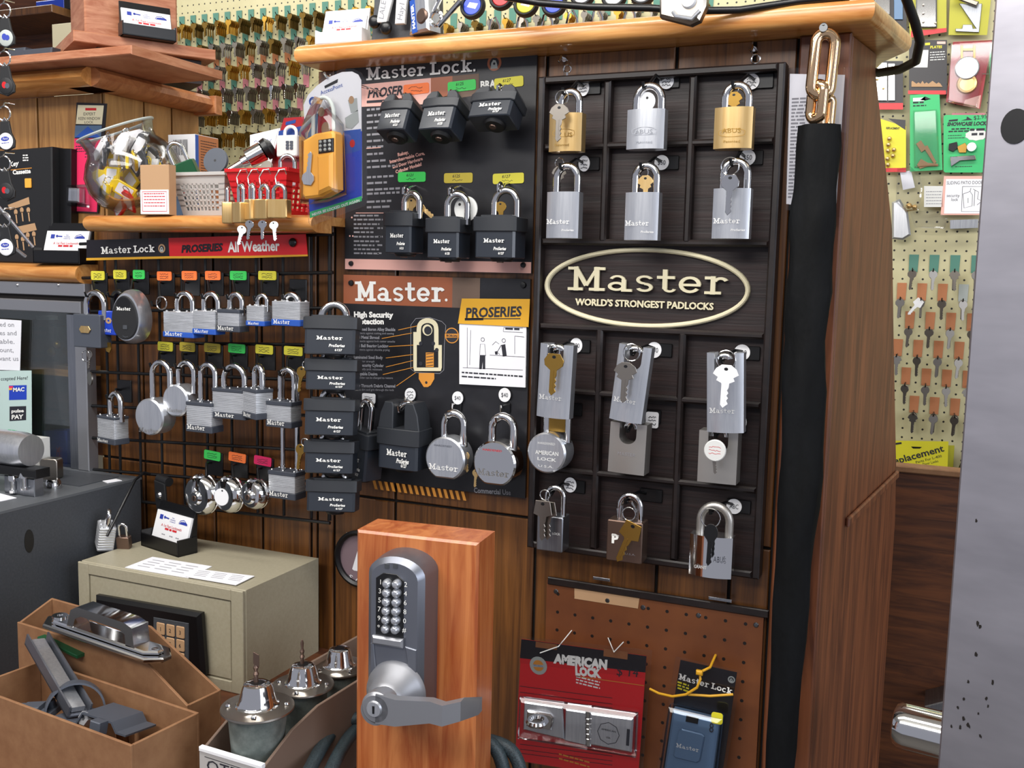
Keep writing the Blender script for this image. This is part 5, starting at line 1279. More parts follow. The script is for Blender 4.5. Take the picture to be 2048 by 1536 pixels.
# second bin behind
o2, A2, B2, C2, ex2, ey2, L2, Dp2 = bin_box('brown cut down cardboard bin behind, with a chrome pull handle lying over it', (374, 1412), (460, 1385), (36, 1300), TZ - .004, CT_Z + .001, hF=[(0, 1.42), (.78, 1.42), (1, 1.0)], hB=[(0, 1.62), (.62, 1.62), (1, 1.0)])


def part_in(base, ang, u, v, z): return base + Vector((math.cos(ang) * u - math.sin(ang) * v, math.sin(ang) * u + math.cos(ang) * v, z))


ang = math.atan2(ex.y, ex.x)
base = Vector((C_.x, C_.y, CT_Z))


def put(mb, name, m, loc, rot, label, cat, sharp=32):
    o = mb.build(name, m, None, sharp); o.location = loc; o.rotation_euler = rot; return tag(o, label, cat)


# hardware in the front bin: rail with channel, strap arch, bent brackets
p = PZ(95, 1370, TZ - .004)
q = MB(); q.box(-75, 75, -13, 13, 0, 2); q.box(-75, 75, -13, -11, 0, 14); q.box(-75, 75, 11, 13, 0, 14); q.m = 1; q.box(-70, 70, -8, 8, 3, 9, 1); q.m = 0
put(q, 'door_rail', ['levergrey', 'satin'], p + Vector((.012, .002, .010)), (rad(-8), rad(16), ang - rad(18)), 'grey channel rail with a bright slide lying across the front cardboard bin', 'rail')
p = PZ(150, 1420, TZ - .02)
q = MB(); n = 16; q.loft([[(32 * math.cos(a) * r_, y, 32 * math.sin(a) * r_) for r_, y in ((1, -11), (1, 11), (.93, 11), (.93, -11))] for a in [rad(5 + i * 170 / n) for i in range(n + 1)]])
put(q, 'strap_bracket', 'castgrey', p, (rad(-12), 0, ang + rad(55)), 'grey metal strap bent into an arch in the front cardboard bin', 'bracket')
p = PZ(215, 1432, TZ - .014)
q = MB(); q.loft([[(x, y, z + .0) for x, z in ((-52, -9), (-20, -9), (-14, 4), (26, 4), (34, -5), (48, -5), (48, -3), (35, -3), (27, 6), (-15, 6), (-21, -7), (-52, -7))] for y in (-24, 24)])
q.box(8, 22, -36, -22, -8, 6, 1); q.m = 1; q.disc(0, 0, 0.1, .1, 0)
put(q, 'bent_bracket', ['castgrey', 'black'], p, (rad(-10), rad(4), ang + rad(8)), 'dull grey bent bracket plate in the front cardboard bin', 'bracket')
p = PZ(75, 1420, TZ - .02)
q = MB(); q.box(-30, 26, -16, 16, -4, 2, 1); q.box(-16, 8, -9, 9, 2, 7, 2); q.lathe([(0, 8), (5, 8), (5, 0)], c=(17, 3, 2), n=14)
put(q, 'lock_case', 'castgrey', p, (rad(4), rad(-8), ang + rad(20)), 'flat grey lock case under the channel rail in the front bin', 'lock case')
p = PZ(255, 1462, TZ - .03)
q = MB(); q.lathe([(0, 12), (8, 11), (12, 6), (13, 0), (13, -14), (0, -14)], n=22); put(q, 'steel_knob', 'chrome', p, (0, 0, 0), 'small chrome knob at the corner of the front cardboard bin', 'knob')
p = PZ(175, 1436, TZ - .012); q = MB(); q.lathe([(3, -6), (8, -6), (8, 6), (3, 6), (3, -6)], n=6); put(q, 'hex_nut', 'lamsteel', p, (rad(70), 0, ang), 'hexagon nut lying among the grey hardware of the front bin', 'nut')
p = PZ(388, 1402, TZ - .03); q = MB(); q.lathe([(3, -1.5), (9, -1.5), (9, 1.5), (3, 1.5), (3, -1.5)], n=20); put(q, 'washer', 'steelgrey', p, (rad(20), rad(-30), 0), 'grey washer plate in the low corner of the cut down bin', 'washer')
p = PZ(352, 1396, TZ - .03); q = MB(); q.rbox(-22, 10, -8, 8, -2, 2, 6, .5, 'z'); put(q, 'hinge_plate', 'castgrey', p, (0, 0, ang), 'grey hinge plate in the low corner of the cut down bin', 'hinge')
# chrome pull handle on the back bin
za = TZ + .055
pa, pb = PZ(95, 1236, za), PZ(335, 1318, za - .014); dv = pb - pa; Lh = dv.length * 1000
hd = thing('pull_handle', 'large chrome pull handle lying across the cut down cardboard bin', 'handle', (pa + pb) / 2, Matrix((dv.normalized(), Vector((0, 0, 1)).cross(dv.normalized()).normalized(), dv.normalized().cross(Vector((0, 0, 1)).cross(dv.normalized()).normalized()))).transposed().to_euler())
q = MB(); h2 = Lh / 2; ol = [(-h2, 0), (-h2 + 16, -20), (h2 - 16, -20), (h2, -6), (h2, 6), (h2 - 16, 20), (-h2 + 16, 20)]
q.prism(ol, -3, 3, 1.5, 'z'); q.prism([(x * .9, y * .7) for x, y in ol], 3, 7, 3, 'z'); q.build('base_plate', 'chrome', hd)
q = MB(); ps = [(-h2 * .52, 5), (-h2 * .46, 27), (-h2 * .36, 33), (h2 * .42, 33), (h2 * .55, 29), (h2 * .6, 5)]
q.loft([[(x, y, z) for y in (-12, 12)] + [(x2, y, z2) for y in (12, -12)] for (x, z), (x2, z2) in zip(ps, [(-h2 * .42, 5), (-h2 * .38, 18), (-h2 * .3, 23), (h2 * .36, 23), (h2 * .44, 19), (h2 * .46, 5)])]); q.build('grip', 'chrome', hd)
q = MB(); q.lathe([(4, 7), (9, 7), (9, 9), (4, 9), (4, 7)], c=(-h2 * .78, 0, 0), n=20); q.lathe([(0, 7), (4, 7), (0, 7.4)], c=(h2 * .8, 0, 0), n=14); q.build('screw_rose', 'chrome', hd)
p = PZ(120, 1288, TZ + .022); q = MB(); q.box(-30, 45, -10, 10, -1, 3, .5); put(q, 'green_card', 'green', p, (0, rad(6), ang), 'dark green card peeking out below the chrome pull handle', 'card')

# bin with bells
BZ = CT_Z + .075
bb_, A3, B3, C3, ex3, ey3, L3, D3 = bin_box('cardboard bin with a white marked front holding three bell shaped lock housings', (524, 1538), (720, 1372), (398, 1500), BZ, CT_Z + .001, m='greybrown', mi='cardboardin', side=[(.16, 1.28), (.3, 1.4), (.95, 1.4)], dp=.31, hB=[(0, 1.4), (1, 1.4)])
ch = {c.name.split('.')[0]: c for c in bb_.children}
ch['front_panel'].data.materials[0] = MATS['greyplastic']
q = MB(1); q.box(0, L3, -.001, .006, BZ - CT_Z - .002, BZ - CT_Z + .003, .001); q.build('white_lip', 'white', bb_)
q = MB(); q.text('OTD', 13, 10, (BZ - CT_Z) * 1000 - 21, -.6, w=L3 * 560); q.line([(8, (BZ - CT_Z) * 1000 - 6), (L3 * 800, (BZ - CT_Z) * 1000 - 7)], .8, -.6); q.build('marker_writing', 'ink', bb_)


def bell(label, px, py, z, r, top=True):
    k = None; p = PZ(px, py, z); s_ = (p - EYE).dot(FWD) / FPX * r * 1000 / 52
    o = thing('bell_housing', label, 'lock housing', p, (0, 0, R.random()), 'bell shaped lock housings in the bin'); u = .001 * s_
    q = MB(u); q.lathe([(43, -3), (40, -40), (36, -88), (0, -88)], n=32); q.build('can', 'zinc', o)
    q = MB(u); q.lathe([(33, 2), (30, 3), (27.5, 6), (25, 16), (22, 28), (19.5, 34), (16, 36), (9, 36), (9, 30)], n=40); q.build('dome', 'chrome', o)
    q = MB(u); q.lathe([(43, -4), (52, -4), (53.5, -2.5), (53, 0), (34, 2.2), (30, 2.5)], n=48); q.build('flange', 'nickel', o)
    q = MB(u); q.lathe([(0, 36.2), (10, 36.2), (10, 35)], n=16); q.build('opening', 'black', o)
    for a in (20, 110, 200, 290):
        q = MB(u); q.lathe([(0, 5), (3.4, 4.4), (4, 2)], c=(42 * math.cos(rad(a)), 42 * math.sin(rad(a)), 0), n=12); q.build('screw', 'chrome', o)
    if top: q = MB(u); q.lathe([(4, 34), (3, 44), (4.4, 48), (2.4, 52), (4.2, 58), (2, 63), (3, 72), (1.5, 78), (0, 79)], c=(-3, 2, 0), n=14); q.prism([(-6, 64), (3, 60), (3, 78), (-6, 82)], -.8, .8, .2) if top == 1 else None; q.build('spindle', 'bronze', o)


bell('nearest bell housing with a square tipped spindle, in the marked bin', 515, 1412, BZ + .045, 71, 1)
bell('middle bell housing with a thin knobbed spindle, in the marked bin', 606, 1368, BZ + .034, 60, 2)
bell('farthest bell housing without spindle, next to the wooden lock stand', 679, 1332, BZ + .022, 54, 0)
# ================================================================ wooden stand with keypad lever lock
d0 = 1.02
TL = PD(713, 1060, d0); TR = PZ(957, 1087, TL.z); BL_ = PZ(737, 1034, TL.z)
ex = TR - TL; WB = ex.length * 1000; ex.normalize(); ey = Vector((-ex.y, ex.x, 0)); DB = max((BL_ - TL).dot(ey) * 1000, 30); ang = math.atan2(ex.y, ex.x)
HB = (TL.z - CT_Z) * 1000
ws = thing('lock_stand', 'upright reddish oak block on which the keypad lever lock is mounted', 'stand', (TL.x, TL.y, CT_Z), (0, 0, ang))
q = MB(); q.box(0, WB, 0, DB, 0, HB, 2.5); q.build('block', 'oakblock', ws)
kl = thing('keypad_lock', 'grey push button door lock with a lever handle on the oak block', 'lock', (TL.x, TL.y, CT_Z), (0, 0, ang))


def lb(px, py, yy=0.0):
    """pixel to (x, z) millimetres on a plane parallel to the block's front, yy millimetres before it"""
    n_ = -ey; o_ = TL + n_ * (yy * .001); r = ray(px, py); t = (o_ - EYE).dot(n_) / r.dot(n_); p = EYE + r * t; v = p - TL
    return (v.dot(ex) * 1000, v.z * 1000 + HB)


TH = 36
bl_, br_, tp, bt = lb(729, 1300, TH)[0], lb(847, 1300, TH)[0], lb(790, 1114, TH)[1], lb(790, 1440, TH)[1]
cx = (bl_ + br_) / 2; hw = (br_ - bl_) / 2


def arch(hw_, zt_, zb_, rt, nt=14):
    pts = [(cx - hw_ + 6, zb_), (cx + hw_ - 6, zb_), (cx + hw_, zb_ + 10)]
    pts += [(cx + hw_ * math.cos(t), zt_ - rt + rt * math.sin(t)) for t in [math.pi * i / nt for i in range(nt + 1)]] + [(cx - hw_, zb_ + 10)]
    return pts


rt = hw * .62
q = MB(); rings = []
for y, s_ in ((0, 0), (-10, 0), (-TH + 6, 1.5), (-TH, 7)):
    rings.append([(x, y, z) for x, z in arch(hw - s_, tp - s_ * .9, bt + s_ * 1.2, rt - s_ * .5)])
q.loft(rings); q.build('housing', 'levergrey', kl)
x0, x1 = lb(752, 1200, TH)[0], lb(808, 1200, TH)[0]; z1, z0 = lb(780, 1147, TH)[1], lb(780, 1272, TH)[1]
q = MB(); q.prism([(x0, z0), (x1, z0), (x1, z1 - 6), (x1 - 8, z1), (x0 + 8, z1), (x0, z1 - 6)], -TH - .6, -TH + 2, .4); q.build('keypad_field', 'black', kl)
q = MB(); q.prism([(x0 - 2, z0 - 9), (x1 + 1, z0 - 9), (x1 + 1, z0), (x0 - 2, z0)], -TH - 6, -TH + 1, 2); q.build('keypad_sill', 'anodised', kl)
lab = ['1', '2', '3', '4', '5', '6', '7', '8', '9', '0', '*', '#']
q2 = MB()
for i in range(12):
    r_, c_ = divmod(i, 2); px = 773 + 19.5 * c_ - r_ * .55; py = 1167.5 + r_ * 18.2 + c_ * 1.2; x, z = lb(px, py, TH + 4)
    q = MB(); q.lathe([(0, -TH - 8), (2.6, -TH - 7.6), (4.2, -TH - 5.5), (4.6, -TH - 3), (4.6, -TH)], c=(x, 0, z), ax='y', n=18); q.build('push_button', 'satin', kl)
    q2.text(lab[i], 5, x + (8.6 if c_ else -8.6), z - 2.5, -TH - .9, al='c')
q2.build('digits', 'inkwhite', kl)
q = MB()
for px in (774, 791):
    x, z = lb(px, 1132, TH); q.prism(rrect(x - 2.4, x + 2.4, z - 2.4, z + 2.4, .6), -TH - .7, -TH + 1, .2)
q.build('indicator', 'darkgrey', kl)
# lower facets and rose
q = MB(); a, b = lb(740, 1340, TH), lb(812, 1340, TH)
q.prism([(cx - hw + 7, z0 - 10), (x0 - 2, z0 - 8), (cx - hw * .55, bt + 40), (cx - hw + 7, bt + 22)], -TH - 1.6, -TH + 2, .8); q.build('facet', 'levergrey', kl); q = MB(); q.prism([(x1 + 2, z0 - 8), (cx + hw - 7, z0 - 10), (cx + hw - 7, bt + 22), (cx + hw * .6, bt + 40)], -TH - 1.6, -TH + 2, .8); q.build('facet', 'levergrey', kl)
rx, rz = lb(780, 1395, TH + 15)
q = MB(); q.lathe([(0, -TH - 30), (17, -TH - 30), (20, -TH - 26), (24, -TH - 12), (30, -TH - 6), (32, -TH)], c=(rx, 0, rz), ax='y', n=36); q.build('rose', 'anodised', kl)
hx, hz = lb(757, 1412, TH + 52); y0 = -TH - 56
q = MB(); q.lathe([(0, y0 + 2), (14, y0 + 2), (15, y0 + 6), (14.5, -TH - 26)], c=((hx + rx) / 2 - 1, 0, (hz + rz) / 2 - 1), ax='y', n=28); q.build('hub', 'anodised', kl)
ex1 = lb(888, 1428, TH + 52); ex2 = lb(962, 1410, TH + 5)
ring_ = lambda x, y, z, h: [(x, y - 4, z - h), (x, y + 6, z - h), (x, y + 6, z + h), (x, y - 4, z + h)]
q = MB(); q.lathe([(0, y0 - 3), (13, y0 - 3), (15.5, y0), (15.5, y0 + 8), (0, y0 + 8)], c=(hx, 0, hz), ax='y', n=30)
q.loft([ring_(hx, y0 + 1, hz, 14.5), ring_(hx + 20, y0 + 1, hz - 1, 13), ring_(ex1[0] - 12, y0 + 2, ex1[1] + 2, 10.5), ring_(ex1[0], y0 + 3, ex1[1], 10), ring_(ex1[0] + 14, y0 + 14, ex1[1] + 2, 9.5), ring_(ex2[0], -TH - 8, ex2[1], 7)]); q.build('lever', 'anodised', kl)
q = MB(); q.lathe([(0, y0 - 5), (7, y0 - 5), (8, y0 - 3)], c=(hx - 1, 0, hz), ax='y', n=22); q.m = 1; q.poly([(hx - 2, hz - 4), (hx, hz - 4), (hx + .2, hz + 3.5), (hx - 2.2, hz + 3.5)], y0 - 5.3); q.build('key_cylinder', ['satin', 'black'], kl)

YB_ = (TL + ey * (DB * .001)).y
pts = [PZ(600, 1580, .985), PZ(640, 1500, .985), PZ(676, 1452, .985), P(716, 1436, YB_ + .03), P(800, 1440, YB_ + .035), P(900, 1462, YB_ + .03), P(985, 1490, YB_ + .03), P(1012, 1560, YB_ + .03)]
for dx, t in ((0, 'outer'), (.022, 'inner')):
    q = MB(1); sm = []
    for i in range(len(pts) - 1):
        for j in range(6):
            t_ = j / 6; p0, p1, p2, p3 = pts[max(i - 1, 0)], pts[i], pts[i + 1], pts[min(i + 2, len(pts) - 1)]
            sm.append(.5 * ((2 * p1) + (p2 - p0) * t_ + (2 * p0 - 5 * p1 + 4 * p2 - p3) * t_ ** 2 + (3 * p1 - p0 - 3 * p2 + p3) * t_ ** 3))
    q.tube([(a.x + dx * .75 - pts[0].x, a.y + dx * .5 - pts[0].y, a.z - pts[0].z - dx * .3) for a in sm], .0075, 10); o = q.build('cable', 'woven', None, 60); o.location = pts[0]
    tag(o, 'braided black sheathed cable looping behind the wooden stand, %s strand' % t, 'cable')


# ================================================================ goods on the ledge
YW_ = .03


def at_ledge(px, Y): return Vector((P(px, 430, Y).x, Y, LG_T))


def kpx(px, py, Y): return (P(px, py, Y) - P(px, py + 10, Y)).length * 100


# clear bowl of key tags
p = at_ledge(296, .0); k = kpx(282, 330, .0)
p.z += .020
bw = thing('bowl', 'round clear plastic fish bowl of coloured key tags, tilted on the ledge', 'bowl', p, (rad(16), rad(-15), 0))
prof = [(30, 2), (55, 5), (76, 24), (86, 52), (84, 78), (72, 100), (62, 112), (62, 122), (67, 140), (70, 142), (66, 142), (60, 122), (60, 112), (70, 99), (81, 78), (83, 52), (73, 26), (53, 8), (28, 5)]
s_ = 96 * k / 86
q = MB(.001 * s_); q.lathe(prof, n=40); q.build('glass_wall', 'clearplastic', bw, 60)
q = MB(.001 * s_); q.ring((0, 0, 141), 68, 2.4, ax='z', n=40); q.build('rim', 'taggrey', bw)


def key_tag_proto(m):
    o = thing('key_tag', 'x', 'key tag', (0, 0, -5), (0, 0, 0), 'key tags in the clear bowl')
    q = MB(); q.prism([(-11, -20), (11, -20), (11, 12), (5, 20), (-5, 20), (-11, 12)], -2.4, 2.4, 1); q.build('case', m, o)
    q = MB(); q.rbox(-8, 8, -2.8, 2.8, -16, 9, 1.5); q.build('label_window', 'white', o)
    q = MB(); q.ring((0, 0, 24), 6, .8, n=16); q.build('ring', 'chrome', o); return o


R.seed(11)
cols_ = [('yellowtag', 'yellow'), ('white', 'white'), ('darkgrey', 'black'), ('offwhite', 'pale'), ('signred', 'red'), ('tagteal', 'teal')]
mat('tagyellow', 'e8c81e', 0.35)
protos = {}
n_t = {}
for i in range(46):
    u = R.random(); zz = 12 + 112 * (i / 46) ** .9; rr = 58 * math.sqrt(1 - ((zz - 55) / 72) ** 2) if zz < 118 else 40
    a = R.uniform(0, 2 * math.pi); r_ = rr * (.55 + .45 * R.random()); x, y = r_ * math.cos(a), r_ * math.sin(a) - 4
    if zz > 90: c_ = R.choice([1, 3, 1, 3, 2])
    else: c_ = (0 if x < -22 else R.choice([2, 2, 3, 0])) if zz > 24 else R.choice([0, 4, 5])
    m_, nmx = cols_[c_]; m_ = 'tagyellow' if c_ == 0 else m_
    M_ = bw.matrix_basis if 0 else Matrix.LocRotScale(bw.location, bw.rotation_euler, None)
    loc = M_ @ (Vector((x, y, zz)) * (.001 * s_)); lay = 'near the rim' if zz > 95 else 'at the bottom' if zz < 30 else 'halfway up'
    lab = '%s plastic key tag in the clear bowl, %s among other tags' % (nmx, lay); rot = (R.uniform(-.8, .8), R.uniform(-1.5, 1.5), R.uniform(-.7, .7))
    if c_ not in protos: protos[c_] = t_ = key_tag_proto(m_); t_.location = loc; t_.rotation_euler = rot; t_['label'] = lab
    else: t_ = dup(protos[c_], loc, rot, lab)
    t_['group'] = 'key tags in the clear bowl, %s %s' % (nmx, lay)

# boxes on the ledge
LABELS = lambda q, x0, x1, z0, z1, y: [q.line([(x0, z0), (x1, z0), (x1, z1), (x0, z1), (x0, z0)], .8, y)] + [q.greek(x0 + 3, z0 + (z1 - z0) * t, (x1 - x0) - 6, 1.2, y - .01) for t in (.25, .42, .58, .74, .88)]


def carton(label, px, Y, wpx, hpx, dep, yaw, m, paint, z=None):
    p = at_ledge(px, Y); k = kpx(px, 380, Y); kx = abs(P(px + 10, 400, Y).x - P(px - 10, 400, Y).x) * 50
    W_, H_ = wpx * kx / 2, hpx * k; o = thing('carton', label, 'carton', p, (0, 0, yaw)); q = MB(); q.box(-W_, W_, 0, dep, 0, H_, .8); q.build('box', m, o); paint(o, W_, H_); return o


def paint_brown(o, W_, H_):
    q = MB(); q.box(-W_ + .5, W_ - .5, -.5, .1, 1, H_ * .5); q.build('label', 'white', o)
    q = MB(); LABELS(q, -W_ + 4, W_ - 4, 5, H_ * .46, -.8); q.build('print', 'inkred', o)


carton('small brown carton with a white and red label standing before the clear bowl', 310, -.088, 54, 100, 17, rad(4), 'kraft', paint_brown)


def paint_white(o, W_, H_):
    q = MB(); q.m = 0
    for i in range(14): q.poly([(-W_ * .6 + i * 2.2, H_ * .76), (-W_ * .6 + i * 2.2 + R.choice((.7, 1.2, 1.6)), H_ * .76), (-W_ * .6 + i * 2.2 + R.choice((.7, 1.2)), H_ * .94), (-W_ * .6 + i * 2.2, H_ * .94)], -.4)
    q.text('00-00', 4, -W_ * .5, H_ * .64, -.4); q.m = 1; LABELS(q, -W_ + 8, W_ - 4, 4, H_ * .36, -.4); q.build('print', ['ink', 'inkred'], o)
    q = MB(); q.T = Matrix.Translation((W_ + .4, 0, 0)) @ Matrix.Rotation(rad(90), 4, 'Z'); q.box(8, 59, -.4, .2, 1, H_ - 1); q.m = 1
    for i in range(14): q.greek(13, H_ * .93 - i * 4.4, 40, 1.1, -.7)
    q.build('orange_side', ['tagorange', 'ink'], o)
    q = MB(); q.T = Matrix.Translation((W_ + .4, 0, 0)) @ Matrix.Rotation(rad(90), 4, 'Z'); q.box(.5, 8, -.4, .2, 1, H_ - 1); q.build('blue_edge', 'blueband', o)


carton('tall white carton with a barcode and an orange side, behind the plastic baskets', 365, .07, 52, 172, 60, rad(2), 'white', paint_white)
p = at_ledge(318, .0); q = MB(); q.box(-14, 14, 0, 20, 0, 84, .8); put(q, 'white_box', 'white', p, (0, 0, 0), 'small white box top peeking up behind the small brown carton', 'box')
p = at_ledge(352, -.0); q = MB(); q.box(-16, 14, 0, 26, 0, 34, .8); put(q, 'grey_box', 'boxblue', p, (0, 0, 0), 'low blue grey box between the brown carton and the grey basket', 'box')


def basket(label, pxl, pxr, ytop, Y, dep, m, yaw=0.0):
    xl, xr = P(pxl, 400, Y).x, P(pxr, 400, Y).x; zt = P((pxl + pxr) / 2, ytop, Y).z; W_ = (xr - xl) * 500; H_ = (zt - LG_T) * 1000
    o = thing('basket', label, 'basket', ((xl + xr) / 2, Y, LG_T), (0, 0, yaw)); t = 2.0; ins = H_ * .2

    def wall(name, wf, wt, M_, nx):
        """perforated panel: bars between rows of square holes"""
        q = MB(); q.T = M_; nz = 5; zb, zt_ = H_ * .14, H_ * .78
        def ww(z): return wf + (wt - wf) * z / H_
        def bar(z0, z1, u0, u1): q.loft([[(-ww(z0) + 2 * ww(z0) * u0, y, z0), (-ww(z0) + 2 * ww(z0) * u1, y, z0), (-ww(z1) + 2 * ww(z1) * u1, y, z1), (-ww(z1) + 2 * ww(z1) * u0, y, z1)] for y in (0, t)])
        bar(0, zb, 0, 1); bar(zt_, H_, 0, 1); st = (zt_ - zb) / nz
        for i in range(nz - 1): bar(zb + st * (i + .72), zb + st * (i + 1.06), 0, 1)
        bar(zt_ - .28 * st, zt_, 0, 1); bar(zb, zt_, 0, .12); bar(zb, zt_, .88, 1); su = .76 / nx
        for i in range(1, nx): bar(zb, zt_, .12 + su * (i - .25), .12 + su * (i + .12))
        q.build(name, m, o)
    tl = math.atan(ins / H_)
    wall('front_panel', W_ - ins, W_, Matrix.Translation((0, ins, 0)) @ Matrix.Rotation(tl, 4, 'X'), 9)
    wall('back_panel', W_ - ins, W_, Matrix.Translation((0, dep - ins, 0)) @ Matrix.Rotation(-tl, 4, 'X'), 9)
    for sg in (1, -1): wall('side_panel', dep / 2 - ins, dep / 2, Matrix.Translation((sg * (W_ - ins), dep / 2, 0)) @ Matrix.Rotation(sg * rad(90), 4, 'Z') @ Matrix.Rotation(tl, 4, 'X'), 7)
    q = MB(); q.box(-W_ + ins, W_ - ins, ins, dep - ins, 0, 2); q.build('bottom', m, o)
    q = MB()
    for a in ((-W_ - 1.5, W_ + 1.5, -2, 1.5), (-W_ - 1.5, W_ + 1.5, dep - 1.5, dep + 2), (-W_ - 1.5, -W_ + 1.5, 1.5, dep - 1.5), (W_ - 1.5, W_ + 1.5, 1.5, dep - 1.5)): q.box(a[0], a[1], a[2], a[3], H_ - 4, H_ + 1.5, .8)
    q.build('rim', m, o); return o, W_, H_


gb, gw, gh = basket('grey perforated plastic basket on the ledge, next to the small brown carton', 342, 450, 346, -.055, 120, 'greyplastic')
rb_, rw, rh = basket('red perforated plastic basket on the ledge, beside the yellow safe light pack', 452, 574, 338, -.062, 130, 'redplastic')
# things in the baskets
p = P(366, 330, -.01); o = thing('padlock', 'dark green covered padlock lying tilted in the grey basket', 'padlock', p + Vector((0, 0, -.004)), (rad(8), rad(-22), rad(25)))
q = MB(); q.rbox(-20, 20, -11, 11, -22, 8, 3, 1.5); q.build('body', 'green', o); shackle(-15, 15, 6, 42, 0, 3.4, o)
p = P(432, 322, .02); q = MB(); q.lathe([(0, -3), (20, -3), (21, 0), (20, 3), (0, 3)], ax='y', n=28); q.m = 1; q.disc(0, 0, 2, 2, -3.2); put(q, 'grinding_disc', ['castgrey', 'black'], p, (rad(-10), 0, rad(10)), 'round grey disc standing in the grey basket', 'disc')
a, b = P(452, 345, .0), P(530, 300, .03); dv = b - a; L = dv.length * 1000
q = MB(); q.lathe([(0, 0), (5, 0), (6, L * .4), (9, L * .42), (9, L * .55), (15, L * .58), (15, L * .95), (8, L)], ax='x', n=22); q.m = 1; q.lathe([(8, L * .97), (16, L * .98), (17, L * 1.1), (8, L * 1.2), (0, L * 1.2)], ax='x', n=18)
o = q.build('drill_chuck', ['chrome', 'black']); o.location = a; o.rotation_euler = dv.to_track_quat('X', 'Z').to_euler(); tag(o, 'chrome tool with a black knurled end lying in the baskets', 'tool')
f = Fl(530, 300, .075); q = MB(); q.prism(f.pts((500, 270), (560, 256), (566, 330), (500, 332)), 0, 1); q.m = 1
for i in range(3): q.scrawl(*f(508, 284 + i * 9), 34, 5, -.2, .7)
o = q.build('note_card', ['white', 'inkblue']); o.location = f.o; tag(o, 'white handwritten card leaning behind the red basket', 'card')
f = Fl(590, 290, .045); bp2 = thing('blister_pack', 'red pack with a white combination lock standing in the red basket', 'blister pack', f.o)
q = MB(); q.prism(f.pts((568, 236), (612, 233), (640, 240), (640, 345), (538, 345), (556, 275)), 0, 1); q.build('card', 'hotpink' if 0 else 'redplastic', bp2)
q = MB(); q.prism(f.pts((572, 244), (592, 239), (591, 246), (571, 251)), -.4, 0); q.prism(f.pts((558, 262), (612, 250), (612, 283), (555, 285)), -.3, .0); q.build('print', ['blueband'], bp2)
q = MB(); q.rbox(f(565, 290)[0], f(606, 290)[0], -16, -2, f(580, 316)[1], f(580, 273)[1], 3, 1.5); q.build('lock_body', 'offwhite', bp2)
q = MB(); x0_, z0_ = f(577, 270); x1_ = f(600, 270)[0]; q.tube([(x0_, -9, z0_ - 6), (x0_, -9, z0_ + 2)] + [((x0_ + x1_) / 2 - (x1_ - x0_) / 2 * math.cos(t), -9, z0_ + 2 + 9 * math.sin(t)) for t in [math.pi * i / 8 for i in range(1, 8)]] + [(x1_, -9, z0_ + 2), (x1_, -9, z0_ - 6)], 2.6, 10); q.build('shackle', 'white', bp2)
q = MB()
for i in range(3):
    for j in range(2): c = f(588 + j * 8, 287 + i * 6); q.prism(rrect(c[0] - 2.6, c[0] + 2.6, c[1] - 1.8, c[1] + 1.8, .6), -17.4, -15.5)
q.build('dial', 'castgrey', bp2)
q = MB(); q.prism(f.pts((566, 234), (642, 230), (642, 340), (536, 340), (553, 274)), -1.2, -.6); q.build('clear_shell', 'clearplastic', bp2)
p = P(575, 340, -.01); o = thing('padlock', 'padlock standing in the red basket with only its steel shackle showing', 'padlock', p, (0, 0, rad(20)))
q = MB(); q.rbox(-17, 17, -9, 9, -24, 0, 2, 1); q.build('body', 'satin', o); shackle(-14, 14, -2, 24, 0, 3.2, o)
p = P(533, 335, -.02); q = MB(); q.lathe([(0, -2), (10, -2), (10, 2), (0, 2)], ax='y', n=22); put(q, 'key_disc', 'nickel', p, (rad(-20), 0, 0), 'dull round key bow sticking up in the red basket', 'key')

# brass padlocks clipped to the basket rims
GBp = 'small brass padlocks hung on the red basket'
Yb = -.118
for lab, b_, s2, yaw, kx_ in (('small brass padlock seen edge on, hung where the two baskets meet', (441, 403, 457, 447), (444, 455, 372), -60, None), ('small brass padlock hung on the red basket, second from the grey basket', (462, 404, 487, 446), (466, 486, 366), -20, None),
                        ('small brass padlock hung on the red basket, in the middle of the five', (487, 398, 507, 440), (488, 506, 365), -25, (488, 466)), ('small brass padlock hung on the red basket with a bright key below', (506, 398, 535, 438), (510, 534, 366), -8, (511, 460)), ('broadest small brass padlock hung on the red basket, nearest its corner', (534, 398, 570, 436), (538, 566, 365), 8, (541, 457))):
    padlock(lab, b_, s2, Yb + (.012 if yaw == -60 else 0), 15, 'box', 'brass', 2.8, ms='chrome', rot=(0, 0, rad(yaw)), group=GBp)
for i, (px, py) in enumerate(((485, 459), (500, 448), (525, 448), (547, 450))):
    key('bright white metal key under the brass padlocks of the red basket, %s of four' % ('first', 'second', 'third', 'last')[i], (px, py - 6), (px - 8 + 4 * i, py + 32), Yb - .004, 'white' if i in (0, 3) else 'chrome', 'round', None, 'keys under the brass padlocks', wid=1.35)  # first and last key coloured plain white in place of blown-out shine on metal
for i, px in enumerate((476, 498, 521, 553)):
    p = P(px, 366, Yb + .006); q = MB(); q.tube([(0, 0, -4), (-2, 0, 8), (0, 6, 18), (0, 18, 20), (0, 22, 14)], .9, 6); put(q, 'wire_clip', 'chrome', p, (0, 0, 0), 'thin wire clip over the rim of the red basket, %s' % ('first beside the grey basket', 'second along', 'third along', 'last before the corner')[i], 'clip')

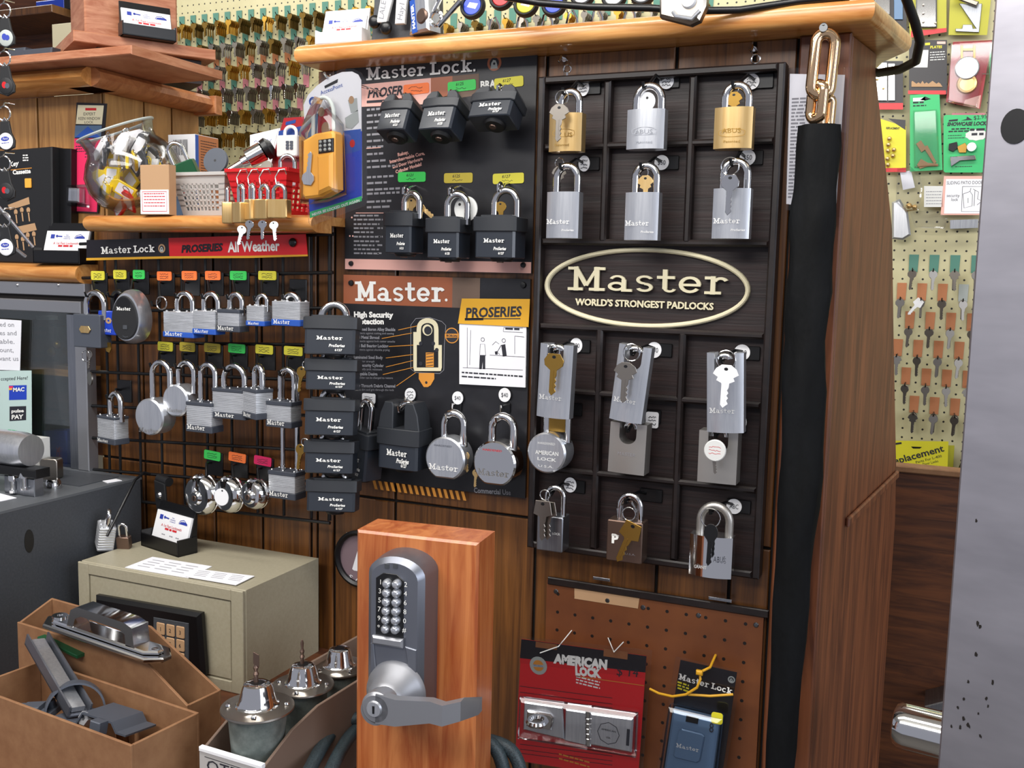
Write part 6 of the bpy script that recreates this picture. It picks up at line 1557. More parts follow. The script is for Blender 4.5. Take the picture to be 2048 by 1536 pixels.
# clear pack with the yellow lock
p0 = P(668, 300, -.13); k = kpx(668, 300, -.13); f = Fl(668, 300, -.13)
ge = thing('blister_pack', 'clear pack with a yellow key lock on a white and blue card before the posters', 'blister pack', p0)
out = f.pts((604, 205), (612, 188), (630, 168), (655, 150), (685, 139), (708, 138), (724, 146), (731, 160), (734, 260), (737, 380), (737, 404), (730, 412), (640, 446), (624, 452), (619, 446), (611, 330))
inn = f.pts((607, 210), (616, 190), (633, 172), (658, 154), (684, 144), (704, 143), (716, 149), (722, 160), (724, 396), (620, 436), (613, 330))
q = MB(); q.prism(inn, 0, 1); q.build('card', 'white', ge)
q = MB(); q.poly(f.pts((612, 300), (724, 262), (724, 396), (620, 436)), -.3); q.build('blue_print', 'blue', ge)
q = MB(); q.poly(f.pts((619.5, 424), (724, 392), (724, 402), (620, 436)), -.5); q.m = 1
f.text(q, 'NEVER BE LOCKED OUT AGAIN', (625, 432), (720, 403), 5, -.7, bold=.03); q.build('green_strip', ['cardgreen', 'white'], ge)
q = MB(); q.poly(f.pts((608, 238), (638, 226), (628, 300), (612, 306)), -.4); q.m = 1; q.poly(f.pts((636, 225), (664, 212), (664, 276), (636, 282)), -.4); q.m = 2
q.disc(*f(652, 258), 7, 9, -.5); q.disc(*f(643, 224), 5, 6, -.5); q.m = 3; q.poly(f.pts((690, 236), (716, 220), (718, 244), (704, 258), (692, 256)), -.4); q.poly(f.pts((696, 200), (714, 196), (716, 222), (702, 226)), -.4); q.m = 2; q.disc(*f(703, 200), 4, 5, -.5); q.m = 4; q.poly(f.pts((686, 262), (722, 258), (722, 300), (690, 310)), -.35); q.m = 1; q.disc(*f(705, 287), 4, 5, -.5); q.build('photo_print', ['boxblue', 'redplastic', 'kraft', 'taggrey', 'blueband'], ge)
q = MB(); c = f(626, 203); kk = f.k(626, 203); q.ring((c[0], -.6, c[1]), 8 * kk, .8, n=18); q.text('GE', 7, c[0], c[1] - 3.4, -.6, al='c', shear=.2); f.text(q, 'AccessPoint', (642, 190), (686, 173), 8, -.5); q.build('logo', 'blueband', ge)
q = MB(); q.prism(f.pts((649, 172), (676, 158), (675, 165), (650, 177)), -.4, .2); q.build('hang_slot', 'black', ge)
q = MB(); q.prism(f.pts((626, 286), (650, 272), (684, 266), (689, 272), (690, 381), (664, 396), (630, 400), (624, 392)), -24, -1, 3); q.build('lock_body', 'orangelock', ge)
q = MB(); q.prism(f.pts((659, 316), (690, 309), (690, 380), (660, 394)), -31, -22, 4); q.build('front_cover', 'orangelock', ge)
q = MB(); q.prism(f.pts((659, 285), (688, 281), (688, 308), (659, 312)), -26, -22, 1)
for i in range(3):
    for j in range(3): c = f(664 + j * 9, 289 + i * 8 - j); q.m = 1; q.ball((c[0], -26, c[1]), 2.2, 5)
q.build('number_dial', ['black', 'taggrey'], ge)
q = MB(); a, b, t_ = f(637, 285), f(678, 272), f(655, 198); q.tube([(a[0], -12, a[1])] + [((a[0] + b[0]) / 2 - (b[0] - a[0]) / 2 * math.cos(x), -12, t_[1] - 22 + 22 * math.sin(x)) for x in [math.pi * i / 10 for i in range(11)]] + [(b[0], -12, b[1])], 2.6, 10); q.build('shackle', 'taggrey', ge)
q = MB(.001); q.T = Matrix.Translation((f(638, 372)[0], -25.5, f(638, 372)[1])) @ Matrix.Rotation(rad(186), 4, 'Y') @ Matrix.Scale(.8, 4); q.prism(key_outline('hex'), -1, 1, .3); q.build('key', 'satin', ge)
q = MB(); q.prism(out, -1.8, -1.2); q.prism([(x * .96 + 1, z) for x, z in f.pts((620, 270), (652, 200), (694, 250), (700, 390), (660, 405), (622, 410))], -34, -2, 6); q.build('clear_shell', 'clearplastic', ge)
p = P(664, 160, -.12); q = MB(); q.tube([(4, 112, 4), (0, 10, 4), (0, -14, 2), (0, -18, 6)], 1.8, 8); put(q, 'hook', 'chrome', p, (0, 0, 0), 'chrome hook carrying the clear pack with the yellow lock', 'hook')

# ================================================================ kiosk front
f = Fl(180, 310, KW - .004); pk = thing('blister_pack', 'narrow hot pink window lock card hanging on the panelled kiosk', 'blister pack', f.o)
q = MB(); q.prism(f.pts((153, 205), (213, 207), (196, 426), (143, 424)), 0, 2); q.build('card', 'signblack', pk)
q = MB(); q.poly(f.pts((156, 210), (208, 211), (204, 249), (152, 248)), -.3); q.build('white_field', 'cream', pk)
q = MB(); q.poly(f.pts((149, 277), (201, 277), (194, 424), (145, 422)), -.3); q.build('pink_field', 'hotpink', pk)
q = MB(); q.poly(f.pts((151, 251), (204, 251), (202, 275), (149, 275)), -.3); q.m = 1; q.poly(f.pts((150, 275), (176, 253), (202, 275)), -.4); q.build('blue_field', ['boxblue', 'blueband'], pk)
q = MB(); q.m = 1; q.poly(f.pts((171, 216), (193, 216), (193, 221), (171, 221)), -.4); q.m = 0
f.text(q, 'EXPERT', (167, 231), (191, 231), 6, -.4); f.text(q, 'KEEN WINDOW', (157, 240), (201, 240), 6, -.4); f.text(q, 'LOCK', (169, 247), (187, 247), 5, -.4)
for x, y, w_ in ((152, 282, 34), (156, 287, 26), (152, 294, 18), (152, 299, 14), (152, 304, 20), (170, 309, 18), (170, 315, 20)): q.greek(*f(x, y), w_, 1.6, -.4)
q.build('lettering', ['ink', 'redplastic'], pk)
q = MB(); q.prism(f.pts((151, 377), (172, 378), (172, 406), (150, 405)), -16, -1, 2); q.build('window_lock', 'satin', pk)
q = MB(); q.prism(f.pts((148, 372), (184, 370), (184, 416), (148, 412)), -20, -.6, 5); q.build('clear_shell', 'clearplastic', pk)

# key cassette box on the counter rail
RY = -.045
RLT, RLB = P(80, 527, RY).z, P(80, 565, RY).z
f = Fl(50, 400, -.012); kb = thing('display_box', 'black boxed key cassette display with pictured copper keys', 'display box', f.o)
q = MB(); q.prism([(f(-60, 300)[0], (RLT - f.o.z) * 1000), (f(104, 500)[0], (RLT - f.o.z) * 1000), (f(103, 293)[0], f(103, 293)[1]), (f(-60, 306)[0], f(-60, 306)[1])], 0, 30, 2); q.build('box', 'blackmatte', kb)
q = MB(); q.prism([(f(104, 500)[0] + .5, (RLT - f.o.z) * 1000), (f(126, 500)[0], (RLT - f.o.z) * 1000), (f(127, 295)[0], f(127, 295)[1]), (f(103, 294)[0], f(103, 294)[1])], 15, 31, 1); q.build('side_flap', 'black', kb)
q = MB(); q.m = 1; f.text(q, 'Key', (19, 334), (38, 330), 9, -.5, bold=.03, shear=.2); f.text(q, 'Cassette', (26, 349), (62, 346), 8.5, -.5, bold=.04)
for i in range(3): q.greek(*f(46, 312 + i * 5), 13, 2, -.5)
q.m = 2; q.line(f.pts((22, 340), (64, 336)), 1.2, -.5); q.m = 0
q.build('lettering', ['ink', 'inkwhite', 'inkorange'], kb)
q = MB(); q.poly(f.pts((16, 410), (58, 394), (60, 408), (20, 420)), -.4); q.poly(f.pts((32, 454), (70, 446), (74, 460), (40, 468)), -.4)
for px, py in ((32, 424), (44, 420), (57, 420), (34, 474), (46, 478), (56, 470), (68, 468)):
    c = f(px, py); q.disc(c[0], c[1], 4.4, 4.6, -.45); q.poly([(c[0] - 1.6, c[1] - 3), (c[0] + 1.8, c[1] - 3), (c[0] + 3.4, c[1] - 19), (c[0] + .6, c[1] - 19)], -.45)
q.build('key_picture', ['kraft'], kb)
q = MB(); q.prism(rrect(f(52, 366)[0], f(64, 366)[0], f(58, 376)[1], f(58, 357)[1], 1.5), -3, -.2, .6); q.build('orange_tag', 'orangelock', kb)

# counter rail, steel display case
xr = P(150, 545, RY).x
q = MB(1); hh = (RLT - RLB)
q.loft([[(x, .02 - .02 * math.cos(a), hh / 2 + hh / 2 * math.sin(a)) for a in [rad(-90 + 15 * i) for i in range(13)]] + [(x, -RY + KW - .001, hh), (x, -RY + KW - .001, 0)] for x in (-1.0, -.02, -.004, 0)])
o = q.build('counter_rail', 'honey'); o.location = (xr, RY, RLB); tag(o, 'rounded honey pine rail on top of the steel display case', 'rail')
YC = -.04; f = Fl(80, 700, YC)
xe = f(183, 700)[0]; zl = (RLB - f.o.z) * 1000; zb_ = (GZ - f.o.z) * 1000
dc = thing('display_case', 'steel framed glass display case under the pine rail', 'display case', f.o)
q = MB(); z1 = f(80, 590)[1]; q.box(-900, f(165, 590)[0], 4, 20, z1, zl, 1); q.build('top_rail', 'anodised', dc)
q = MB(); z2, z3 = f(80, 600)[1], f(80, 624)[1]; q.box(-900, f(160, 610)[0], 0, 20, z3, z2, 1.5); q.build('lower_rail', 'anodised', dc)
q = MB(); q.box(-900, f(165, 590)[0], 12, 20, z2, z1); q.build('shadow_gap', 'groove', dc)
q = MB(); q.box(f(152, 800)[0], f(174, 800)[0], 0, 22, zb_, z3 - 1, 1.5); q.build('corner_post', 'anodised', dc)
q = MB(); q.box(f(134, 800)[0], f(151, 800)[0], 3, 18, zb_, z3 - 1, 1); q.build('inner_post', 'steelgrey', dc)
q = MB(); q.box(-900, f(134, 800)[0], 8, 10, zb_, z3); q.build('pane', 'glass', dc)
q = MB(); q.box(-900, f(150, 800)[0], 114, 118, zb_, z1); q.build('back_panel', 'plywood', dc)
q = MB(); zs_ = f(95, 742)[1]; q.box(-900, f(133, 800)[0], 30, 112, zs_ - 12, zs_, 1); q.build('shelf', 'honey', dc)
for px in (31, 113):
    q = MB(); q.ball((f(px, 570)[0], 4, f(px, 570)[1]), 2.6, 6); q.build('rivet', 'chrome', dc)
# goods inside the case
f = Fl(95, 890, .01)
for lab, c_, m_, dy in (('dark blue box with a red stripe inside the steel display case', ((84, 862), (134, 862), (134, 945), (84, 945)), 'blue', 0), ('grey box inside the steel display case', ((70, 845), (90, 845), (90, 940), (70, 940)), 'darkgrey', 14)):
    q = MB(); q.prism(f.pts(*c_), dy, dy + 30, 1); q.m = 1
    if m_ == 'blue':
        q.T = Matrix.Translation((f(121, 942)[0], 0, f(121, 942)[1])) @ Matrix.Rotation(rad(-90), 4, 'Y'); q.text('LOCK', 8, 2, 0, -.4, bold=.04, w=42); q.T = None
    o = q.build('stock_box', [m_, 'inkred'], None); o.location = f.o; tag(o, lab, 'box')
f = Fl(95, 660, .01)
q = MB(); q.prism(f.pts((78, 650), (122, 655), (122, 735), (76, 735)), 0, 30, 2); o = q.build('parts_bag', 'clearplastic'); o.location = f.o; tag(o, 'clear bag of brass parts on the shelf of the display case', 'bag')
q = MB(); q.ball((f(102, 690)[0], 14, f(102, 690)[1]), 7, 6); q.ball((f(90, 705)[0], 14, f(90, 705)[1]), 8, 6); o = q.build('brass_part', 'brassdark'); o.location = f.o; tag(o, 'brass knob inside the clear bag of the display case', 'knob')
q = MB(); q.prism(f.pts((72, 632), (98, 632), (98, 640), (72, 640)), 0, 20, 1); o = q.build('ceiling_clip', 'offwhite'); o.location = f.o; tag(o, 'pale plastic clip under the top rail inside the display case', 'clip')
# signs on the glass
f = Fl(20, 690, YC - .001)
q = MB(); q.prism(f.pts((-60, 634), (43, 641), (40, 741), (-60, 738)), -.6, .3); q.m = 1
for t, x0_, y, x1_ in (('ed on', 0, 653, 29), ('es and', 0, 670, 34), ('able.', 0, 687, 30), ('ount,', 0, 704, 28), ('want us', -4, 721, 38)): f.text(q, t, (x0_, y), (x1_, y + .5), 9, -.9)
o = q.build('notice', ['paper', 'inkgrey']); o.location = f.o; tag(o, 'white typed notice taped on the glass of the display case', 'notice')
f = Fl(20, 810, YC - .003)
q = MB(); q.prism(f.pts((-60, 742), (63, 741), (64, 905), (-60, 905)), -.6, .3); q.m = 1
f.text(q, 'ccepted Here!', (2, 761), (56, 759), 7, -.9, shear=.2); q.m = 2; q.poly(f.pts((19, 771), (54, 770), (54, 799), (19, 800)), -.9); q.m = 1; q.poly(f.pts((20, 813), (53, 812), (53, 840), (20, 842)), -.9)
q.m = 3; f.text(q, 'MAC', (27, 783), (50, 782), 7.5, -1.3, bold=.04, shear=.2); f.text(q, 'PAY', (24, 838), (48, 837), 8, -1.3, bold=.04, shear=.2); f.text(q, 'pulse', (24, 825), (49, 824), 6, -1.3, bold=.04, shear=.2)
q.m = 4; q.poly(f.pts((19, 772), (28, 772), (26, 776), (19, 776)), -1.2); q.m = 5; q.poly(f.pts((19, 776), (26, 776), (25, 780), (19, 780)), -1.2); q.m = 4; q.disc(*f(-5, 787), 7, 11, -.9); q.m = 6; q.greek(*f(17, 861), 20, 2, -.9)
o = q.build('card_sign', ['lightgreen', 'ink', 'blue', 'inkwhite', 'hotpink', 'orangelock', 'cardgreen']); o.location = f.o; tag(o, 'pale green card acceptance sign on the glass of the display case', 'sign')
# lock parts standing on the grey safe
p = PZ(20, 985, GZ); Yd = p.y; f = Fl(20, 985, Yd - .0)
lp = thing('lock_mount', 'chrome deadbolt cylinder on a black mounting plate with bolts on the grey safe', 'lock', p)
k = kpx(20, 960, Yd); z0 = 0
q = MB(); q.box(f(-60, 950)[0], f(86, 942)[0], -14, 14, f(20, 946)[1], f(20, 928)[1], 2); q.build('plate', 'black', lp)
q = MB(); q.lathe([(0, f(-60, 900)[0]), (26, f(-60, 900)[0]), (26, f(40, 900)[0]), (23, f(58, 900)[0]), (0, f(58, 900)[0])], c=(0, 4, (f(20, 866)[1] + f(20, 928)[1]) / 2 + 0), ax='x', n=32); q.build('barrel', 'satin', lp)
for px, py in ((35, 962), (58, 956)):
    q = MB(); c = f(px, py); q.lathe([(0, 10), (6, 10), (7, 6), (7, 2), (3.4, 2), (3.4, -12), (5.5, -12), (5.5, -16), (0, -16)], c=(c[0], -8, c[1]), n=12); q.build('bolt', 'chrome', lp)
q = MB(); q.box(f(14, 965)[0], f(74, 965)[0], -5, 12, 0, f(20, 950)[1], 1); q.build('foot', 'steelgrey', lp)
p = PZ(112, 960, GZ); q = MB(); q.lathe([(0, 14), (9, 14), (11, 10), (12, 5), (12, 0), (0, 0)], n=22); put(q, 'lock_cylinder', 'chrome', PZ(107, 976, GZ), (0, 0, 0), 'small chrome lock cylinder lying loose on the grey safe', 'cylinder')
q = MB(); q.rbox(-14, 14, -10, 10, 0, 34, 5, 1); put(q, 'latch_case', 'nickel', PZ(104, 958, GZ), (0, 0, rad(20)), 'dull metal latch case standing on the grey safe near the grid', 'latch')
q = MB(); q.box(-20, 16, -12, 12, 0, 62, 1); q.m = 1; q.text('Kwik', 9, -8, 30, -12.4); put(q, 'small_box', ['offwhite', 'ink'], PZ(76, 950, GZ), (0, 0, 0), 'small pale box with handwriting on the grey safe behind the bolts', 'box')

card_holder('black business card holder on the pine rail before the key cassette box', 112, 527, -.043, 120, rad(3))
cB_ = cB + Vector((0, 0, .0185)); pq = PZ(300, 76, zB + .0185)
card_holder('black business card holder on the upper kiosk plank', 300, 76, 0, 108, angB, z=zB + .0185)
# rods and fobs at the picture edge
for i, (a, b) in enumerate((((-10, 405), (66, 494)), ((-10, 465), (51, 513)))):
    A, B = P(*a, -.22), P(*b, -.17); dv = B - A; q = MB(); q.lathe([(0, 0), (2.4, 0), (2.4, dv.length * 1000), (0, dv.length * 1000)], ax='x', n=12); o = q.build('display_rod', 'satin'); o.location = A; o.rotation_euler = dv.to_track_quat('X', 'Z').to_euler(); tag(o, ('upper', 'lower')[i] + ' slanting metal rod of the key fob stand before the cassette box', 'rod')
for i, (py, m_, t) in enumerate(((70, 'blue', 'blue and red badge'), (166, 'redplastic', 'small red badge'), (276, 'white', 'white oval badge, upper of two'), (376, 'redplastic', 'red badge before the cassette box'), (488, 'white', 'white oval badge, lower of two'))):
    p = P(13, py, -.21); k = kpx(13, py, -.21); fo = thing('key_fob', 'black leather key fob with a ' + t, 'key fob', p, (0, rad(-4), rad(12)), 'key fobs hanging at the picture edge'); u = 20 * k / 18
    q = MB(u * .001); q.prism([(-9, 30), (9, 30), (12, 8), (18, -6), (16, -18), (0, -24), (-16, -18), (-18, -6), (-12, 8)], -2.5, 2.5, 1); q.build('leather', 'blackmatte', fo)
    q = MB(u * .001); q.lathe([(0, -4), (13, -4), (15, -3), (15, -2)], c=(0, 0, -6), ax='y', n=26); q.m = 1
    if m_ == 'white': q.m = 1; q.disc(0, -2, 8.5, 4.2, -4.3); q.m = 3; q.text('Ford', 4, 0, -3.6, -4.6, al='c', w=10, shear=.3); q.m = 1; q.greek(-8, -10, 16, 1.2, -4.4)
    else: q.disc(-2, -4, 5, 6, -4.3); q.m = 2; q.disc(4, -6, 5, 5, -4.4)
    q.build('badge', ['white' if m_ == 'white' else ('taggrey' if m_ == 'blue' else 'blackmatte'), 'inkblue' if m_ != 'redplastic' else 'redplastic', 'inkblue' if m_ == 'blue' else 'castgrey', 'white'], fo)
    q = MB(u * .001); q.ring((0, 0, 44), 13, 1.4, n=24); q.tube([(-5, 0, 30), (0, 0, 36), (5, 0, 30)], 1.6); q.build('ring', 'chrome', fo)
    q = MB(u * .001); q.tube([(0, 0, 58), (0, 4, 64), (0, 30, 66)], 1.4); q.build('clasp', 'chrome', fo)
# dim stock behind the kiosk
for lab, px0, px1, y0_, y1_, Y, m_, n_ in (('grey plastic storage bin on the kiosk rail behind the key fobs', 18, 46, 94, 122, .06, 'castgrey', 'storage_bin'), ('second grey plastic storage bin on the kiosk rail beside the plank', 48, 100, 94, 121, .06, 'castgrey', 'storage_bin')):
    a, b = P(px0, y1_, Y), P(px1, y0_, Y); q = MB(1); q.prism([(0, 0), (b.x - a.x, 0), (b.x - a.x + .004, b.z - a.z), (-.004, b.z - a.z)], 0, .07, .002); o = q.build(n_, m_); o.location = a; tag(o, lab, 'bin')
YK2 = .9
a, b = P(-40, 60, YK2), P(186, -20, YK2)
cs = thing('stock_cabinet', 'dark wooden cabinet in the dim corner behind the kiosk', 'cabinet', (a.x, YK2, 0)); wC = b.x - a.x
q = MB(1); zt = b.z + .05; q.box(-.5, wC, 0.02, .3, 0, zt, .003); q.build('carcass', 'plywood', cs)
q = MB(1); zz = P(100, 48, YK2).z; q.box(-.5, wC + .02, -.16, .02, zz - .02, zz, .002); q.build('shelf', 'panel', cs)
for lab, px0, px1, y0_, y1_, m_ in (('blue carton on the dim cabinet behind the kiosk', 72, 128, 2, 32, 'blue'), ('yellow carton on the dim cabinet behind the kiosk', 140, 176, -22, 12, 'cardolive'), ('dark carton on the dim cabinet between the coloured ones', 128, 140, -10, 34, 'blackmatte')):
    a, b = P(px0, y1_, YK2 - .1), P(px1, y0_, YK2 - .1); q = MB(1); q.box(0, b.x - a.x, 0, .08, 0, b.z - a.z + (zz - a.z) * 0, .002); o = q.build('stock_carton', m_); o.location = (a.x, YK2 - .1, zz + .001); tag(o, lab, 'carton')
a, b = P(104, 90, .5), P(184, 40, .5); q = MB(1); q.box(0, b.x - a.x, 0, .02, -a.z, b.z - a.z, .002); o = q.build('peg_panel', 'cream'); o.location = a; tag(o, 'pale board leaning behind the kiosk planks', 'board')

# ================================================================ far pegboard: hooks, paper tags and key blanks
R.seed(5)


def hook_proto(m):
    o = thing('key_hook', 'x', 'hook', (0, 0, -5), (0, 0, 0), 'key hooks on the far pegboard')
    q = MB(); q.tube([(0, 0, 0), (0, -55, -5), (0, -64, -4), (0, -70, 3)], 1.5, 6); q.tube([(0, -1, -2), (0, -1, 22)], 1.3, 6); q.build('rod', 'black', o)
    if m: q = MB(); q.prism([(-11, -6), (11, -6), (12, 40), (-12, 40)], -3, -2); q.build('paper_tag', m, o)
    return o


def key_proto(m, kind):
    o = thing('key_blank', 'x', 'key', (0, 0, -5), (0, 0, 0), 'key blanks'); q = MB(.00098); q.prism(key_outline(kind), -1.1, 1.1, .25); q.build('blank', m, o); return o


hp, kp = {}, {}
stuff = MB(1); SM = ['keybrass', 'keydark', 'keysteel']
SHORT = [(4, 2), (10, -6), (8, -16), (3, -21), (3, -46), (-3, -46), (-3, -21), (-8, -16), (-10, -6), (-4, 2)]
tn = {'tagteal': 'teal', 'tagpink': 'pink', 'tagorange': 'orange', 'taggrey': 'grey', None: 'no'}
ordn = ['topmost', 'second', 'third', 'fourth', 'fifth', 'sixth', 'seventh', 'eighth', 'ninth', 'tenth', 'eleventh', 'twelfth', 'thirteenth', 'fourteenth', 'fifteenth', 'sixteenth', 'seventeenth', 'eighteenth', 'nineteenth', 'twentieth'] + [t + '-' + a for t in ('twenty', 'thirty', 'forty') for a in ('first', 'second', 'third', 'fourth', 'fifth', 'sixth', 'seventh', 'eighth', 'ninth', 'tenth')]


def hang(x, z, tagm, km, kind, nstack, lab, tilt=0.0):
    if tagm not in hp: hp[tagm] = h = hook_proto(tagm); h.location = (x, YB, z)
    else: h = dup(hp[tagm], (x, YB, z))
    h['label'] = 'black pegboard hook with %s paper tag, %s' % (tn[tagm], lab)
    kk = (km, kind)
    y = YB - .060
    loc = (x, y, z - .004); rot = (0, tilt or R.uniform(-.08, .08), R.uniform(-.35, .25))
    if kk not in kp: kp[kk] = k_ = key_proto(km, kind); k_.location = loc; k_.rotation_euler = rot
    else: k_ = dup(kp[kk], loc, rot)
    k_['label'] = '%s key blank on the %s' % ({'keybrass': 'brass', 'keydark': 'dark brass', 'keysteel': 'steel', 'chrome': 'bright', 'white': 'white'}[km], lab.replace('row', 'hook row'))
    k_['group'] = 'key blanks on the far pegboard'
    stuff.m = {'keybrass': 0, 'keydark': 1}.get(km, 2)
    for i in range(nstack):
        yy = y + .005 + i * (.046 / max(nstack, 1)); d = R.uniform(-.0015, .0015)
        stuff.prism([(x + a * .00095 + d, z - .004 + b * .00098) for a, b in SHORT], yy, yy + .0019)


Z0 = P(560, 40, YB).z
rows_l = [('tagteal', ['keybrass', 'keydark'], (0, 19)), ('tagteal', ['keybrass', 'keysteel', 'keydark'], (0, 19)), ('tagorange', ['keysteel', 'keybrass', 'keysteel'], (0, 19)), ('tagpink', ['keysteel', 'chrome', 'keybrass'], (0, 19)), ('tagpink', ['keybrass', 'keybrass', 'chrome', 'keysteel'], (0, 19)), (None, ['keybrass', 'keydark'], (0, 19))]
for ri, (tm, kms, _) in enumerate(rows_l):
    z = round((Z0 - ri * .0762) / .0254) * .0254 + .0127
    c_ = 0
    xa = P(352 if ri < 1 else (372 if ri == 1 else 395), 40 + ri * 43, YB).x; xb = P(760 if ri == 0 else (1420 if ri == 1 else 650 if ri < 3 else 622), 40 + ri * 43, YB).x
    x = math.floor(xa / .0508) * .0508 + (.0254 if ri % 2 else 0) + .0127
    while x < xb:
        t_ = tm
        if ri == 4: t_ = R.choice(['tagpink', 'tagteal', 'tagpink'])
        if ri == 3: t_ = R.choice(['tagpink', 'tagpink', 'tagorange', 'tagteal'])
        km = R.choice(kms); lab = '%s row behind the kiosk, %s from the kiosk' % (ordn[ri], ordn[c_].replace('topmost', 'first'))
        hang(x, z, t_, km, R.choice(['round', 'clover', 'hex']), R.choice([4, 7, 9, 11]), lab); x += .0508; c_ += 1
Zr = P(1880, 551, YB).z
for ri in range(6):
    z = round((Zr - ri * .0762) / .0254) * .0254 + .0127
    xs = P(1806 if ri % 2 == 0 else 1826, 560, YB).x; x = round(xs / .0254) * .0254 + .0127 - (.0508 if ri % 2 and ri < 5 else 0); c_ = 0
    while x < P(1975, 560 + ri * 56, YB).x:
        t_ = 'tagteal' if ri == 0 else ('taggrey' if (ri == 1 and c_ == 3) else 'tagorange')
        white = ri == 1 and c_ == 1
        hang(x, z, t_, 'white' if white else 'keysteel', R.choice(['round', 'clover', 'hex', 'round']) if not white else 'square', R.choice([0, 1, 2]) if ri < 5 else 3, '%s row beside the post, %s from the post' % (ordn[ri], ordn[c_].replace('topmost', 'first')), .65 if white else 0)
        x += .0508; c_ += 1
o = stuff.build('key_blank_stack', SM); o['kind'] = 'stuff'; tag(o, 'key blanks packed tightly behind the foremost keys on the pegboard hooks', 'keys')

# ================================================================ packs on the far pegboard beside the post
YQ = YB - .03


def pack(label, pts, m, name='blister_pack', th=1.2, dy=0.0):
    cx = sum(p[0] for p in pts) / len(pts); cy = sum(p[1] for p in pts) / len(pts); f = Fl(cx, cy, YQ + dy); o = thing(name, label, 'blister pack', f.o)
    q = MB(); q.prism(f.pts(*pts), 0, th, 0); q.build('card', m, o); return o, f


def bits(o, f, name, m, items, y0=-.4, y1=None, b=0):
    q = MB()
    for pts in items:
        if y1 is None: q.poly(f.pts(*pts), y0)
        else: q.prism(f.pts(*pts), y0, y1, b)
    return q.build(name, m, o)


B4 = lambda l, t, r, b: [(l, t), (r, t), (r, b), (l, b)]
o, f = pack('black hinge pack with chrome plates and a red base strip, half behind the shelf end', B4(1742, 122, 1806, 219), 'signblack'); bits(o, f, 'plate', 'chrome', [B4(1746, 126, 1774, 202), B4(1777, 128, 1790, 202)], -6, -1, 1); bits(o, f, 'base_strip', 'signred', [B4(1742, 206, 1806, 219)])
q = MB()
for x, y in ((1755, 160), (1767, 178)): q.lathe([(0, -8), (3, -7), (3.5, -6)], c=(f(x, y)[0], 0, f(x, y)[1]), ax='y', n=12)
q.build('screw', 'brass', o)
o, f = pack('black and blue hinge pack at the top behind the shelf end', B4(1745, -30, 1813, 60), 'signblack'); bits(o, f, 'plate', 'chrome', [B4(1750, -25, 1780, 30)], -6, -1, 1); bits(o, f, 'blue_bar', 'boxblue', [B4(1788, -20, 1806, 40)], -5, -1, 1)
o, f = pack('olive yellow pack with a curved chrome plate and red base strip', [(1814, -30), (1893, -30), (1893, 62), (1820, 76)], 'cardolive'); bits(o, f, 'base_strip', 'signred', [[(1822, 62), (1893, 56), (1893, 64), (1822, 75)]]); bits(o, f, 'plate', 'chrome', [B4(1832, -25, 1874, 57)], -9, -1, 3)
q = MB()
for x, y in ((1847, 12), (1847, 29), (1847, 46), (1871, 48)): q.lathe([(0, -12), (3, -11), (3.5, -9)], c=(f(x, y)[0], 0, f(x, y)[1]), ax='y', n=12)
q.build('screw', 'nickel', o)
o, f = pack('olive yellow pack with a grey strike plate, next to the steel column', [(1901, -30), (1985, -30), (1974, 70), (1897, 70)], 'cardolive'); bits(o, f, 'strike_plate', 'steelgrey', [[(1918, 8), (1964, 8), (1958, 66), (1911, 64), (1911, 58), (1924, 58), (1926, 50), (1944, 50), (1946, 58), (1952, 58)]], -6, -1, 1); bits(o, f, 'brass_bar', 'nickel', [[(1912, -8), (1958, 8), (1952, 17), (1906, 0)]], -24, -14, 2)
o, f = pack('black pack with a serrated brass strip and a white picture, above the tall green pack', B4(1818, 80, 1894, 188), 'signblack'); bits(o, f, 'picture', 'offwhite', [[(1829, 100), (1857, 100), (1855, 135), (1822, 135)]]); bits(o, f, 'base_strip', 'signred', [[(1816, 181), (1892, 181), (1892, 189), (1816, 188)]]); bits(o, f, 'flag', 'pinkstrip', [B4(1874, 83, 1891, 88)])
q = MB(); q.greek(*f(1830, 92), 36, 6, -.5); f.text(q, 'PLATES', (1860, 97), (1884, 96), 5, -.5, bold=.03); q.build('heading', 'cardyellow', o)
q = MB()
for i in range(4): q.greek(*f(1860, 106 + i * 5), 36, 2.2, -.5)
q.build('small_print', 'offwhite', o)
q = MB(); zz = [(1823 + i * 4, 172 if i % 3 else 162 - (i % 2) * 2) for i in range(16)]; q.prism(f.pts(*([(1823, 164)] + [(1825 + i * 4, 168 - (6 if i % 5 == 0 else (i % 2) * 3)) for i in range(15)] + [(1885, 174), (1823, 174)])), -3, -1); q.build('serrated_strip', 'kraft', o)
mat('redclear', 'a02830', 0.4)
o, f = pack('red pack holding a round steel mirror and a brass ring in clear wrap', [(1906, 84), (1984, 80), (1960, 218), (1892, 204)], 'redclear')
q = MB(); c = f(1934, 137); k = f.k(1934, 137); q.lathe([(0, -10), (21 * k, -10), (23 * k, -8), (23 * k, -3), (0, -3)], c=(c[0], 0, c[1]), ax='y', n=28); q.build('steel_disc', 'satin', o)
q = MB(); c = f(1934, 168); q.lathe([(14 * k, -4), (14 * k, -8), (18 * k, -9), (20 * k, -4), (20 * k, -1), (0, -1)], c=(c[0], 0, c[1]), ax='y', n=28); q.build('brass_ring', 'brass', o)
bits(o, f, 'bracket', 'brassdark', [B4(1921, 92, 1926, 118), B4(1946, 92, 1951, 118), B4(1926, 98, 1946, 103)], -9, -2, .5); bits(o, f, 'print', 'pinkstrip', [[(1930, 200), (1962, 190), (1958, 217), (1926, 211)]])
q = MB(); q.prism(f.pts((1900, 88), (1990, 82), (1982, 150), (1966, 150), (1954, 216), (1894, 204)), -16, -1.5, 4); q.build('clear_shell', 'clearplastic', o)
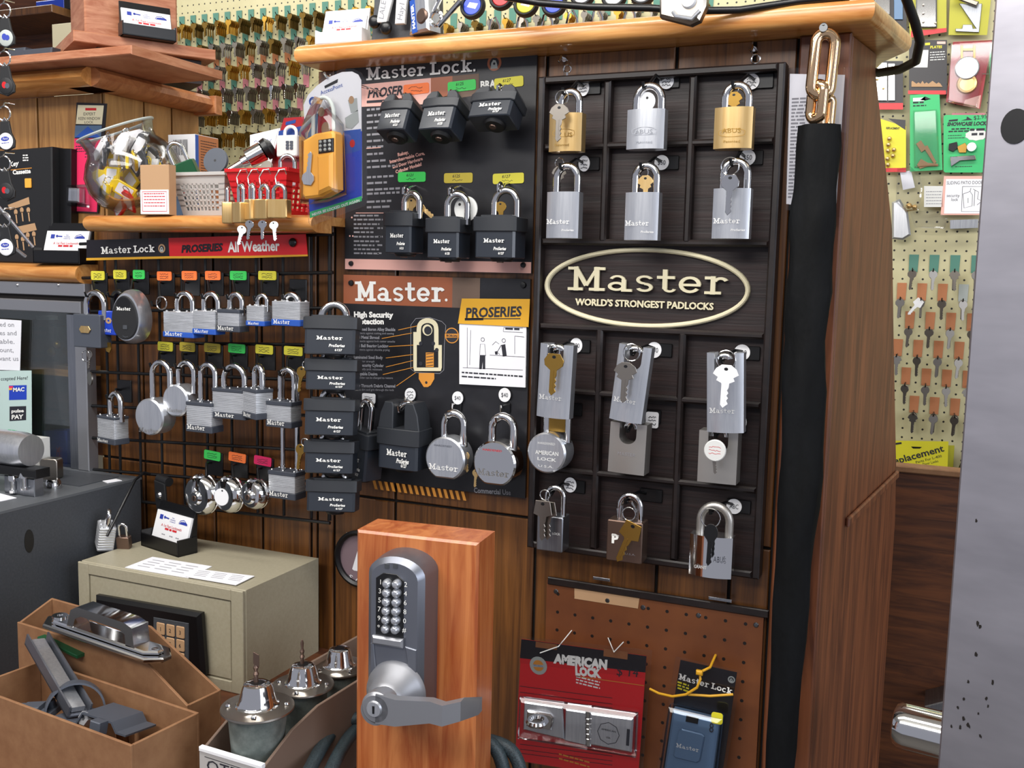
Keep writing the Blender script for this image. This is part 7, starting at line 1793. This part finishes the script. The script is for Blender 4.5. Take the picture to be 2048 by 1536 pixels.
o, f = pack('tall green pack with two brown keys at its bottom', [(1820, 190), (1879, 186), (1885, 340), (1820, 343)], 'cardgreen'); bits(o, f, 'white_field', 'white', [[(1826, 196), (1850, 195), (1848, 202), (1826, 203)]])
q = MB(); q.greek(*f(1826, 207), 26, 4, -.5); q.greek(*f(1826, 213), 32, 3, -.5); q.prism(f.pts((1840, 200), (1862, 198), (1850, 193), (1851, 201)), -.6, -.1); q.build('lettering', 'ink', o)
q = MB(); q.prism(f.pts((1832, 288), (1842, 281), (1850, 293), (1855, 291), (1873, 325), (1868, 328), (1850, 300), (1843, 305)), -5, -2, .5); q.prism(f.pts((1834, 330), (1842, 318), (1856, 326), (1876, 328), (1876, 333), (1856, 333), (1840, 338)), -5, -2, .5); q.build('brown_keys' if 0 else 'brown_key', 'kraft', o)
q = MB(); q.prism(f.pts((1826, 222), (1874, 219), (1879, 332), (1828, 336)), -10, -1.5, 4); q.build('clear_shell', 'clearplastic', o)
o, f = pack('pink card just behind the green showcase lock card', [(1904, 226), (1970, 226), (1968, 250), (1902, 250)], 'tagpink', dy=.006)
o, f = pack('green showcase lock card with a chrome ratchet lock', rrect(1887, 1980, 230, 345, 5), 'cardgreen')
q = MB(); f.text(q, 'SHOWCASE LOCK', (1894, 252), (1973, 250), 7, -.5, bold=.05, shear=.15)
for i, (a, w_) in enumerate(((1903, 42), (1897, 50))): q.greek(*f(a, 259.5 + i * 5), w_, 3.4, -.5)
q.greek(*f(1896, 272), 32, 1.6, -.5); q.greek(*f(1896, 277), 40, 1.6, -.5); q.greek(*f(1910, 334), 40, 1.6, -.5)
f.text(q, '$2.95', (1947, 240), (1974, 236), 8, -.5); q.prism(f.pts((1898, 240), (1916, 238), (1915, 242), (1897, 243)), -.6, -.1); q.prism(f.pts((1922, 241), (1945, 240), (1934, 233), (1933, 238)), -.6, -.1); q.build('lettering', 'ink', o)
q = MB(); c = f(1953, 270); q.m = 0; q.poly([(c[0] + 25 * math.cos(i * math.pi / 10) * (1 + .1 * (i % 2)), c[1] + 13 * math.sin(i * math.pi / 10) * (1 + .12 * (i % 2))) for i in range(20)], -.5); q.m = 1; q.greek(*f(1940, 262), 34, 6, -.8); q.greek(*f(1943, 271), 28, 6, -.8); q.build('burst', ['offwhite', 'ink'], o)
bits(o, f, 'lock_bar', 'chrome', [[(1900, 314), (1950, 311), (1952, 320), (1920, 322), (1902, 334)]], -8, -2, 1)
q = MB(); c = f(1943, 295); q.lathe([(0, -14), (11, -14), (12, -11), (12, -2)], c=(c[0], 0, c[1]), ax='y', n=22); q.build('cylinder', 'satin', o)
bits(o, f, 'black_key', 'blackmatte', [[(1898, 288), (1914, 284), (1916, 296), (1906, 304), (1897, 300)]], -6, -2, .6); bits(o, f, 'brass_key', 'brassdark', [[(1914, 294), (1930, 286), (1934, 292), (1932, 306), (1918, 306)]], -6, -2, .6)
o, f = pack('yellow pack with brass chain parts beside the post', [(1756, 236), (1800, 250), (1812, 252), (1812, 336), (1766, 336)], 'cardyellow'); bits(o, f, 'corner', 'signblack', [[(1776, 237), (1811, 240), (1811, 260)]]); bits(o, f, 'base_strip', 'signred', [B4(1762, 336, 1812, 344)], -.3, .5)
q = MB()
for x, y in ((1779, 278), (1777, 290), (1776, 302), (1786, 312), (1775, 318), (1788, 300), (1776, 330)): q.ball((f(x, y)[0], -6, f(x, y)[1]), 6, 6)
q.build('brass_chain', 'brass', o)
q = MB(); f.text(q, 'REPLACEMENT', (1772, 258), (1799, 259), 4, -.5, bold=.03); q.build('lettering', 'ink', o)
o, f = pack('pink edged white sliding door lock card with a line drawing', [(1888, 352), (1975, 352), (1970, 430), (1881, 430)], 'pinkstrip'); bits(o, f, 'white_field', 'paper', [[(1892, 358), (1971, 358), (1966, 427), (1888, 427)]])
q = MB(); f.text(q, 'SLIDING PATIO DOOR', (1893, 369), (1966, 368), 6.5, -.6); f.text(q, 'security', (1893, 394), (1919, 394), 6, -.6); f.text(q, 'lock', (1902, 402), (1916, 402), 6, -.6)
for a in ([(1925, 373), (1967, 373), (1965, 423), (1923, 423), (1925, 373)], [(1926, 388), (1940, 383), (1945, 390), (1944, 412), (1928, 416), (1926, 388)], [(1946, 378), (1957, 384), (1955, 398), (1964, 402), (1954, 410)], [(1940, 383), (1942, 376)], [(1936, 396), (1936, 406)], [(1950, 380), (1948, 412)]): q.line(f.pts(*a), 1.1, -.6)
q.build('line_drawing', 'ink', o)
bits(o, f, 'mount_strip', 'steelgrey', [[(1900, 440), (1957, 438), (1956, 456), (1900, 458)]], -1, 2, .4)
o, f = pack('small white card in a clear bag between the green pack and the door lock card', B4(1848, 372, 1886, 414), 'offwhite')
q = MB()
for i in range(5): q.greek(*f(1852, 384 + i * 6), 38, 1.6, -.4)
q.build('small_print', 'inkgrey', o)


def bag(label, pts, mm, z0=-16):
    f = Fl(pts[0][0], pts[0][1], YQ); q = MB(); q.prism(f.pts(*pts), z0, 0, 5); o = q.build('plastic_bag', mm); o.location = f.o; return tag(o, label, 'bag')


bag('crumpled clear bag of small parts hanging on the pegboard by the post', [(1795, 338), (1822, 334), (1840, 352), (1846, 378), (1838, 420), (1812, 424), (1792, 405)], 'clearplastic')
bag('shiny silver bag hanging low by the post', [(1784, 405), (1800, 398), (1816, 425), (1822, 470), (1806, 480), (1784, 478)], 'satin', -10)
bag('clear bag with white parts below the small white card', [(1820, 425), (1870, 420), (1895, 436), (1890, 458), (1830, 456)], 'clearplastic')
f = Fl(1820, 390, YQ + .004); q = MB(); q.prism(f.pts((1800, 345), (1822, 341), (1830, 375), (1806, 380)), 0, 1); o = q.build('header_card', 'paper'); o.location = f.o; tag(o, 'white header card inside the crumpled clear bag by the post', 'card')
q = MB(); q.ball((0, -4, 0), 8, 6); q.ball((14, -5, -3), 7, 6); o = q.build('brass_part', 'brass'); o.location = P(1818, 412, YQ); tag(o, 'brass screw parts inside the crumpled clear bag by the post', 'part')
o, f = pack('dark green pack half hidden by the steel column', B4(1979, 105, 2010, 222), 'cardgreen')
o, f = pack('yellow replacement parts card at the foot of the far pegboard', [(1770, 881), (1897, 883), (1895, 940), (1768, 936)], 'cardyellow')
q = MB(); f.text(q, 'Replacement', (1777, 932), (1889, 902), 13, -.6, bold=.02); f.text(q, 'Parts For L-400', (1832, 927), (1884, 914), 5, -.6); f.text(q, 'Door Locks', (1846, 931), (1877, 924), 5, -.6); q.greek(*f(1788, 890), 20, 5, -.6, .25); q.build('lettering', 'ink', o)
bits(o, f, 'hang_slot', 'black', [[(1822, 893), (1844, 894), (1840, 897), (1826, 897)]])
o, f = pack('second yellow card just behind the replacement parts card', [(1880, 890), (1909, 891), (1906, 940), (1880, 940)], 'cardolive', dy=.012)
p = P(1960, 945, YB - .05); q = MB(); q.lathe([(0, -12), (36, -12), (48, -8), (52, 0), (52, 6), (0, 6)], ax='y', n=36); o = q.build('round_cover', 'black'); o.location = p; tag(o, 'black round cover on the pegboard next to the steel column', 'cover')

# ================================================================ on top of the shelf
card_holder('white card tray with blank looking white cards at the end of the long shelf', 676, 86, SH_Y + .012, 110, rad(3), m='white')


def on_shelf(px, Y): return Vector((P(px, 60, Y).x, Y, SH_T))


f = Fl(790, 40, -.04)
gt = thing('tag_rack', 'grey plastic rack with pale handwritten tag bars on the long shelf', 'rack', f.o)
zs = (SH_T - f.o.z) * 1000
q = MB(); q.prism([(f(735, 60)[0], zs), (f(868, 60)[0], zs), (f(865, -20)[0], 60), (f(745, -20)[0], 60)], 8, 30, 2); q.build('back', 'darkgrey', gt)
for i, (a, t) in enumerate(((((758, 48), (778, 48), (798, -30), (772, -30)), 'LALE'), (((795, 51), (815, 50), (822, -30), (800, -30)), 'Hay1'))):
    q = MB(); q.prism(f.pts(*a), -8, -2, 1); q.m = 1; c = f(*a[1]); q.text(t, 8, c[0] - 4, c[1] + 4, -8.3, rot=rad(80), shear=.1); q.build('tag_bar', ['offwhite', 'inkgrey'], gt)
for px, py in ((752, 45), (775, 57)):
    q = MB(); q.ball((f(px, py)[0], -4, f(px, py)[1]), 9, 8, (1, .7, 1)); q.build('knob', 'black', gt)
p = on_shelf(846, -.052); ml = thing('padlock', 'silver padlock with a blue edge band lying on the long shelf', 'padlock', p, (0, 0, rad(-18)))
q = MB(); q.prism([(-18, 0), (20, 1), (16, 44), (-10, 46)], -10, 16, 3); q.build('body', 'satin', ml)
q = MB(); q.T = Matrix.Rotation(rad(-8), 4, 'Y'); q.box(-9, 0, -10.8, -9.5, 1, 44); q.m = 1; q.T = q.T @ Matrix.Translation((-2, 0, 6)) @ Matrix.Rotation(rad(-90), 4, 'Y'); q.text('MASTER', 5, 0, 0, -11.1, w=32, bold=.04); q.build('blue_band', ['blueband', 'white'], ml)
q = MB(); q.lathe([(0, -12), (8, -12), (10, -10), (10, -8)], c=(8, 0, 20), ax='y', n=20); q.build('cylinder', 'bronze', ml)
q = MB(); q.ring((26, -6, 16), 9, 2.6, n=18); q.tube([(22, -6, 24), (44, -2, 62)], 3, 8); q.tube([(30, -6, 6), (62, -2, 34)], 3.4, 8); put(q, 'carabiner', 'chrome', p, (0, 0, rad(-10)), 'bent chrome snap hook beside the silver padlock on the shelf', 'snap hook')
for i, (px, py, m_, t) in enumerate(((945, 12, 'blue', 'blue'), (1003, -6, 'redplastic', 'red'), (1052, 8, 'cardyellow', 'yellow'), (1108, 8, 'blue', 'blue and white'), (1165, -12, 'white', 'white'), (1228, -8, 'offwhite', 'pale'), (1285, -14, 'white', 'silvery white'))):
    p = P(px, py, -.055); k = kpx(px, py, -.055); fo = thing('round_fob', 'round black rimmed key fob with a %s centre on the long shelf' % t, 'key fob', p, (rad(-8), 0, rad(4)), 'round key fobs on the long shelf'); r_ = 27 * k
    q = MB(); q.lathe([(0, 0), (r_ * .72, 0), (r_ * .76, -3), (r_ * .9, -4), (r_, -1), (r_, 4), (0, 5)], ax='y', n=30); q.build('leather', 'blackmatte', fo)
    q = MB(); q.lathe([(0, -2), (r_ * .68, -2), (r_ * .74, -1), (r_ * .74, 1)], ax='y', n=26); q.m = 1; q.poly([(-r_ * .4, -r_ * .1), (r_ * .3, -r_ * .3), (r_ * .5, r_ * .1), (-r_ * .2, r_ * .25)], -2.3); q.build('badge', [m_, 'white' if m_ != 'white' else 'inkblue'], fo)
    q = MB(); q.ring((0, 2, r_ + 6), 8, 1, n=18); q.build('ring', 'chrome', fo)
for i, (px, t) in enumerate(((985, 'first'), (1040, 'second'), (1090, 'third'), (1140, 'fourth'), (1190, 'fifth'), (1255, 'last'))):
    p = on_shelf(px, -.04); q = MB(); q.tube([(-5, 0, 0), (-2, 0, 14), (2, 4, 18), (6, 8, 8), (6, 10, 0)], 1.6, 8); put(q, 'rack_foot', 'chrome', p, (0, 0, 0), 'bright bent wire foot of the fob rack on the shelf, %s in the row' % t, 'wire')
pts = [P(1010, -6, -.085), P(1080, 6, -.088), P(1180, 14, -.09), P(1300, 16, -.088), P(1380, 22, -.075), P(1480, 20, -.06), P(1600, 2, -.05), P(1700, -8, -.05)]
q = MB(1); q.tube([tuple(a - pts[0]) for a in pts], .0042, 10); o = q.build('cable', 'black', None, 60); o.location = pts[0]; tag(o, 'black cable running along the top of the long shelf', 'cable')
p = P(1365, 20, -.10); hs = thing('hasp', 'heavy grey metal hasp hanging over the edge of the long shelf', 'hasp', p, (rad(-8), 0, rad(-6)))
k = kpx(1365, 20, -.10); g = lambda px, py: ((px - 1365) * k * .95, (20 - py) * k)
q = MB(); q.prism([g(1310, -30), g(1420, -30), g(1420, 20), g(1408, 48), g(1388, 55), g(1316, 32)], -6, 8, 3); q.build('plate', 'nickel', hs)
q = MB(); c = g(1383, 8); q.lathe([(0, -10), (14 * k, -10), (16 * k, -7), (16 * k, -5)], c=(c[0], 0, c[1]), ax='y', n=26); q.build('cap', 'white', hs)
q = MB(); q.tube([(g(1350, 28)[0], -8, g(1350, 28)[1]), (g(1358, 38)[0], -9, g(1358, 38)[1]), (g(1395, 47)[0], -9, g(1395, 47)[1]), (g(1410, 32)[0], -8, g(1410, 32)[1])], 2.4, 8); q.build('lip', 'satin', hs)
pts = [P(1806, -20, -.02), P(1830, 45, .02), P(1840, 82, .05), P(1832, 122, .08), P(1800, 139, .12), P(1757, 146, .16), P(1730, 140, .2)]
q = MB(1); q.tube([tuple(a - pts[0]) for a in pts], .0055, 12); o = q.build('cable', 'rubber', None, 60); o.location = pts[0]; tag(o, 'thick black cable curling round the cut end of the long shelf', 'cable')
